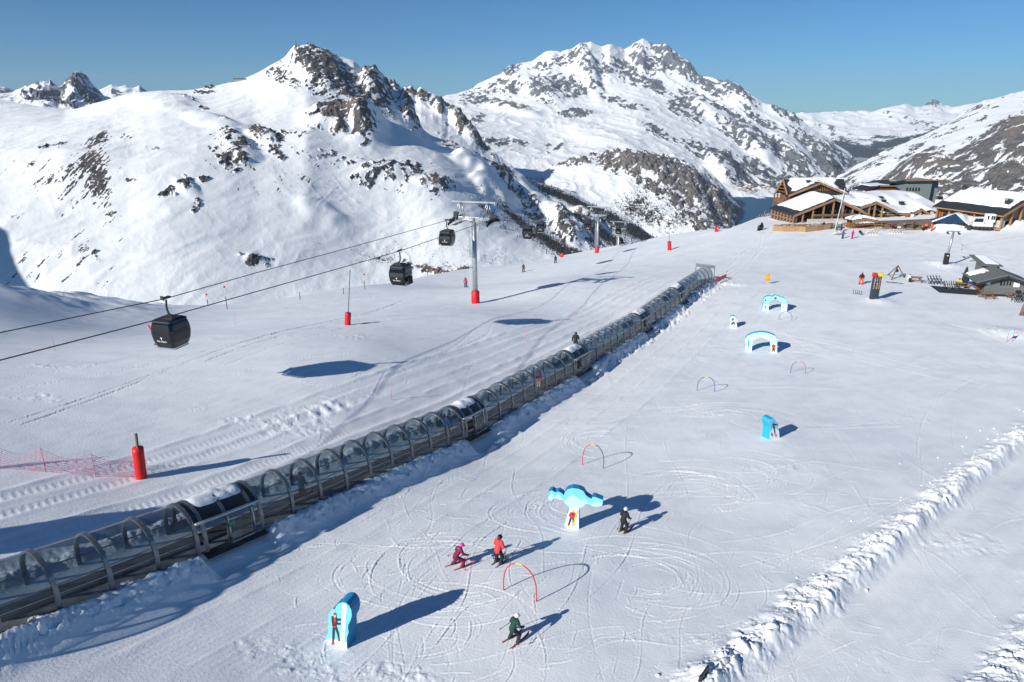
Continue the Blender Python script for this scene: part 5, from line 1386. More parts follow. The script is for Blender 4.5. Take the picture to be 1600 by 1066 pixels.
def figure(name, label, cat, off, sc, foot, outline, depth, prints, edge, face, sink=.06):
    """off, sc: zoom window of the measured outline; foot: its two bottom corners"""
    P = lambda q: (off[0] + q[0] / sc, off[1] + q[1] / sc)
    A, B = gp(*P(foot[0])), gp(*P(foot[1]))
    f, rz, L_ = upright(None, A, B)
    t = thing(name, label, cat, A, rz)
    O = [f(*P(q)) for q in outline]
    lo = min(z for x, z in O)
    O = [(x, z if z > .05 else z - sink) for x, z in O]
    area = sum(a[0] * b[1] - b[0] * a[1] for a, b in zip(O, O[1:] + O[:1]))
    if area < 0: O = O[::-1]
    body = MB(); n = len(O)
    body.add([(x, .012, z) for x, z in O] + [(x, depth, z) for x, z in O], [tuple(range(2 * n - 1, n - 1, -1))] + [(i, i + n, (i + 1) % n + n, (i + 1) % n) for i in range(n)])
    body.build('foam_body', edge, t)
    fr = MB(); fr.prism(O, 0, .012); fr.build('printed_face', face, t)
    for k, (nm, m, poly) in enumerate(prints):
        q = [f(*P(w)) for w in poly]
        ar = sum(a[0] * b[1] - b[0] * a[1] for a, b in zip(q, q[1:] + q[:1]))
        if ar < 0: q = q[::-1]
        mb = MB(); mb.prism(q, -.004 - .003 * k, .004); mb.build(nm, m, t)
    return t
# ice climber block nearest the camera
figure('foam_figure', 'blue foam block with a printed ice climber standing nearest the camera', 'foam figure', (490, 910), 6.4, ((115, 585), (335, 665)),
       [(115, 585), (128, 540), (150, 500), (142, 460), (152, 420), (143, 375), (152, 330), (170, 290), (192, 265), (215, 272), (222, 245), (245, 215), (290, 199), (325, 205), (355, 235), (375, 275), (381, 330), (370, 380), (346, 425), (344, 465), (350, 500), (334, 545), (330, 600), (335, 665)], .62,
       [('printed_snow', M_pw, [(116, 583), (165, 555), (215, 572), (265, 592), (330, 600), (335, 663)]),
        ('printed_ice', M_p_grey, [(285, 212), (335, 222), (318, 470), (305, 640), (262, 625), (275, 470)]),
        ('printed_ice_edge', M_pw, [(300, 215), (315, 216), (298, 470), (290, 630), (282, 628), (290, 470)]),
        ('printed_leg', M_p_dk, [(190, 440), (215, 445), (212, 520), (205, 605), (186, 600), (188, 520)]),
        ('printed_leg', M_p_dk, [(210, 445), (232, 440), (252, 500), (262, 570), (250, 572), (236, 515)]),
        ('printed_torso', M_p_dk, [(180, 340), (205, 332), (230, 345), (236, 400), (228, 445), (192, 448), (184, 400)]),
        ('printed_chest', M_p_red, [(205, 345), (220, 350), (228, 400), (214, 420), (206, 380)]),
        ('printed_arm', M_p_dk, [(222, 350), (245, 362), (274, 362), (274, 380), (240, 384), (222, 372)]),
        ('printed_arm', M_p_dk, [(215, 390), (240, 402), (272, 408), (270, 422), (236, 420), (214, 410)]),
        ('printed_belt', M_p_red, [(190, 436), (230, 434), (228, 446), (192, 448)]),
        ('printed_helmet', M_p_red, [(199, 318), (203, 302), (218, 300), (227, 310), (226, 322)]),
        ('printed_head', M_p_skin, [(204, 322), (228, 322), (226, 346), (208, 346)]),
        ('printed_boot', M_p_red, [(184, 600), (206, 604), (210, 616), (186, 612)]),
        ('printed_boot', M_p_red, [(248, 570), (262, 568), (266, 584), (252, 584)])], M_edge, M_pb)
# mountain shaped figure
figure('foam_figure', 'wide blue foam figure shaped like a mountain over a printed skier', 'foam figure', (840, 740), 7.273, ((304, 610), (470, 632)),
       [(304, 610), (318, 540), (332, 470), (350, 430), (358, 378), (325, 355), (298, 312), (255, 296), (195, 282), (150, 308), (122, 292), (115, 240), (130, 203), (165, 192), (200, 216), (240, 205), (275, 225), (298, 248), (310, 210), (340, 182), (400, 166), (470, 176), (520, 200), (546, 245), (570, 265), (612, 290), (625, 268), (660, 268), (690, 282), (742, 300), (740, 348), (725, 370), (670, 379), (620, 372), (580, 346), (545, 342), (515, 378), (476, 395), (468, 430), (470, 632)], .42,
       [('printed_panel', M_pw, [(308, 606), (322, 540), (340, 470), (358, 420), (362, 385), (466, 392), (464, 430), (467, 629)]),
        ('printed_peak', M_pb2, [(300, 318), (345, 270), (400, 232), (450, 275), (490, 306), (540, 285), (580, 345), (545, 342), (515, 376), (470, 390), (362, 378), (325, 352)]),
        ('printed_peak', M_pb2, [(118, 285), (160, 218), (195, 270), (240, 230), (290, 305), (250, 292), (195, 280), (150, 302)]),
        ('printed_peak', M_pb2, [(585, 346), (640, 330), (690, 312), (738, 345), (722, 366), (670, 374), (620, 368)]),
        ('printed_leg', M_p_dk, [(368, 495), (392, 500), (378, 545), (360, 592), (342, 588), (355, 540)]),
        ('printed_leg', M_p_dk, [(392, 500), (415, 498), (412, 545), (410, 598), (396, 598), (396, 545)]),
        ('printed_jacket', M_p_red, [(352, 470), (372, 440), (405, 432), (428, 445), (448, 480), (430, 500), (368, 504), (360, 486)]),
        ('printed_vest', M_p_dk, [(390, 440), (410, 438), (412, 470), (394, 472)]),
        ('printed_head', M_p_skin, [(395, 420), (414, 420), (412, 442), (397, 442)]),
        ('printed_hat', M_p_yel, [(390, 422), (394, 406), (412, 404), (418, 420)]),
        ('printed_ski', M_p_yel, [(440, 420), (455, 420), (412, 608), (396, 606)]),
        ('printed_ski', M_p_yel, [(336, 590), (358, 594), (356, 606), (334, 604)])], M_edge, M_pb)
# single block in the middle right
figure('foam_figure', 'blue foam block with a printed black skier standing alone on the right', 'foam figure', (1060, 540), 6.27, ((893, 925), (993, 906)),
       [(893, 925), (904, 850), (902, 800), (888, 765), (903, 728), (938, 714), (962, 742), (986, 772), (968, 800), (986, 832), (990, 870), (993, 906)], .75,
       [('printed_snow', M_pw, [(894, 922), (900, 850), (930, 810), (960, 815), (984, 835), (988, 870), (991, 904)]),
        ('printed_legs', M_p_dk, [(928, 800), (942, 798), (952, 862), (940, 864)]),
        ('printed_jacket', M_p_dk, [(918, 775), (932, 765), (968, 770), (970, 780), (940, 784), (944, 806), (926, 808)]),
        ('printed_vest', M_p_red, [(922, 782), (934, 780), (936, 796), (924, 796)]),
        ('printed_head', M_p_red, [(924, 754), (934, 752), (936, 764), (926, 766)]),
        ('printed_ski', M_p_red, [(938, 868), (944, 868), (954, 894), (948, 895)]),
        ('printed_ski', M_p_red, [(950, 866), (956, 866), (966, 892), (960, 893)]),
        ('printed_tree', M_p_dk, [(908, 872), (914, 850), (922, 874), (916, 890)])], M_edge2, M_pb)
figure('foam_figure', 'small pale blue foam block with a printed skier in red above the wide arch', 'foam figure', (1080, 420), 7.105, ((428, 650), (513, 656)),
       [(428, 650), (430, 600), (428, 545), (450, 522), (482, 528), (505, 560), (516, 582), (504, 612), (513, 656)], .45,
       [('printed_snow', M_pw, [(429, 648), (432, 615), (470, 600), (505, 615), (512, 654)]), ('printed_body', M_p_dk, [(446, 600), (478, 588), (492, 625), (480, 628), (470, 610), (452, 628)]), ('printed_arm', M_p_red, [(438, 612), (446, 606), (450, 624), (440, 626)]), ('printed_arm', M_p_red, [(490, 596), (508, 592), (508, 604), (492, 606)]), ('printed_head', M_p_red, [(446, 552), (474, 548), (476, 575), (450, 580)])], M_edge2, M_pb2)
figure('foam_arch', 'wide pale blue foam arch with a printed skier in red on its right leg', 'foam arch', (1080, 420), 7.105, ((600, 910), (955, 934)),
       [(600, 910), (606, 840), (598, 782), (625, 745), (690, 716), (775, 705), (860, 715), (930, 746), (958, 785), (952, 860), (955, 934), (884, 930), (880, 855), (872, 800), (775, 762), (682, 796), (676, 850), (672, 913)], .55,
       [('printed_snow', M_pw, [(601, 908), (604, 862), (640, 850), (672, 870), (671, 911)]), ('printed_snow', M_pw, [(885, 928), (882, 870), (950, 868), (953, 931)]), ('printed_band', M_p_grey, [(612, 790), (775, 735), (945, 790), (945, 800), (775, 748), (612, 800)]),
        ('printed_pillar', M_p_teal, [(626, 800), (644, 796), (648, 860), (632, 880)]), ('printed_body', M_p_red, [(892, 850), (915, 838), (938, 850), (932, 880), (898, 880)]), ('printed_legs', M_p_dk, [(902, 880), (928, 880), (930, 924), (920, 924), (915, 900), (908, 924), (900, 924)]), ('printed_ski', M_p_yel, [(888, 838), (896, 838), (902, 926), (894, 926)]), ('printed_hat', M_p_yel, [(908, 830), (920, 830), (920, 840), (908, 840)])], M_edge2, M_pb2)
figure('foam_arch', 'turquoise foam arch with cogs and a round opening farthest up the slope', 'foam arch', (1080, 420), 7.105, ((790, 458), (1062, 474)),
       [(790, 458), (796, 400), (810, 372), (799, 342), (828, 312), (860, 304), (900, 312), (936, 295), (985, 312), (1030, 326), (1056, 342), (1054, 380), (1070, 402), (1062, 474), (990, 466), (1002, 410), (1000, 372), (970, 346), (925, 338), (882, 350), (856, 384), (862, 420), (860, 460)], .5,
       [('printed_snow', M_pw, [(791, 456), (797, 402), (852, 390), (860, 420), (858, 458)]), ('printed_snow', M_pw, [(992, 464), (1003, 410), (1002, 385), (1066, 404), (1060, 472)]),
        ('printed_cog', M_p_dk, [(936 + 14 * math.cos(k), 327 + 12 * math.sin(k)) for k in [q * .785 for q in range(8)]]), ('printed_cog', M_p_dk, [(823 + 11 * math.cos(k), 350 + 9 * math.sin(k)) for k in [q * .785 for q in range(8)]]),
        ('printed_mark', M_p_teal, [(808, 410), (838, 414), (834, 446), (812, 440)]), ('printed_mark', M_p_teal, [(1010, 440), (1030, 404), (1036, 412), (1020, 446)])], M_edge2, mat('printed_turquoise', (.30, .78, .86), rough=.5, var=.12, vscale=2))
# flexible hoop gates
def hoop_gate(a, b, top, label, cols):
    A, B = gp(*a), gp(*b); f, rz, L_ = upright(None, A, B)
    zt = f(*top)[1]; zB = B.z - A.z
    t = thing('hoop_gate', label, 'hoop gate', A, rz, 'hoop gates of the beginners run')
    n = 40; pts = []
    for k in range(n + 1):
        q = math.pi * k / n
        x = L_ / 2 - (L_ / 2) * math.cos(q) * (1 + .10 * math.sin(q)); z = (zt - zB / 2) * math.sin(q) ** .72 + zB * k / n
        pts.append((x, 0, z - (.05 if k in (0, n) else 0)))
    cuts = [0, int(n * .43), int(n * .57), n]
    for i, nm in enumerate(('left_bow', 'crown_sleeve', 'right_bow')):
        m = MB(); m.tube(pts[cuts[i]:cuts[i + 1] + 1], .026 if i != 1 else .032, 8)
        m.build('bow' if i != 1 else 'crown_sleeve', cols[i], t)
    for x, z in ((0, 0), (L_, zB)):
        m = MB(); m.tube([(x, 0, z - .06), (x, 0, z + .05)], [.05, .03], 8); m.build('foot_peg', M_redp, t)
M_bluep = mat('blue_paint', (.03, .07, .30), rough=.4)
M_pinkp = mat('pink_red_paint', (.7, .03, .12), rough=.4)
M_dkb = mat('slate_blue_paint', (.04, .07, .13), rough=.4)
hoop_gate((787, 922), (838, 940), (813, 882), 'red hoop gate with a yellow crown nearest the camera', (M_redp, M_yellow, M_redp))
hoop_gate((910, 726), (943, 732), (928, 695), 'hoop gate with one red and one slate blue side above the mountain shaped figure', (M_redp, M_yellow, M_dkb))
hoop_gate((1089, 611), (1116, 613), (1104, 589), 'blue hoop gate with a yellow crown below the wide arch', (M_bluep, M_yellow, M_bluep))
hoop_gate((1235, 583), (1258, 584), (1247, 565), 'hoop gate with one blue and one pink side right of the wide arch', (M_bluep, M_yellow, M_pinkp))
hoop_gate((1217, 500), (1237, 501), (1227, 487), 'thin blue hoop gate just below the turquoise arch', (M_bluep, M_bluep, M_bluep))
# ---------------------------------------------------------------- mountain restaurant and its neighbours
class Frame:
    def __init__(s, O, rz): s.O, s.rz = Vector(O), rz; s.ex = Vector((math.cos(rz), math.sin(rz), 0)); s.ey = Vector((-math.sin(rz), math.cos(rz), 0))
    def px(s, u, v, d=0.0):            # local (x, z) of the sight line in the plane y = d
        A = s.O + s.ey * d; p = plane_pt(u, v, A, A + s.ex)
        return ((p - A).dot(s.ex), p.z - s.O.z)
    def at_z(s, u, v, z):              # local (x, y) where the sight line has height z
        rx, ry, rz = [float(q) for q in ray(u, v)]; k = (s.O.z + z) / rz
        d = Vector((rx * k, ry * k, 0)) - Vector((s.O.x, s.O.y, 0)); return (d.dot(s.ex), d.dot(s.ey))
M_dglass = mat('dark_window_glass', (.012, .018, .024), rough=.08, spec=.6)
M_stone = mat('grey_green_stone', (.215, .245, .23), rough=.85, var=.35, vscale=3.5, bump=.5, bscale=5)
M_stone_l = mat('pale_stone', (.45, .42, .38), rough=.85, var=.25, vscale=4)
M_deck = mat('brown_deck_boards', (.17, .125, .095), rough=.8, var=.2, vscale=5, stretch=(.3, 4, 1))
M_shadow_timber = mat('shadow_timber', (.09, .045, .02), rough=.8)  # timber darkened: shade put into the colour of end gable and recess
def post(mb, x, y, z0, z1, w=.32): mb.box((x, y, (z0 + z1) / 2), (w, w, z1 - z0))
def gable_roof(parent, xl, xm, xr, ze_l, zm, ze_r, y0, y1, name='roof', snow=None, th=.28, board=True, mroof=None):
    """two slopes over a ridge along y; snow: list of (side, e0, e1, ya, yb) fractions from ridge to eave"""
    mroof = mroof or M_slate
    r = MB()
    r.slab((xl, y0, ze_l), (xm, y0, zm), (xm, y1, zm), (xl, y1, ze_l), th)
    r.slab((xm, y0, zm), (xr, y0, ze_r), (xr, y1, ze_r), (xm, y1, zm), th)
    ro = r.build(name, mroof, parent)
    if board:
        b = MB()
        for xa, za, xb, zb in ((xl, ze_l, xm, zm), (xm, zm, xr, ze_r)):
            b.slab((xa, y0 - .12, za - .03), (xb, y0 - .12, zb - .03), (xb, y0 - .003, zb - .03), (xa, y0 - .003, za - .03), .50)
        b.build('bargeboard', M_wood_l, ro)
    for k, (side, e0, e1, ya, yb, h) in enumerate(snow or []):
        n, m = 18, 18
        xe, ze = (xl, ze_l) if side < 0 else (xr, ze_r)
        V, F = [], []
        for i in range(n + 1):
            for j in range(m + 1):
                a, c = i / n, j / m
                wob = .035 * float(noise(c * 6 + k * 7, a * 0 + 3, 17)) * (1 if i > n / 2 else .3)
                e = e0 + (e1 + wob - e0) * a
                wy = .5 * float(noise(a * 5 + k * 3, 9.0, 19)) * (1 if j < m / 2 else .3)
                y = ya + wy + (yb - ya - wy) * c
                hh = h * min(1, 5 * min(a if e0 > .02 else 1, 1 - a), 5 * min(c, 1 - c)) ** .6 * (1 + .25 * float(noise(a * 3, c * 3 + k, 23))) if 0 < j < m and (0 < i or e0 <= .02) and i < n else -.02
                V.append((xm + (xe - xm) * e, y, zm + (ze - zm) * e + hh + .03))
        F = [(i * (m + 1) + j, i * (m + 1) + j + 1, (i + 1) * (m + 1) + j + 1, (i + 1) * (m + 1) + j) for i in range(n) for j in range(m)]
        s = MB(); s.add(V, F, True); s.build('snow_cover', M_snowpack, ro)
    return ro
def chimney(parent, x, y, z, h=1.3, w=.8):
    c = MB(); c.box((x, y, z + h / 2), (w, w, h)); c.box((x, y, z + h + .28), (w + .35, w + .35, .09))
    for sx in (-1, 1):
        for sy in (-1, 1): c.box((x + sx * w * .4, y + sy * w * .4, z + h + .12), (.1, .1, .26))
    c.build('chimney', M_steel_dark, parent)

# --- the big lodge: glazed front hall and the tall house behind it
g0 = gp(1240, 361)
LF = Frame((67.0, 163.8, g0.z), R(7))
LF.O.z = gz(68, 163)
xl, zl = LF.px(1240.5, 336); xr, zr_ = LF.px(1356, 333); xm, zm = LF.px(1306, 310)
lodge = thing('ski_lodge', 'large larch clad lodge with a glazed gable hall and snowy slate roofs', 'lodge', LF.O, LF.rz)
ro = gable_roof(lodge, xl, xm, xr, zl, zm, zr_, 0, 12.5, 'hall_roof', [(-1, 0, .80, 1.0, 12.4, .5), (1, 0, .97, .5, 12.4, .55)])
w = MB(); yw = 1.9      # back of the porch: dark glazing with bars
za = lambda x: (zl + (zm - zl) * (x - xl) / (xm - xl)) if x < xm else (zm + (zr_ - zm) * (x - xm) / (xr - xm))
w.add([(xl + 1, yw, -.5), (xr - .6, yw, -.5), (xr - .6, yw, za(xr - .6) - .45), (xm, yw, zm - .45), (xl + 1, yw, za(xl + 1) - .45)], [(0, 1, 2, 3, 4)])
w.build('hall_glazing', M_dglass, lodge)
f = MB()
for k in range(15):
    x = xl + 1.4 + k * (xr - xl - 2.4) / 14; f.box((x, yw - .06, (za(x) - .5) / 2), (.09, .1, za(x) - .5))
for z in (1.2, 2.5): f.box(((xl + xr) / 2, yw - .07, z), (xr - xl - 2.2, .08, .1))
f.build('glazing_bars', M_wood_d, lodge)
for u in (1255, 1270, 1286, 1300.5, 1316, 1331.5, 1343, 1352):
    x = LF.px(u, 335, .35)[0]; m = MB(); post(m, x, .35, -.4, za(x) - .42, .30); m.build('timber_post', M_wood_l, lodge)
b = MB(); x0, z0 = LF.px(1271, 336.5, .2); x1, _ = LF.px(1336, 336.5, .2); b.box(((x0 + x1) / 2, .2, z0), (x1 - x0, .3, .42)); b.build('balcony_beam', M_wood_d, lodge)
b = MB(); b.box(((x0 + x1) / 2, .25, z0 - .42), (x1 - x0 - .6, .12, .10)); b.build('balcony_rail', M_wood_o, lodge)
b = MB(); xa, za0 = LF.px(1262, 349, -.6); xb, zb0 = LF.px(1352, 347, -.6); b.box(((xa + xb) / 2, -.4, .3), (xb - xa, .5, 1.5)); b.build('plinth', M_stone_l, lodge)
# left side of the hall: posts and boards down to the terrace
s_ = MB(); s_.box((xl + 1.05, 6.3, (zl - .4) / 2 - .3), (.18, 11.6, zl + .6)); s_.build('side_wall', M_wood_o, lodge)
for k in range(8):
    m = MB(); post(m, xl + .35, .5 + k * 1.55, -.6, zl - .25, .26); m.build('side_post', M_wood_l, lodge)
b = MB(); b.box((xl + .3, 6, 1.35), (.1, 11.6, .16)); b.box((xl + .3, 6, .7), (.08, 11.6, .5)); b.build('side_balustrade', M_wood_d, lodge)
b = MB(); b.box((xl + .9, 6.3, -2.5), (1.6, 12, 4.2)); b.build('side_base', M_stone_l, lodge)
# tall house
y1 = 12.6
hx0, hz0 = LF.px(1231, 305, y1); hx1, hz1 = LF.px(1331, 305, y1); hxm, hzm = LF.px(1282.7, 284.8, y1)
bx, by = LF.at_z(1205.5, 301, hz0)
dep = max(6.0, by - y1); ym = y1 + dep / 2
gx, gz_ = LF.px(1216.3, 281, ym); rx1, _ = LF.px(1315, 280, ym)
gxl = hx0 - .3
u_ = MB(); u_.box(((hx0 + hx1) / 2, y1 + 1.3 + (dep - 1.8) / 2, (hz0 - 6) / 2), (hx1 - hx0 - 1.6, dep - 1.8, hz0 + 6)); u_.build('house_wall', M_wood_o, lodge)
fg = MB(); fg.prism([(hx0 + .8, 0), (hx1 - .8, 0), (hx1 - .8, hz0 - .25), (hxm, hzm - .35), (hx0 + .8, hz0 - .25)], y1 + .9, y1 + 1.25); fg.build('gable_wall', M_wood_o, lodge)
wn_ = MB()
for u0, u1, v0, v1 in ((1266.5, 1279, 291, 300), (1281.5, 1292.5, 288.5, 298.5)):
    a = LF.px(u0, v1, y1 + .85); c = LF.px(u1, v0, y1 + .85)
    wm = MB(); wm.box(((a[0] + c[0]) / 2, y1 + .86, (a[1] + c[1]) / 2), (c[0] - a[0], .08, c[1] - a[1])); wo = wm.build('window', M_dglass, lodge)
    fm = MB()
    for k in range(4): fm.box((a[0] + (c[0] - a[0]) * k / 3, y1 + .80, (a[1] + c[1]) / 2), (.12, .08, c[1] - a[1]))
    fm.build('window_frame', M_wood_l, wo)
bt = MB()
for k in range(24):
    x = hx0 + 1 + k * (hx1 - hx0 - 2) / 23
    zt = hz0 - .3 + (hzm - hz0) * (1 - abs(x - hxm) / ((hx1 - hx0) / 2)); bt.box((x, y1 + .86, zt / 2), (.07, .06, zt))
bt.build('board_battens', M_wood_d, lodge)
gr = gable_roof(lodge, hx0, hxm, hx1, hz0, hzm, hz1, y1, ym + .4, 'cross_gable_roof', [(-1, .10, .90, y1 + 1.3, ym, .4), (1, .0, .97, y1 + .5, ym + .3, .45)])
mr_ = MB()
mr_.slab((gxl, y1 + .2, hz0), (rx1 + .6, y1 + .2, hz0), (rx1 + .6, ym, gz_), (gxl, ym, gz_), .28); mr_.slab((rx1 + .6, y1 + dep, hz0), (gxl, y1 + dep, hz0), (gxl, ym, gz_), (rx1 + .6, ym, gz_), .28)
mo = mr_.build('main_roof', M_slate, lodge)
sn = MB(); n, m_ = 20, 8
V = []
for i in range(n + 1):
    for j in range(m_ + 1):
        a, c = i / n, j / m_
        x = gxl + 1.5 + .5 * math.sin(9 * c) + (rx1 - 2.2 - gxl - 1.2) * a; y = y1 + .9 + (ym + .3 - y1 - .9) * c
        z = hz0 + (gz_ - hz0) * min(1, (y - y1 - .2) / (ym - y1 - .2)) + (.42 if 0 < i < n and j > 0 else .02)
        V.append((x, y, z))
sn.add(V, [(i * (m_ + 1) + j, (i + 1) * (m_ + 1) + j, (i + 1) * (m_ + 1) + j + 1, i * (m_ + 1) + j + 1) for i in range(n) for j in range(m_)], True); sn.build('snow_cover', M_snowpack, mo)
# left gable end with its boards, balconies and posts
ge = MB(); ge.add([(hx0 + .8, y1 + .6, hz0), (hx0 + .8, y1 + dep - .4, hz0), (hx0 + .8, ym, gz_ - .3)], [(0, 1, 2)]); ge.build('end_gable_wall', M_shadow_timber, lodge)
gb = MB()
for ya, yb in ((y1 - .1, ym), (y1 + dep + .1, ym)):
    gb.slab((gxl - .1, ya, hz0 - .02), (gxl - .1, yb, gz_ - .02), (gxl + .06, yb, gz_ - .02), (gxl + .06, ya, hz0 - .02), .45)
gb.build('end_bargeboard', M_wood_l, lodge)
for z, hh in ((.62, .25), (.38, .22), (.16, .22)):
    k = MB(); zz = hz0 + (gz_ - hz0) * z; ln = dep * (1 - z) * .8; k.box((gxl + .25, ym, zz), (.4, ln, hh)); k.build('gable_beam', M_wood_o, lodge)
for lv, z in enumerate((hz0 - 2.2, hz0 - 5.0)):
    k = MB(); k.box((hx0 + .0, ym + .2, z), (1.6, dep - .6, .18)); k.box((hx0 - .75, ym + .2, z + .55), (.1, dep - .6, .95)); k.box((hx0 - .1, y1 + .5, z + .55), (1.3, .1, .95)); k.build('balcony', M_wood_o if lv == 0 else M_wood_d, lodge)
for y in (y1 + .6, y1 + dep * .35, y1 + dep * .68, y1 + dep - .3):
    k = MB(); post(k, hx0 - .6, y, -5, hz0 - .05, .3); k.build('balcony_post', M_wood_d, lodge)
chimney(lodge, *[q for q in (LF.px(1261, 288, y1 + 2.5)[0], y1 + 2.5)], LF.px(1261, 289, y1 + 2.5)[1], .9, .9)

# --- low restaurant wing with the undulating snow roof
wing = thing('restaurant_wing', 'low larch restaurant wing under a thick undulating snow roof with a gabled porch', 'restaurant', LF.O + LF.ex * 19.5, LF.rz)
WF = Frame(LF.O + LF.ex * 19.5, LF.rz)
wx0, _ = WF.px(1332, 330, 3); wx1, wzb = WF.px(1462, 331, 3)
ze = WF.px(1420, 330, 2.6)[1]; zt = WF.px(1400, 297.5, 17)[1]
rt = MB(); n, m_ = 60, 26; V = []
for i in range(n + 1):
    for j in range(m_ + 1):
        a, c = i / n, j / m_
        x = wx0 - 1 + (wx1 + 3 - wx0) * a; y = 2.4 + 15 * c
        z = ze + (zt - ze) * math.sin(c * math.pi / 2) ** 1.15 * (.92 + .08 * math.sin(math.pi * a)) + .35 * float(noise(a * 5, c * 2.2, 27))
        for (pa, pc, rr) in ((.30, .62, .05), (.56, .42, .055), (.90, .60, .04)): z -= .9 * math.exp(-(((a - pa) / rr) ** 2 + ((c - pc) / (rr * 2.6)) ** 2))
        # swell over the porch and the entrance
        z += (1.1 * math.exp(-((a - .245) / .085) ** 2) + .55 * math.exp(-((a - .83) / .06) ** 2)) * max(0, 1 - c * 2.2)
        if j == 0: z -= .45
        V.append((x, y, z))
rt.add(V, [(i * (m_ + 1) + j, (i + 1) * (m_ + 1) + j, (i + 1) * (m_ + 1) + j + 1, i * (m_ + 1) + j + 1) for i in range(n) for j in range(m_)], True)
# the roof deck that carries the snow
rd = MB(); rd.slab((wx0 - 1, 2.2, ze - .5), (wx1 + 2, 2.2, ze - .5), (wx1 + 2, 17.5, zt - .9), (wx0 - 1, 17.5, zt - .9), .25); rdo = rd.build('roof', M_slate, wing)
rt.build('snow_cover', M_snowpack, rdo)
fs = MB(); fs.box(((wx0 + wx1) / 2, 2.12, ze - .72), (wx1 - wx0 + 2, .12, .36)); fs.build('fascia', M_wood_l, wing)
ww = MB(); ww.box(((wx0 + wx1) / 2, 9, (ze - 1) / 2 - .3), (wx1 - wx0 - .5, 8, ze - .6)); ww.build('wall', M_wood_o, wing)
bt = MB()
for k in range(44): bt.box((wx0 + .5 + k * (wx1 - wx0 - 1) / 43, 4.96, ze / 2 - .4), (.06, .06, ze - .8))
bt.build('board_battens', M_wood_d, wing)
px0, pz0 = WF.px(1345, 323.5, .8); px1, pz1 = WF.px(1403, 330.5, .8); pxm, pzm = WF.px(1370, 315.5, .8)
pr = gable_roof(wing, px0, pxm, px1, pz0, pzm, pz1, .8, 9, 'porch_roof', [(-1, 0, .95, 1.2, 8.9, .4), (1, 0, .97, 1.2, 8.9, .4)])
for u in (1365.5, 1377.5, 1357):
    x, _ = WF.px(u, 335, 1.1); m = MB(); post(m, x, 1.1, -.2, pzm - .5 - abs(x - pxm) * .42, .32); m.build('porch_post', M_wood_l, wing)
k = MB(); x, _ = WF.px(1370, 340, 1.0); k.box((x + .9, 1.2, .35), (5.6, .6, 1.1)); k.build('porch_plinth', M_stone_l, wing)
for u0, u1, v0, v1, nm, mm in ((1357.5, 1361, 333, 341, 'window', M_dglass), (1366.5, 1373, 332, 342, 'window', M_dglass), (1391, 1408, 328, 345, 'recess_shade', M_shadow_timber), (1433, 1436, 332, 342, 'window', M_dglass)):  # the dark timber one is a flat panel painted as a recess's shade
    a = WF.px(u0, v1, 4.85); c = WF.px(u1, v0, 4.85); m = MB(); m.box(((a[0] + c[0]) / 2, 4.86, (a[1] + c[1]) / 2), (c[0] - a[0], .12, c[1] - a[1])); m.build(nm, mm, wing)
ex0, ez0 = WF.px(1428, 332.5, 1.2); ex1, ez1 = WF.px(1457.5, 336.5, 1.2); exm, ezm = WF.px(1441, 326, 1.2)
gable_roof(wing, ex0, exm, ex1, ez0, ezm, ez1, 1.2, 8, 'entrance_roof', [(-1, 0, .95, 1.6, 7.9, .3), (1, 0, .55, 2.5, 7.9, .3)])
for u in (1436, 1455.5):
    x, _ = WF.px(u, 342, 1.5); m = MB(); m.box((x, 1.7, .9), (.6, .6, ez0 + .3)); m.build('entrance_pier', M_stone_l, wing)
x, _ = WF.px(1446, 342, 2.2); m = MB(); m.box((x, 2.3, 1.0), (2.2, .1, ez0 + .1)); m.build('entrance_door', M_dglass, wing)
for u, v, dd in ((1376, 308, 10.5), (1409, 316, 6.5), (1381, 313, 8), (1469, 309, 11)):
    x, z = WF.px(u, v, dd); m = MB(); m.box((x, dd, z - .2), (1.0, .8, .55)); m.box((x, dd, z + .12), (1.2, 1.0, .08)); m.build('roof_vent', M_steel_dark, wing)
# notice board in front of the wing
nb = WF.px(1419, 345, .5); t = thing('notice_board', 'wooden notice board with two pale posters outside the restaurant wing', 'notice board', WF.O + WF.ex * nb[0] + WF.ey * .2 + Vector((0, 0, -.1)), WF.rz)
m = MB(); m.box((0, 0, 1.25), (2.3, .12, 1.3)); m.build('panel', M_wood_l, t)
for x in (-1.1, 1.1): m = MB(); post(m, x, 0, -.3, 2.05, .16); m.build('post', M_wood_d, t)
for x in (.55,): m = MB(); m.box((x, -.075, 1.35), (.8, .03, .85)); m.build('poster', M_white, t)
m = MB(); m.box((-.4, -.075, 1.35), (.85, .03, .75)); m.build('map_poster', M_wood_o, t)

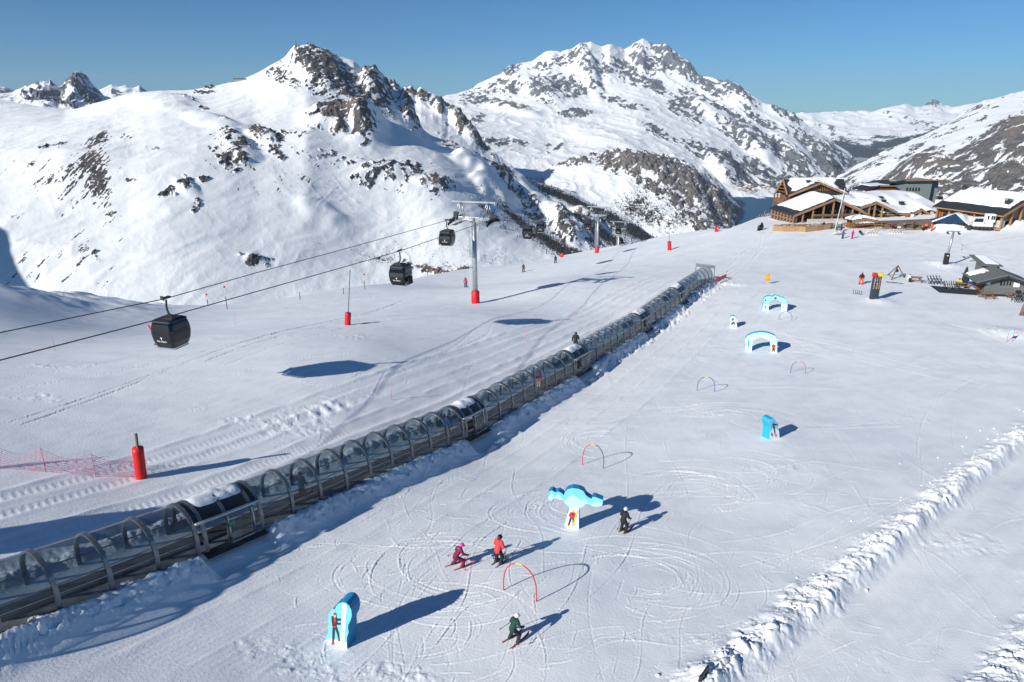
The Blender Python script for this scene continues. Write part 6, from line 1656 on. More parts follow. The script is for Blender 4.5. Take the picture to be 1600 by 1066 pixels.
# --- stone building behind
SB = Frame(LF.O + LF.ex * 30 + LF.ey * 26, LF.rz)
sx0, _ = SB.px(1399, 290); sx1, _ = SB.px(1456, 290); szt = SB.px(1430, 282.5)[1]
stb = thing('stone_building', 'grey stone building with a flat timber edged roof behind the restaurant wing', 'building', SB.O, SB.rz)
m = MB(); m.box(((sx0 + sx1) / 2, 5, szt / 2 - 2), (sx1 - sx0, 10, szt + 2)); m.box(((sx0 + sx1) / 2, 1.4, szt - .6), (sx1 - sx0 - .02, 2.79, 1.6)); m.build('stone_wall', M_stone, stb)
sx2, _ = SB.px(1458, 290, 1); sx3, _ = SB.px(1468, 290, 1)
m = MB(); m.box(((sx2 + sx3) / 2, 6, szt / 2 - 1), (sx3 - sx2, 9, szt + 1.6)); m.build('stone_annex', M_stone, stb)
m = MB(); a = SB.px(1387, 283.5, -.8); m.slab((a[0], -.9, szt - .5), (sx0 + 2.2, -.9, szt + .35), (sx0 + 2.2, 10.5, szt - .75), (a[0], 10.5, szt - 1.6), .3); m.slab((sx0 + 2.2, -.9, szt + .35), (sx3 + .4, -.9, szt + .22), (sx3 + .4, 10.5, szt - .9), (sx0 + 2.2, 10.5, szt - .75), .3); rr_ = m.build('roof', M_slate, stb)
m = MB(); m.box(((sx0 + 2.2 + sx3 + .4) / 2, -.96, szt + .12), (sx3 - sx0 - 1.8, .1, .3)); m.build('fascia', M_wood_l, rr_)
for k in range(5):
    x, z = SB.px(1417.5 + 4.6 * k, 296, -.05); m = MB(); m.box((x, -.02, z), (.42, .1, .95)); m.build('window', M_dglass, stb)
sh = thing('timber_annex', 'larch boarded annex with a low pitched roof left of the stone building', 'building', SB.O, SB.rz)
ax0, az0 = SB.px(1351, 297, -1.5); ax1, az1 = SB.px(1402, 290, -1.5); axm = SB.px(1372, 291.5, -1.5)
m = MB(); m.box(((axm[0] + ax1[0] if False else (axm[0] + ax1) / 2), 1.5, az1 / 2 - .6), (ax1 - axm[0], 5, az1 + .4)); m.build('wall', M_wood_o, sh)
m = MB(); m.slab((ax0, -1.6, az0), (axm[0] + .6, -1.6, az1 + .1), (axm[0] + .6, 4.5, az1 + .1), (ax0, 4.5, az0), .25); m.slab((axm[0] + .6, -1.6, az1 + .1), (ax1, -1.6, az1), (ax1, 4.5, az1), (axm[0] + .6, 4.5, az1 + .1), .25); rr_ = m.build('roof', M_slate, sh)
m = MB(); m.box(((axm[0] + ax1) / 2 + .3, -1.66, az1 - .12), (ax1 - axm[0] - .6, .1, .3)); m.build('fascia', M_wood_l, rr_)
m = MB(); m.slab((axm[0] - 2, -1.0, az1 + .05), (ax1 - 2, -1.0, az1 + .22), (ax1 - 2, 4.3, az1 + .22), (axm[0] - 2, 4.3, az1 + .05), .2); m.build('snow_cover', M_snowpack, rr_)

# --- chalet at the right edge, its long side turned to the slope
CF = Frame((104.2, 145.8, 0), R(24)); CF.O.z = gz(103.0, 145.0)
ze = CF.px(1567, 337)[1]; W, Ln = 18.5, 16.0; zr2_ = ze + 3.6
ch = thing('chalet', 'long larch chalet with a dark eave and snowed roof at the right edge', 'chalet', CF.O, CF.rz)
cr_ = gable_roof(ch, 0, W / 2, W, ze, zr2_, ze, 0, Ln, 'roof', [(-1, 0, .66, .9, Ln - .2, .5), (1, 0, .95, .9, Ln - .2, .5)])
m = MB(); m.box((W / 2, Ln / 2 + .8, ze / 2 - .3), (W - 3.2, Ln - 2.4, ze - .1)); m.build('wall', M_wood_o, ch)
m = MB(); m.prism([(1.8, -.4), (W - 1.8, -.4), (W - 1.8, ze + .3), (W / 2, zr2_ - .4), (1.8, ze + .3)], 1.6, 1.9); m.build('gable_wall', M_dglass, ch)
for k in range(6):
    m = MB(); post(m, .9, .6 + k * 2.9, -.5, ze - .05, .34); m.build('eave_post', M_wood_l, ch)
for k in range(4):
    m = MB(); x = .9 + k * 3.1; post(m, x, .5, -.5, ze - .1 + (zr2_ - ze) * x / (W / 2) - .3, .36); m.build('gable_post', M_wood_l, ch)
for k, (y, w_) in enumerate(((4.5, 1.6), (7.6, 1.4), (10.6, 1.6), (13.4, 1.2))):
    m = MB(); m.box((1.55, y, 1.2), (.1, w_, 2.2)); m.build('window', M_dglass, ch)
m = MB(); m.box((1.3, 1.2, .9), (1.6, 1.4, 2.4)); m.build('stone_corner', M_stone_l, ch)
fa = MB(); fa.box((-.07, Ln / 2, ze - .18), (.1, Ln, .26)); fa.build('fascia', M_wood_l, cr_)
chimney(ch, 4.6, 2.2, ze + .39 * 4.6 - .3, 1.2, 1.0)
chimney(ch, W / 2 - .6, Ln - 1.2, zr2_ - .3, 1.0, .9)

# --- terrace in front of the lodge
def gxy(f, x, y, dz=0.0): p = f.O + f.ex * x + f.ey * y; return Vector((p.x, p.y, gz(p.x, p.y) + dz))
M_panel = mat('larch_fence_boards', (.40, .24, .12), rough=.7, var=.3, vscale=3, stretch=(6, 6, .3))
dq = [gp(u, v, .22) for u, v in ((1350, 357.5), (1452, 358.5), (1462, 347), (1362, 347))]
dk = MB(); dk.slab(*[p - dq[0] for p in dq], .6)
dk.build('terrace_deck', M_deck, None, 'brown boarded terrace deck in front of the restaurant wing', 'deck', loc=dq[0])
_dn = (dq[1] - dq[0]).cross(dq[3] - dq[0]).normalized()
def on_deck(u, v):
    r_ = Vector([float(q) for q in ray(u, v)]); return r_ * (dq[0].dot(_dn) / r_.dot(_dn))
def seat_pt(u, v): return on_deck(u, v) if u > 1346 and v < 357.6 else gp(u, v)
fence_px = [(1207, 361), (1214, 361.5), (1222, 362), (1231, 362), (1240, 362), (1249, 362), (1258, 363), (1267, 362), (1277, 361), (1287, 359.5), (1297, 358.5)]
proto = None
for i, (a, b) in enumerate(zip(fence_px[:-1], fence_px[1:])):
    A, B = gp(*a), gp(*b); L_ = math.hypot(B.x - A.x, B.y - A.y)
    t = thing('fence_panel', 'x', 'fence panel', A, math.atan2(B.y - A.y, B.x - A.x), 'board panels round the lodge terrace')
    t['label'] = 'one of the pale board fence panels closing off the lodge terrace'
    m = MB()
    for k in range(6): m.box((L_ * (k + .5) / 6, 0, .62), (L_ / 6 - .03, .06, 1.15 + .06 * math.sin(k * 3 + i)))
    m.box((L_ / 2, .06, .9), (L_, .05, .12)); m.box((L_ / 2, .06, .3), (L_, .05, .12)); m.build('boards', M_panel, t)
    for x in (0.05, L_ - .05): m = MB(); post(m, x, .05, -.2, 1.28, .1); m.build('post', M_wood_d, t)
def picnic_table(loc, rz, label, group):
    t = thing('picnic_table', label, 'picnic table', loc, rz, group)
    m = MB()
    for k in range(4): m.box((0, -.3 + .2 * k, .75), (1.8, .18, .05))
    m.build('table_top', M_wood_l, t)
    for s in (-1, 1):
        m = MB(); m.box((0, s * .72, .45), (1.8, .26, .05)); m.build('bench_seat', M_wood_l, t)
        m = MB(); m.tube([(s * .65, -.68, 0), (s * .65, -.2, .73)], .05, 4); m.tube([(s * .65, .68, 0), (s * .65, .2, .73)], .05, 4); m.box((s * .65, 0, .42), (.06, 1.5, .1)); m.build('trestle', M_wood_d, t)
    return t
rq = random.Random(3); base = None
for i, (u, v) in enumerate(((1216, 357), (1226, 356), (1238, 355.5), (1251, 356), (1263, 355.5), (1276, 355), (1288, 354.5), (1299, 354), (1234, 359), (1257, 359), (1271, 358.5), (1322, 353.5), (1336, 353), (1220, 359.5), (1245, 358), (1282, 357), (1294, 356.5), (1310, 356.5), (1350, 351), (1380, 353), (1392, 355), (1405, 352), (1418, 355), (1430, 353.5), (1442, 356), (1372, 356))):
    q = seat_pt(u, v)
    if base is None: base = picnic_table(q, rq.uniform(-.3, .3), 'pale wooden table with benches on the lodge terrace', 'tables on the lodge terrace')
    else: dup(base, q, rq.uniform(-.5, .5))
# parasol folded tables: white stacked chairs near the bar hut
def lounger(loc, rz, label, group):
    t = thing('deck_chair', label, 'deck chair', loc, rz, group)
    m = MB()
    for s in (-1, 1):
        m.tube([(s * .32, -.75, .05), (s * .32, .75, 1.0)], .035, 5); m.tube([(s * .32, .55, .03), (s * .32, -.35, .62)], .035, 5)
    m.build('frame', M_white, t)
    m = MB(); V = []
    for k in range(9):
        q = k / 8; V += [(-.29, -.72 + 1.42 * q, .10 + .86 * q - .16 * math.sin(math.pi * q)), (.29, -.72 + 1.42 * q, .10 + .86 * q - .16 * math.sin(math.pi * q))]
    m.add(V, [(2 * k, 2 * k + 1, 2 * k + 3, 2 * k + 2) for k in range(8)], True); m.build('canvas', mat('canvas', (.72, .56, .36), rough=.8) if 'canvas' not in bpy.data.materials else bpy.data.materials['canvas'], t)
    return t
lp = lounger(gp(1389, 364), R(200), 'cream deck chair in the row of five out on the snow', 'deck chairs on the snow')
for k in range(1, 5): dup(lp, gp(1389 + 4.3 * k, 364 + .2 * k), R(200))
for k in range(4): dup(lp, gp(1355 + 4.3 * k, 367), R(200), 'cream deck chair in the row of four right of the skier in pink')
for k in range(3): dup(lp, gp(1303 + 4 * k, 368.5 - k), R(215 + 20 * k), 'pale deck chair standing by the flagpole')
for k in range(3): dup(lp, gp(1366 + 4 * k, 361.5), R(190), 'pale deck chair stacked close to the bar hut')
# flagpole
q = gp(1303.5, 363); t = thing('flagpole', 'tall white flagpole with a furled blue flag before the lodge', 'flagpole', q, 0)
zt = z_at(1310, 294, q) - q.z
m = MB(); m.tube([(0, 0, -.3), (.9, 0, zt)], [.075, .045], 8); m.build('pole', M_white, t)
m = MB(); V = []
for k in range(9):
    z = zt * (.55 + .30 * k / 8); V += [(.9 * z / zt + .08, 0, z), (.9 * z / zt + .30 + .06 * math.sin(k), .05 * math.sin(k * 2), z - .3)]
m.add(V, [(2 * k, 2 * k + 1, 2 * k + 3, 2 * k + 2) for k in range(8)], True); m.build('flag', mat('blue_flag', (.05, .14, .32), rough=.8), t)
# bar hut
q = gp(1331, 358); BF = Frame(q, R(8)); bh = thing('bar_hut', 'small timber bar hut with a snow laden roof and white hanging fringe', 'hut', q, R(8))
bw = BF.px(1366, 352)[0]
gx_ = gable_roof(bh, -.6, bw / 2, bw + .4, 1.95, 2.5, 1.95, -.6, 3.0, 'roof', [(-1, 0, .9, -.1, 2.9, .45), (1, 0, .95, -.1, 2.9, .45)], th=.15)
m = MB(); m.box((bw / 2, 1.6, .9), (bw - .6, 2.2, 1.9)); m.build('wall', M_wood_o, bh)
m = MB(); m.box((bw / 2, -.2, .95), (bw - .4, .5, .12)); m.build('counter', M_wood_l, bh)
m = MB()
for k in range(14): m.box((bw * (k + .5) / 14, -.5, 1.55 + .05 * math.sin(k * 4)), (bw / 18, .05, .45))
m.build('fringe', M_white, bh)
# tent roof by the piste machine
q = gp(1470, 358); t = thing('tent_roof', 'dark blue pyramid tent roof edged with snow beside the piste machine', 'canopy', q, R(-26))
TF = Frame(q, R(-26)); ap = TF.px(1493.5, 333.5, 2.4); le = TF.px(1456, 347, 0); re_ = TF.px(1512, 344.5, 0)
m = MB(); A_ = (ap[0], 2.4, ap[1]); c = [(le[0], 0, le[1]), (re_[0], 0, le[1] + .1), (re_[0], 4.8, le[1] + .1), (le[0], 4.8, le[1])]
m.add(c + [A_], [(0, 1, 4), (1, 2, 4), (2, 3, 4), (3, 0, 4)]); m.build('canvas', mat('blue_black_canvas', (.02, .05, .10), rough=.5), t)
m = MB(); m.tube([Vector(c[0]) + Vector((0, 0, .06)), Vector(A_) + Vector((0, 0, .08))], .16, 6); m.tube([Vector(c[1]) + Vector((0, 0, .06)), Vector(A_) + Vector((0, 0, .08))], .14, 6); m.build('snow_edge', M_snowpack, t)
for x, y in ((le[0] + .2, .2), (re_[0] - .2, .2), (re_[0] - .2, 4.6), (le[0] + .2, 4.6)): m = MB(); post(m, x, y, -.6, le[1], .12); m.build('tent_post', M_steel_dark, t)
# people by the terrace
for u, v, pose, lab, j, tr, hl, rz in ((1316.5, 373, 'stand', 'person in blue standing in front of the deck chairs', (.03, .12, .35), (.02, .04, .08), (.05, .08, .15), 20), (1331, 373, 'stand', 'person in a hot pink outfit standing in front of the lodge', (.65, .02, .22), (.6, .02, .2), (.3, .05, .1), 200),
                                       (1314, 362, 'stand', 'person in dark blue by the foot of the flagpole', (.02, .04, .12), BLK, BLK, 90), (1307, 360, 'stand', 'person in a green jacket at the terrace fence', (.05, .30, .16), (.05, .05, .06), (.1, .05, .03), 150), (1286, 358.5, 'stand', 'person in black behind the terrace fence', BLK, BLK, (.1, .06, .04), 180),
                                       (1293, 357.5, 'sit', 'person in bright blue sitting on the lodge terrace', (.02, .05, .45), BLK, (.2, .1, .06), 170), (1344, 367, 'lie', 'person in black lying in a deck chair left of the row of four', BLK, (.05, .05, .06), (.05, .04, .04), 170),
                                       (1404, 361.5, 'sit', 'person in white and navy sitting at the deck edge', (.6, .6, .62), (.03, .04, .10), (.2, .1, .06), 150), (1440, 360, 'sit', 'person in orange brown sitting before the entrance', (.45, .18, .05), BLK, (.2, .1, .06), 200), (1455, 361, 'stand', 'person in bright orange by the tent roof', (.85, .12, .02), (.7, .1, .03), BLK, 200), (1412, 356, 'sit', 'person in grey sitting on the brown deck', (.2, .2, .22), BLK, (.2, .1, .06), 190), (1394, 357.5, 'sit', 'person in maroon sitting near the deck chairs', (.22, .03, .05), BLK, (.15, .08, .05), 170), (1428, 357, 'stand', 'person in dark grey standing on the brown deck', (.05, .05, .06), BLK, (.2, .1, .06), 100), (1446, 358.5, 'sit', 'person in coral red sitting before the entrance', (.8, .15, .12), BLK, (.3, .2, .1), 160)):
    person(seat_pt(u, v), R(rz), 1.75, pose, lab, j, tr, hl, goggles=False)
# ---------------------------------------------------------------- piste furniture
# red padded posts
def padded_post(u, v, utop, vtop, hp, r, label, top_r, pole_m, tilt=(0, 0)):
    q = gp(u, v); t = thing('padded_post', label, 'padded post', q, 0, 'red padded posts along the pistes')
    zt = z_at(utop, vtop, q) - q.z
    F_ = ray(utop, vtop); xt = (F_[0] / F_[1]) * q.y - q.x
    dxy = Vector((xt / zt, 0, 0))
    p = MB(); n = 7; p.tube([dxy * (hp * k / n) + Vector((0, 0, hp * k / n)) for k in range(n + 1)], [r * (1 + .018 * math.sin(k * 2.3)) * (1.0 if k else .96) for k in range(n + 1)], 12); p.build('pad', M_red, t)
    s = MB(); s.tube([(0, 0, -.3), dxy * zt + Vector((0, 0, zt))], top_r, 8); s.build('post', pole_m, t)
    return t
padded_post(221, 747, 212, 677, 1.75, .27, 'red padded wooden post at the end of the pink net', .07, M_wood_d)
padded_post(543, 508, 547, 421, 1.25, .30, 'red padded foot of a thin leaning pole left of the nearest pylon', .035, M_steel_dark)
padded_post(1046, 391, 1045, 340, 1.9, .42, 'red padded foot of a thin mast near the brink in the middle', .04, M_steel_dark)
padded_post(876, 402.5, 897, 372, 1.1, .5, 'red pad lying tilted with a leaning pole at the brink', .04, M_steel_dark)
q = gp(1119.5, 362.5); t = thing('red_mattress', 'bright red upright crash mattress on the skyline left of the lodge', 'crash mat', q, 0)
m = MB(); m.box((0, 0, .65), (.9, .35, 1.3), bev=.08); m.build('mattress', M_red, t); m = MB(); m.box((.15, -.19, .9), (.25, .02, .2)); m.build('patch', M_white, t)
# pink safety net
netp = [gp(u, v) for u, v in ((-120, 742), (-60, 738), (0, 733), (72, 738), (150, 746), (218, 746))]
t = thing('safety_net', 'sagging pink safety net on thin stakes left of the red padded post', 'net', netp[2], 0)
M_net = mat('pink_cord', (.70, .20, .34), rough=.6)
net = MB(); o = netp[2]; H_ = 1.25
def npnt(a, b, q, h): p = a.lerp(b, q); p.z = gz(p.x, p.y) if False else p.z; return p + Vector((0, 0, h * (1 - .30 * math.sin(math.pi * q)))) - o
for a, b in zip(netp[:-1], netp[1:]):
    L_ = (b - a).length; n = max(6, int(L_ / .22))
    for k in range(9):
        h = .05 + H_ * k / 8; net.tube([npnt(a, b, q / 10, h) for q in range(11)], .008 if 0 < k < 8 else .012, 3, caps=False)
    for k in range(n):
        net.tube([npnt(a, b, k / n, .05), npnt(a, b, min(1, (k + 1.2) / n), .05 + H_)], .0075, 3, caps=False)
net.build('net', M_net, t)
for p in netp[:-1]:
    m = MB(); m.tube([p - o - Vector((0, 0, .2)), p - o + Vector((.02, 0, H_ + .1))], .013, 6); m.build('stake', M_redp, t)
# marker poles with red discs, bare stakes, thin bamboo wands
def marker(u, v, vtop, label, disc=True):
    q = gp(u, v); h = max(.6, z_at(u, vtop, q) - q.z); t = thing('piste_marker', label, 'piste marker', q, 0, 'piste marker poles on the left edge')
    m = MB(); m.tube([(0, 0, -.2), (0, 0, h * (.55 if disc else 1))], .06, 7); m.build('stake', M_wood_d, t)
    if disc:
        m = MB(); m.tube([(0, 0, h * .5), (.02, 0, h)], .025, 6); m.build('pole', M_white, t)
        m = MB(); m.tube([(.02, -.03, h), (.02, .0, h)], .16, 12); m.build('disc', M_redp, t)
marker(355, 483, 448, 'red topped piste marker right of the nearest cabin'); marker(325, 478, 460, 'short red topped marker at the edge right of the nearest cabin'); marker(570, 452, 429, 'red topped piste marker left of the second cabin'); marker(700, 425.5, 410, 'red topped marker at the brink left of the nearest pylon')
marker(469, 468, 456, 'bare wooden stake at the edge between two marker poles', False); marker(537, 460, 450, 'short wooden stake at the edge left of the second cabin', False); marker(668, 431, 423, 'tiny stake at the edge right of the second cabin', False)
for u, v, vt, lab in ((612, 625, 598, 'thin pink wand beside the churned snow'), (822, 533, 513, 'thin pink wand on the groomed lane left of the walker'), (895, 497, 478, 'thin pink wand above the walking person'), (991, 455, 442, 'thin pink wand near the top of the conveyor'), (86, 548, 526, 'thin pink wand at the left below the haul ropes'), (368, 508, 490, 'thin pink wand right of the nearest cabin'), (517, 471, 458, 'thin pink wand above the padded pole foot')):
    q = gp(u, v); h = z_at(u, vt, q) - q.z; m = MB(); m.tube([(0, 0, -.1), (.02, 0, h)], .018, 5); o = m.build('wand', M_net, None, lab, 'marker wand', 'thin wands', loc=q)
# red barrier and pink net end by the conveyor's head
A, B = gp(1117, 444), gp(1134, 438); t = thing('red_barrier', 'low red barrier strip beside the head of the conveyor', 'barrier', A, 0)
m = MB(); n = 8
for k in range(n): p = A.lerp(B, (k + .5) / n) - A; p.z = gz(A.x + p.x, A.y + p.y) - A.z; m.box((p.x, p.y, .55), ((B - A).length / n + .02, .06, .5 if k % 2 else .44), rz=math.atan2(B.y - A.y, B.x - A.x))
m.build('strip', M_redp, t)
for k in (0, 1): p = (A if k == 0 else B) - A; m = MB(); m.tube([(p.x, p.y, -.2), (p.x, p.y, .95 + .3 * k)], .03, 6); m.build('stake', M_redp, t)
# orange sign
q = gp(1198.5, 444); t = thing('orange_sign', 'small orange sign panel standing between two thin poles', 'sign', q, R(8))
m = MB(); m.box((0, 0, 1.0), (.62, .05, 1.05), bev=.02); m.build('panel', mat('orange_panel', (.85, .36, .02), rough=.5), t)
m = MB(); m.box((0, -.035, 1.0), (.28, .02, .16)); m.build('mark', M_p_yel, t)
for x in (-.5, .42): m = MB(); m.tube([(x, 0, -.1), (x, 0, 1.75)], .018, 6); m.build('pole', M_galv, t)
# notice tower
A, B = gp(1360.5, 468), gp(1372.5, 467.5); IF = Frame(A, math.atan2(B.y - A.y, B.x - A.x)); iw = (B - A).length
t = thing('notice_tower', 'tall dark notice tower with a red and yellow top listing ski runs', 'notice tower', A, IF.rz)
ht = IF.px(1370, 431)[1]
m = MB(); m.box((iw / 2, .25, ht / 2 - .1), (iw, .42, ht + .2), bev=.02); m.build('column', mat('charcoal_panel', (.035, .045, .055), rough=.5), t)
M_p_or = mat('orange_lettering', (.7, .36, .08), rough=.5)
rows_ = [('ski runs', M_print), ('OPEN', M_print)]
rr2 = random.Random(9)
for k in range(9):
    z = ht * (.90 - .055 * k)
    for x, mm in ((iw * .16, M_p_or if k % 2 else M_print), (iw * .52, M_print if k % 3 else M_p_or), (iw * .80, M_p_or)):
        m = MB(); w_ = rr2.uniform(.08, .22); m.box((x + w_ / 2 - .08, .034, z), (w_, .02, .075), ry=R(-35)); m.build('notice_line', mm, t)
m = MB(); m.box((iw * .20 - .15, .18, ht + .12), (.62, .3, .52), ry=R(6), bev=.04); m.build('red_cap', M_redp, t)
m = MB(); m.box((iw * .74 + .12, .18, ht + .10), (.72, .3, .50), ry=R(-2), bev=.04); m.build('yellow_cap', M_yellow, t)
# timber tripod with a hanging bell frame
legs = [gp(1386, 430), gp(1392, 437.5), gp(1414, 434)]; c_ = gp(1401, 433); t = thing('timber_tripod', 'grey timber tripod frame standing on the snow near the notice tower', 'tripod', c_, 0)
zt = z_at(1400.5, 415, c_) - c_.z
for q in legs: m = MB(); m.tube([q - c_ - Vector((0, 0, .1)), Vector((-.1, 0, zt))], [.10, .08], 7); m.build('leg', M_wood_d, t)
m = MB(); m.tube([(-.1, 0, zt * .98), (-.1, 0, zt * .62)], .02, 5); m.ball((-.1, 0, zt * .55), (.22, .22, .26), 10, 7); m.build('bell', M_steel_dark, t)
for a, b in ((0, 1), (1, 2)):
    m = MB(); pa, pb = (legs[a] - c_).lerp(Vector((-.1, 0, zt)), .12), (legs[b] - c_).lerp(Vector((-.1, 0, zt)), .12); m.tube([pa, pb], .04, 5); m.build('brace', M_wood_d, t)
# tables, racks and people about the rental hut
picnic_table(gp(1430, 440.5), R(-15), 'picnic table beside the timber tripod with a person seated', 'picnic tables on the snow')
person(gp(1418, 441), R(-80), 1.72, 'sit', 'person in black and white sitting at the picnic table by the tripod', (.55, .55, .58), BLK, (.3, .2, .15), goggles=False)
m_ = MB()
def rack(u, v, rz, label, n=4, cols=(BLK, (.03, .05, .09), (.06, .065, .07))):
    q = gp(u, v); t = thing('ski_rack', label, 'ski rack', q, R(rz), 'ski racks on the snow')
    m = MB(); m.tube([(-.9, 0, .75), (.9, 0, .75)], .04, 6)
    for x in (-.85, .85): m.tube([(x, -.3, 0), (x, 0, .78)], .035, 6); m.tube([(x, .35, 0), (x, 0, .78)], .035, 6)
    m.build('frame', M_steel_dark, t)
    for k in range(n):
        s = MB(); ski_mb(s, 1.5, .12, Matrix.Translation((-.75 + 1.5 * k / (n - 1), -.05, .62)) @ Matrix.Rotation(R(42), 4, 'X')); s.build('leaning_ski', cmat(cols[k % len(cols)], .4), t)
rack(1456.5, 443, 10, 'left ski rack of the pair between the picnic table and the rental hut'); rack(1462, 444, 10, 'right ski rack of the pair between the picnic table and the rental hut')
rack(1484, 452, -10, 'ski rack in front of the dark deck of the rental hut', 6, (BLK, (.05, .09, .14), (.12, .12, .13))); rack(1592, 472, 5, 'ski rack at the right edge below the second hut table', 7)
for u, v, lab in ((1393, 442, 'pair of dark skis lying flat between the tower and the tripod'), (1402, 443, 'second pair of dark skis lying flat nearer the tripod')):
    s = MB(); ski_mb(s, 1.6, .09, Matrix.Rotation(R(70), 4, 'Z')); ski_mb(s, 1.6, .09, Matrix.Translation((.1, .16, .01)) @ Matrix.Rotation(R(62), 4, 'Z')); s.build('skis', cmat(BLK), None, lab, 'skis', loc=gp(u, v) + Vector((0, 0, .05)))
bm_ = MB()
for k, u in enumerate((1333, 1336, 1339, 1342, 1345)):
    q = gp(u, 459.5 + .4 * k); m = MB(); m.tube([(0, 0, -.05), (.03, 0, .55)], .035, 6); m.tube([(.03, 0, .55), (.03, 0, .62)], .06, 6); m.build('training_stub', M_steel_dark, None, 'one of a row of short dark stakes left of the notice tower', 'stake', 'short stakes by the tower', loc=q)
# chairlift mast
q = gp(1477, 413); zt = z_at(1480.5, 361, q) - q.z; t = thing('lift_mast', 'slim grey lift mast with a black padded foot and a short crossarm', 'lift mast', q, R(-20))
m = MB(); m.tube([(0, 0, 0), (.25, 0, zt)], [.22, .16], 10); m.build('mast', M_galv, t)
m = MB(); m.box((0, 0, .95), (.75, .7, 1.9), bev=.06); m.build('foot_pad', M_black, t); m = MB(); m.box((0.05, -.36, 1.55), (.3, .02, .12)); m.build('foot_mark', M_p_yel, t)
m = MB(); m.box((.25, 0, zt), (1.9, .16, .16)); m.build('crossarm', M_galv, t)
for s in (-1, 1):
    m = MB(); m.box((.25 + s * .8, 0, zt - .25), (.08, 1.6, .12))
    for k in range(4): m.tube([(.25 + s * .8, -.6 + .4 * k, zt - .33), (.25 + s * .9, -.6 + .4 * k, zt - .33)], .15, 8)
    m.build('pulley_train', M_steel_dark, t)
# T-bar hanging from its own drag rope
q = gp(1516, 396); p = plane_pt(1502, 390.5, (q.x - 1, q.y + 3), (q.x + 2, q.y + 3)); t = thing('drag_lift_hanger', 'small drag lift hanger dangling right of the lift mast', 'drag lift hanger', p, 0)
m = MB(); m.tube([(.1, 0, .9), (0, 0, .1)], .02, 5); m.build('rod', M_steel_dark, t); m = MB(); m.box((0, 0, -.25), (.35, .2, .55), bev=.05); m.build('spring_box', M_galv, t); m = MB(); m.tube([(-.7, 0, 1.25), (.1, 0, .9), (.9, 0, .55)], .02, 5); m.build('grip_arm', M_steel_dark, t)
a, b = Vector((q.x, q.y, zt + gz(q.x, q.y))), None
mt_top = gp(1477, 413) + Vector((.8, -.2, zt - .2)); dl = MB(); e2 = gp(1640, 410) + Vector((0, 0, 5.5)); dl.tube([mt_top, p + Vector((.1, 0, .92)), e2], .012, 4); dl.build('drag_rope', M_steel_dark, None, 'thin drag lift rope running from the lift mast to the right', 'cable')
q = gp(1520, 409); m = MB(); m.tube([(-.6, 0, .1), (0, 0, .2), (.6, .2, .12)], .05, 5); m.tube([(0, 0, .2), (.1, .3, .5)], .03, 5); m.build('drag_bar', M_steel_dark, None, 'dark drag bar lying on the snow above the rental hut', 'drag bar', loc=q)
# rental hut
A, B = gp(1536, 459.5), gp(1597, 459); HF = Frame(A, R(-15)); hw = HF.px(1599, 459)[0]
M_hut = mat('grey_hut_boards', (.13, .135, .135), rough=.8, var=.25, vscale=2, stretch=(.3, .3, 5)); M_hutroof = mat('grey_roof_felt', (.13, .135, .13), rough=.85, var=.15, vscale=4)
hut = thing('rental_hut', 'grey timber rental hut with a wide felt roof at the right edge', 'hut', A, HF.rz)
HF.O = Vector(A)
zl_ = HF.px(1536, 438, -.6)[1]; xa_, zm_ = HF.px(1574.7, 430, -.6); xl_ = HF.px(1535.8, 438, -.6)[0]; dy = HF.at_z(1511, 424.5, zl_)
dep = max(5.0, min(9, dy[1]))
hr = gable_roof(hut, xl_ - .9, xa_, 2 * xa_ - xl_ + .9, zl_ - .25, zm_ + .15, zl_ - .25, -.9, dep, 'roof', [(-1, .30, .92, dep * .55, dep - .6, .28)], th=.2, board=False, mroof=M_hutroof)
m = MB(); m.prism([(0, -.3), (hw, -.3), (hw, zl_ - .1), (xa_, zm_ - .2), (0, zl_ - .1)], 0, dep - .8); m.build('wall', M_hut, hut)
m = MB(); m.slab((xl_ - .9, -.95, zl_ - .42), (xa_, -.95, zm_ - .02), (xa_, -.85, zm_ - .02), (xl_ - .9, -.85, zl_ - .42), .3); m.slab((xa_, -.95, zm_ - .02), (2 * xa_ - xl_ + .9, -.95, zl_ - .42), (2 * xa_ - xl_ + .9, -.85, zl_ - .42), (xa_, -.85, zm_ - .02), .3); m.build('bargeboard', M_steel_dark, hr)
for u0, u1, v0, v1, nm, mm in ((1562, 1567, 437.5, 446, 'window', M_dglass), (1567.5, 1571.5, 437.5, 446, 'window', M_dglass), (1572.5, 1576.5, 437.5, 446, 'window', M_dglass), (1577, 1581, 437.5, 446, 'window', M_dglass), (1583, 1594, 442, 448.5, 'white_board', M_white), (1541, 1549, 441, 456, 'door', M_hutroof), (1563, 1569, 431.8, 434.3, 'red_sign', M_redp), (1569.3, 1574.5, 431.8, 434.3, 'yellow_sign', M_yellow)):
    a = HF.px(u0, v1, -.05); c = HF.px(u1, v0, -.05); m = MB(); m.box(((a[0] + c[0]) / 2, -.04, (a[1] + c[1]) / 2), (c[0] - a[0], .08, c[1] - a[1])); m.build(nm, mm, hut)
a = HF.px(1545, 442.5, -.12); m = MB(); m.tube([(a[0], -.12, a[1]), (a[0], -.06, a[1])], .32, 16); m.build('round_sign', M_pb, hut); m = MB(); m.box((a[0], -.14, a[1]), (.10, .03, .34)); m.box((a[0], -.14, a[1] + .02), (.3, .025, .09)); m.build('round_sign_mark', M_white, hut)
m = MB(); m.box((-.05, 1.6, .75), (.1, 2.0, 1.9)); m.build('side_door', M_wood_o, hut)
dkk = MB(); dkk.slab((-6.0, -1.2, .10), (hw + 2, -1.2, .10), (hw + 2, 1.0, .10), (-6.0, 3.2, .10), .5); dkk.build('hut_deck', mat('dark_mat', (.03, .04, .05), rough=.8), hut)
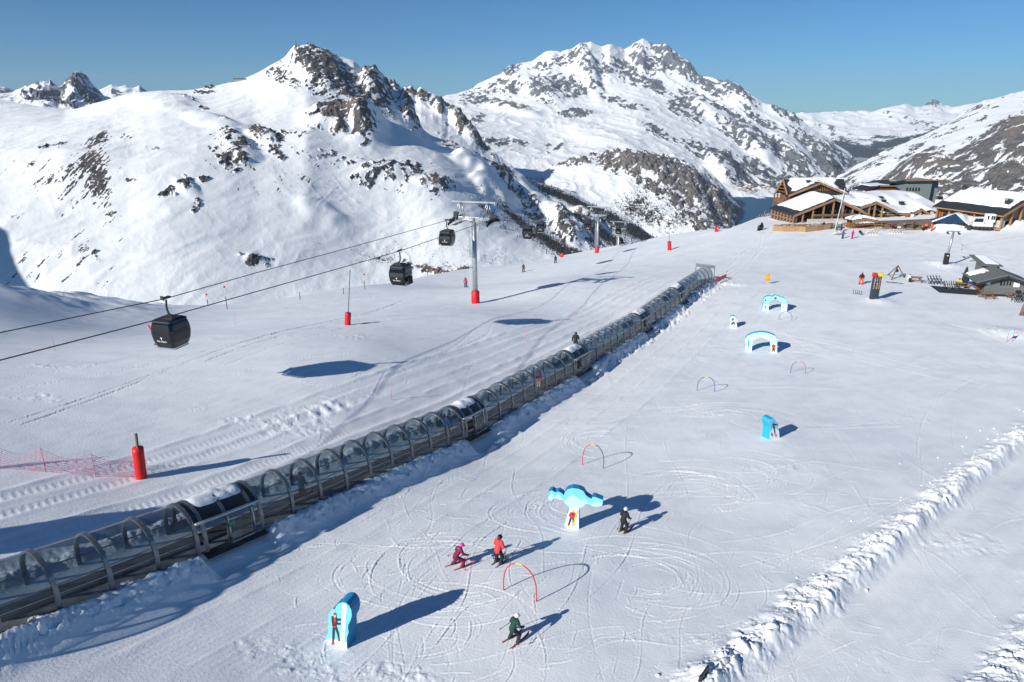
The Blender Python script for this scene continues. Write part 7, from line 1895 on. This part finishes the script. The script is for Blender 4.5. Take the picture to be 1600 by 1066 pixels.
# second small hut behind
h2p = gp(1546, 433); H2 = Frame(Vector((A.x, A.y, 0)) + HF.ex * 2.5 + HF.ey * (dep + 4.5), HF.rz); H2.O.z = gz(H2.O.x, H2.O.y)
a1, b1 = H2.px(1529.5, 406.5, 2), H2.px(1563, 414, 0)
t = thing('store_hut', 'small grey store hut with a mono pitch roof behind the rental hut', 'hut', H2.O, H2.rz)
m = MB(); x0_ = H2.px(1534, 420, 0)[0]; x1_ = H2.px(1562, 420, 0)[0]; m.box(((x0_ + x1_) / 2, 1.4, b1[1] / 2 - .3), (x1_ - x0_, 2.6, b1[1] + .2)); m.build('wall', M_hut, t)
m = MB(); m.slab((x0_ - .3, -.4, b1[1] - .1), (x1_ + .3, -.4, b1[1] - .1), (x1_ - 1.2, 3.6, b1[1] + .75), (x0_ - .9, 3.6, b1[1] + .75), .16); o_ = m.build('roof', M_hutroof, t)
m = MB(); m.slab((x1_ - 2.0, .2, b1[1] + .12), (x1_ - .2, .1, b1[1] + .1), (x1_ - 1.3, 3.3, b1[1] + .78), (x1_ - 2.6, 3.3, b1[1] + .78), .12); m.build('snow_cover', M_snowpack, o_)
picnic_table(gp(1541, 466.5), R(5), 'picnic table below the orange side door of the rental hut', 'picnic tables on the snow'); picnic_table(gp(1585, 468), R(-12), 'picnic table below the white board of the rental hut', 'picnic tables on the snow')
person(gp(1589, 465), R(150), 1.72, 'sit', 'person in black sitting at the table below the hut\'s white board', BLK, (.04, .04, .05), (.25, .12, .07), goggles=False)
picnic_table(gp(1502, 450), R(-8), 'picnic table on the dark deck left of the rental hut', 'picnic tables on the snow')
person(gp(1498, 448), R(120), 1.72, 'sit', 'person in a yellow jacket sitting on the deck left of the rental hut', (.6, .45, .03), BLK, (.3, .05, .08), goggles=False); person(gp(1508.5, 450), R(200), 1.75, 'stand', 'person in navy standing on the deck left of the rental hut', (.02, .03, .09), BLK, (.05, .05, .06), goggles=False)
q = gp(1505, 447); t = thing('folded_parasol', 'dark green folded parasol on the deck left of the rental hut', 'parasol', q, 0); m = MB(); m.tube([(0, 0, .5), (0, 0, 1.0), (0, 0, 2.7), (0, 0, 3.0)], [.12, .42, .18, .03], 10); m.build('folded_canopy', mat('dark_green_canvas', (.012, .03, .028), rough=.8), t); m = MB(); m.tube([(0, 0, 0), (0, 0, .6)], .05, 6); m.build('pole', M_galv, t)
# wooden post stack lower right edge and signboard
q = gp(1596, 493); t = thing('timber_stump', 'weathered timber post leaning at the right edge below the hut', 'post', q, 0); m = MB(); m.tube([(0, 0, -.1), (.05, 0, .9), (.25, 0, 2.0)], [.26, .22, .16], 9); m.build('trunk', M_wood_d, t); m = MB(); m.box((.45, 0, .12), (.9, .5, .2)); m.build('foot_board', M_wood_d, t)
q = gp(1577, 534); t = thing('info_board', 'pale notice board on two poles at the right edge', 'sign', q, R(10)); m = MB(); m.box((0, 0, 1.05), (.55, .04, .5)); m.build('panel', M_pb2, t)
for x in (-.34, .34): m = MB(); m.tube([(x, 0, -.1), (x, 0, 1.45)], .02, 5); m.build('pole', M_redp, t)
# piste machine
q = gp(1531, 358); t = thing('piste_machine', 'white piste machine with black tracks and front blade parked by the chalet', 'snow groomer', q, R(162)); t.scale = (.9, .9, .9)
for s in (-1, 1):
    m = MB(); pr_ = [(-2.3, .35), (-1.9, .08), (1.9, .08), (2.35, .40), (2.1, .72), (-2.1, .72)]
    m.prism(pr_, s * 1.15 - .5, s * 1.15 + .5); to = m.build('track', M_rubber, t)
    m = MB()
    for k in range(5): m.tube([(-1.6 + .8 * k, s * 1.15 - .53, .4), (-1.6 + .8 * k, s * 1.15 + .53, .4)], .27, 10)
    m.build('wheel', M_steel_dark, to)
m = MB(); m.box((-.2, 0, 1.0), (4.2, 2.0, .6), bev=.08); m.box((-1.4, 0, 1.6), (1.6, 1.9, .8), bev=.1); m.build('chassis', M_white, t)
m = MB(); m.prism([(-.35, 1.3), (1.85, 1.3), (2.0, 1.7), (1.55, 2.75), (-.35, 2.85)], -.95, .95); m.build('cab', M_white, t)
m = MB(); m.prism([(-.1, 1.75), (1.93, 1.75), (1.57, 2.62), (-.1, 2.68)], -.97, .97); m.build('cab_glazing', M_dglass, t)
m = MB(); m.box((-1.55, 0, 2.75), (1.9, 1.9, 1.9), bev=.06); m.build('passenger_box', M_white, t)
for x in (-1.0, -1.75, -2.2): m = MB(); m.box((x, 0, 2.9), (.38, 1.94, .95)); m.build('box_window', M_dglass, t)
m = MB(); m.box((3.1, 0, .55), (.25, 4.2, 1.0), ry=R(12)); m.box((3.0, 2.2, .55), (.6, .2, 1.0), rz=R(-25)); m.box((3.0, -2.2, .55), (.6, .2, 1.0), rz=R(25)); m.tube([(2.0, .5, .6), (3.0, .5, .6)], .09, 6); m.tube([(2.0, -.5, .6), (3.0, -.5, .6)], .09, 6); m.build('blade', M_black, t)
m = MB(); m.box((-3.0, 0, .35), (.9, 4.0, .45), bev=.05); m.build('tiller', M_wood_l, t)
# parked snow vehicle left of the lodge
q = gp(1188, 359.5); t = thing('snowmobile', 'dark snowmobile parked on the skyline left of the lodge', 'snowmobile', q, R(-40))
m = MB(); m.box((0, 0, .65), (.7, 2.2, .6), bev=.15); m.box((0, .5, 1.0), (.6, .8, .4), bev=.12); m.build('body', M_black, t); m = MB(); m.box((0, -.4, 1.05), (.42, 1.2, .22), bev=.08); m.build('seat', M_rubber, t); m = MB(); m.box((0, -.3, .22), (.5, 2.4, .4), bev=.1); m.build('track', M_rubber, t)
for s in (-1, 1): m = MB(); ski_mb(m, 1.2, .16, Matrix.Translation((s * .5, 1.1, .02))); m.build('ski', M_redp, t)
m = MB(); m.tube([(-.4, .25, 1.45), (0, .35, 1.3), (.4, .25, 1.45)], .03, 5); m.build('handlebar', M_steel_dark, t); m = MB(); m.add([(-.3, .75, 1.1), (.3, .75, 1.1), (.22, .55, 1.65), (-.22, .55, 1.65)], [(0, 1, 2, 3)]); m.build('windscreen', M_dglass, t)
q = gp(1099, 1058); m = MB(); m.box((0, 0, .10), (.75, .07, .34), rz=R(50), bev=.015); m.build('plank', M_steel_dark, None, 'dark plank sticking out of the berm at the lower edge', 'plank', loc=q)
# loose lumps along the berms, big enough to count on the picture only as rubble
lum = MB(); rl = random.Random(21)
for pts, n in ((BERM1, 90), (BERM2, 20)):
    P_ = np.array(pts); S_ = np.r_[0, np.cumsum(np.hypot(*np.diff(P_, axis=0).T))]
    for k in range(n):
        s = rl.uniform(0, S_[-1]); x, y = np.interp(s, S_, P_[:, 0]) - rl.gauss(.9, .8), np.interp(s, S_, P_[:, 1]) + rl.gauss(.7, .7); r = rl.uniform(.02, .09)
        b = len(lum.v); lum.ball((x, y, gz(x, y) + r * .4), (r, r * rl.uniform(.7, 1.1), r * .7), 6, 4)
        lum.v[b:] = [(vx + rl.gauss(0, r * .15), vy + rl.gauss(0, r * .15), vz + rl.gauss(0, r * .15)) for vx, vy, vz in lum.v[b:]]
lum.build('snow_rubble', M_snowpack, kind='stuff')

# ---------------------------------------------------------------- far details on the mountains
p = on_layer('snow_mountain', 464, 81); t = thing('summit_mast', 'tiny mast on the left summit', 'mast', p, 0); m = MB(); m.tube([(0, 0, -5), (0, 0, 26)], [1.6, .6], 6); m.box((0, 0, 12), (7, 1, 1)); m.build('mast', M_steel_dark, t); m = MB(); m.box((3, 0, 0), (14, 8, 6)); m.build('base_hut', M_steel_dark, t)
p = on_layer('snow_mountain', 376, 126.5); t = thing('summit_station', 'small grey lift station on the ridge left of the summit', 'lift station', p + Vector((0, 0, -5)), 0); m = MB(); m.box((0, 0, 3), (42, 20, 13)); m.build('hall', M_stone, t); m = MB(); m.box((0, 0, 10.8), (45, 23, 2.4)); m.build('roof', M_slate, t); m = MB(); m.box((-38, 0, -1), (22, 14, 8)); m.build('annex', M_stone, t)
# larch woods and scrub: thin bare crowns beyond counting
def conifers(name, lay, zones, hmin, hmax, m_, seed):
    rr = random.Random(seed); b = MB()
    for (u, v, ru, rv, ang, n) in zones:
        a = R(-ang)
        for _ in range(n):
            q, w_ = rr.gauss(0, .5), rr.gauss(0, .5)
            uu = u + ru * q * math.cos(a) - rv * w_ * math.sin(a); vv = v + ru * q * math.sin(a) + rv * w_ * math.cos(a)
            p = on_layer(lay, uu, vv); h = rr.uniform(hmin, hmax); r = h * rr.uniform(.14, .24)
            k0 = rr.uniform(0, 6)
            V = [(p.x, p.y, p.z + h)]
            for lv, rad in ((.62, .55), (.12, 1.0)):
                for k in range(5): V.append((p.x + r * rad * rr.uniform(.6, 1.2) * math.cos(k0 + k * 1.257), p.y + r * rad * rr.uniform(.6, 1.2) * math.sin(k0 + k * 1.257), p.z + h * lv * rr.uniform(.8, 1.2)))
            V.append((p.x, p.y, p.z - 2))
            F = [(0, 1 + k, 1 + (k + 1) % 5) for k in range(5)] + [(1 + k, 6 + k, 6 + (k + 1) % 5, 1 + (k + 1) % 5) for k in range(5)] + [(6 + k, 11, 6 + (k + 1) % 5) for k in range(5)]
            b.add(V, F)
    return b.build(name, m_, kind='stuff')
M_tree = mat('larch_twigs', (.040, .036, .034), rough=.9, var=.3, vscale=.02)
conifers('larch_wood', 'snow_mountain', [(905, 322, 90, 8, -30, 520), (868, 303, 60, 7, -26, 220), (960, 350, 70, 12, -32, 420), (1000, 366, 60, 9, -30, 260), (930, 368, 60, 9, -28, 260), (815, 352, 70, 9, -38, 200), (870, 388, 70, 11, -30, 380), (850, 374, 50, 8, -34, 200), (905, 397, 40, 6, -25, 120), (765, 336, 50, 8, -42, 70)], 5, 10, M_tree, 31)
conifers('mountain_scrub', 'snow_mountain', [(600, 406, 50, 8, -10, 110), (700, 418, 60, 8, 0, 110), (780, 402, 60, 12, -10, 70), (640, 393, 70, 16, 0, 60), (720, 385, 70, 20, -20, 40), (500, 300, 90, 40, -30, 60)], 2.0, 4.5, M_tree, 36)
conifers('gorge_wood', 'brown_cliff', [(990, 325, 40, 26, 50, 260), (1025, 338, 40, 14, 30, 160), (1060, 345, 40, 12, 30, 120), (960, 345, 30, 16, 0, 140), (1100, 372, 40, 8, 0, 50)], 6, 11, M_tree, 32)
conifers('knoll_scrub', 'wooded_knoll', [(1198, 345, 22, 8, 15, 110), (1185, 352, 16, 6, 30, 60)], 2.5, 5, mat('frosted_twigs', (.16, .15, .15), rough=.9), 33)
# village by the lake
rv_ = random.Random(8); M_vw = mat('village_wall', (.32, .25, .20), rough=.8, var=.3, vscale=.05)
for k in range(22):
    u, v = rv_.uniform(1152, 1200), rv_.uniform(292, 301)
    p = on_layer('high_massif', u, v); w_, d_, h_ = rv_.uniform(14, 26), rv_.uniform(12, 20), rv_.uniform(9, 17)
    t = thing('village_house', 'tiny house of the village on the far lake shore', 'house', p, rv_.uniform(-.5, .5), 'houses of the lake village')
    m = MB(); m.box((0, 0, h_ / 2 - 3), (w_, d_, h_ + 6)); m.build('wall', M_vw, t)
    m = MB(); m.prism([(-w_ * .6, h_), (w_ * .6, h_), (0, h_ + w_ * .28)], -d_ * .6, d_ * .6); m.build('roof', M_snowpack if k % 3 else M_slate, t)
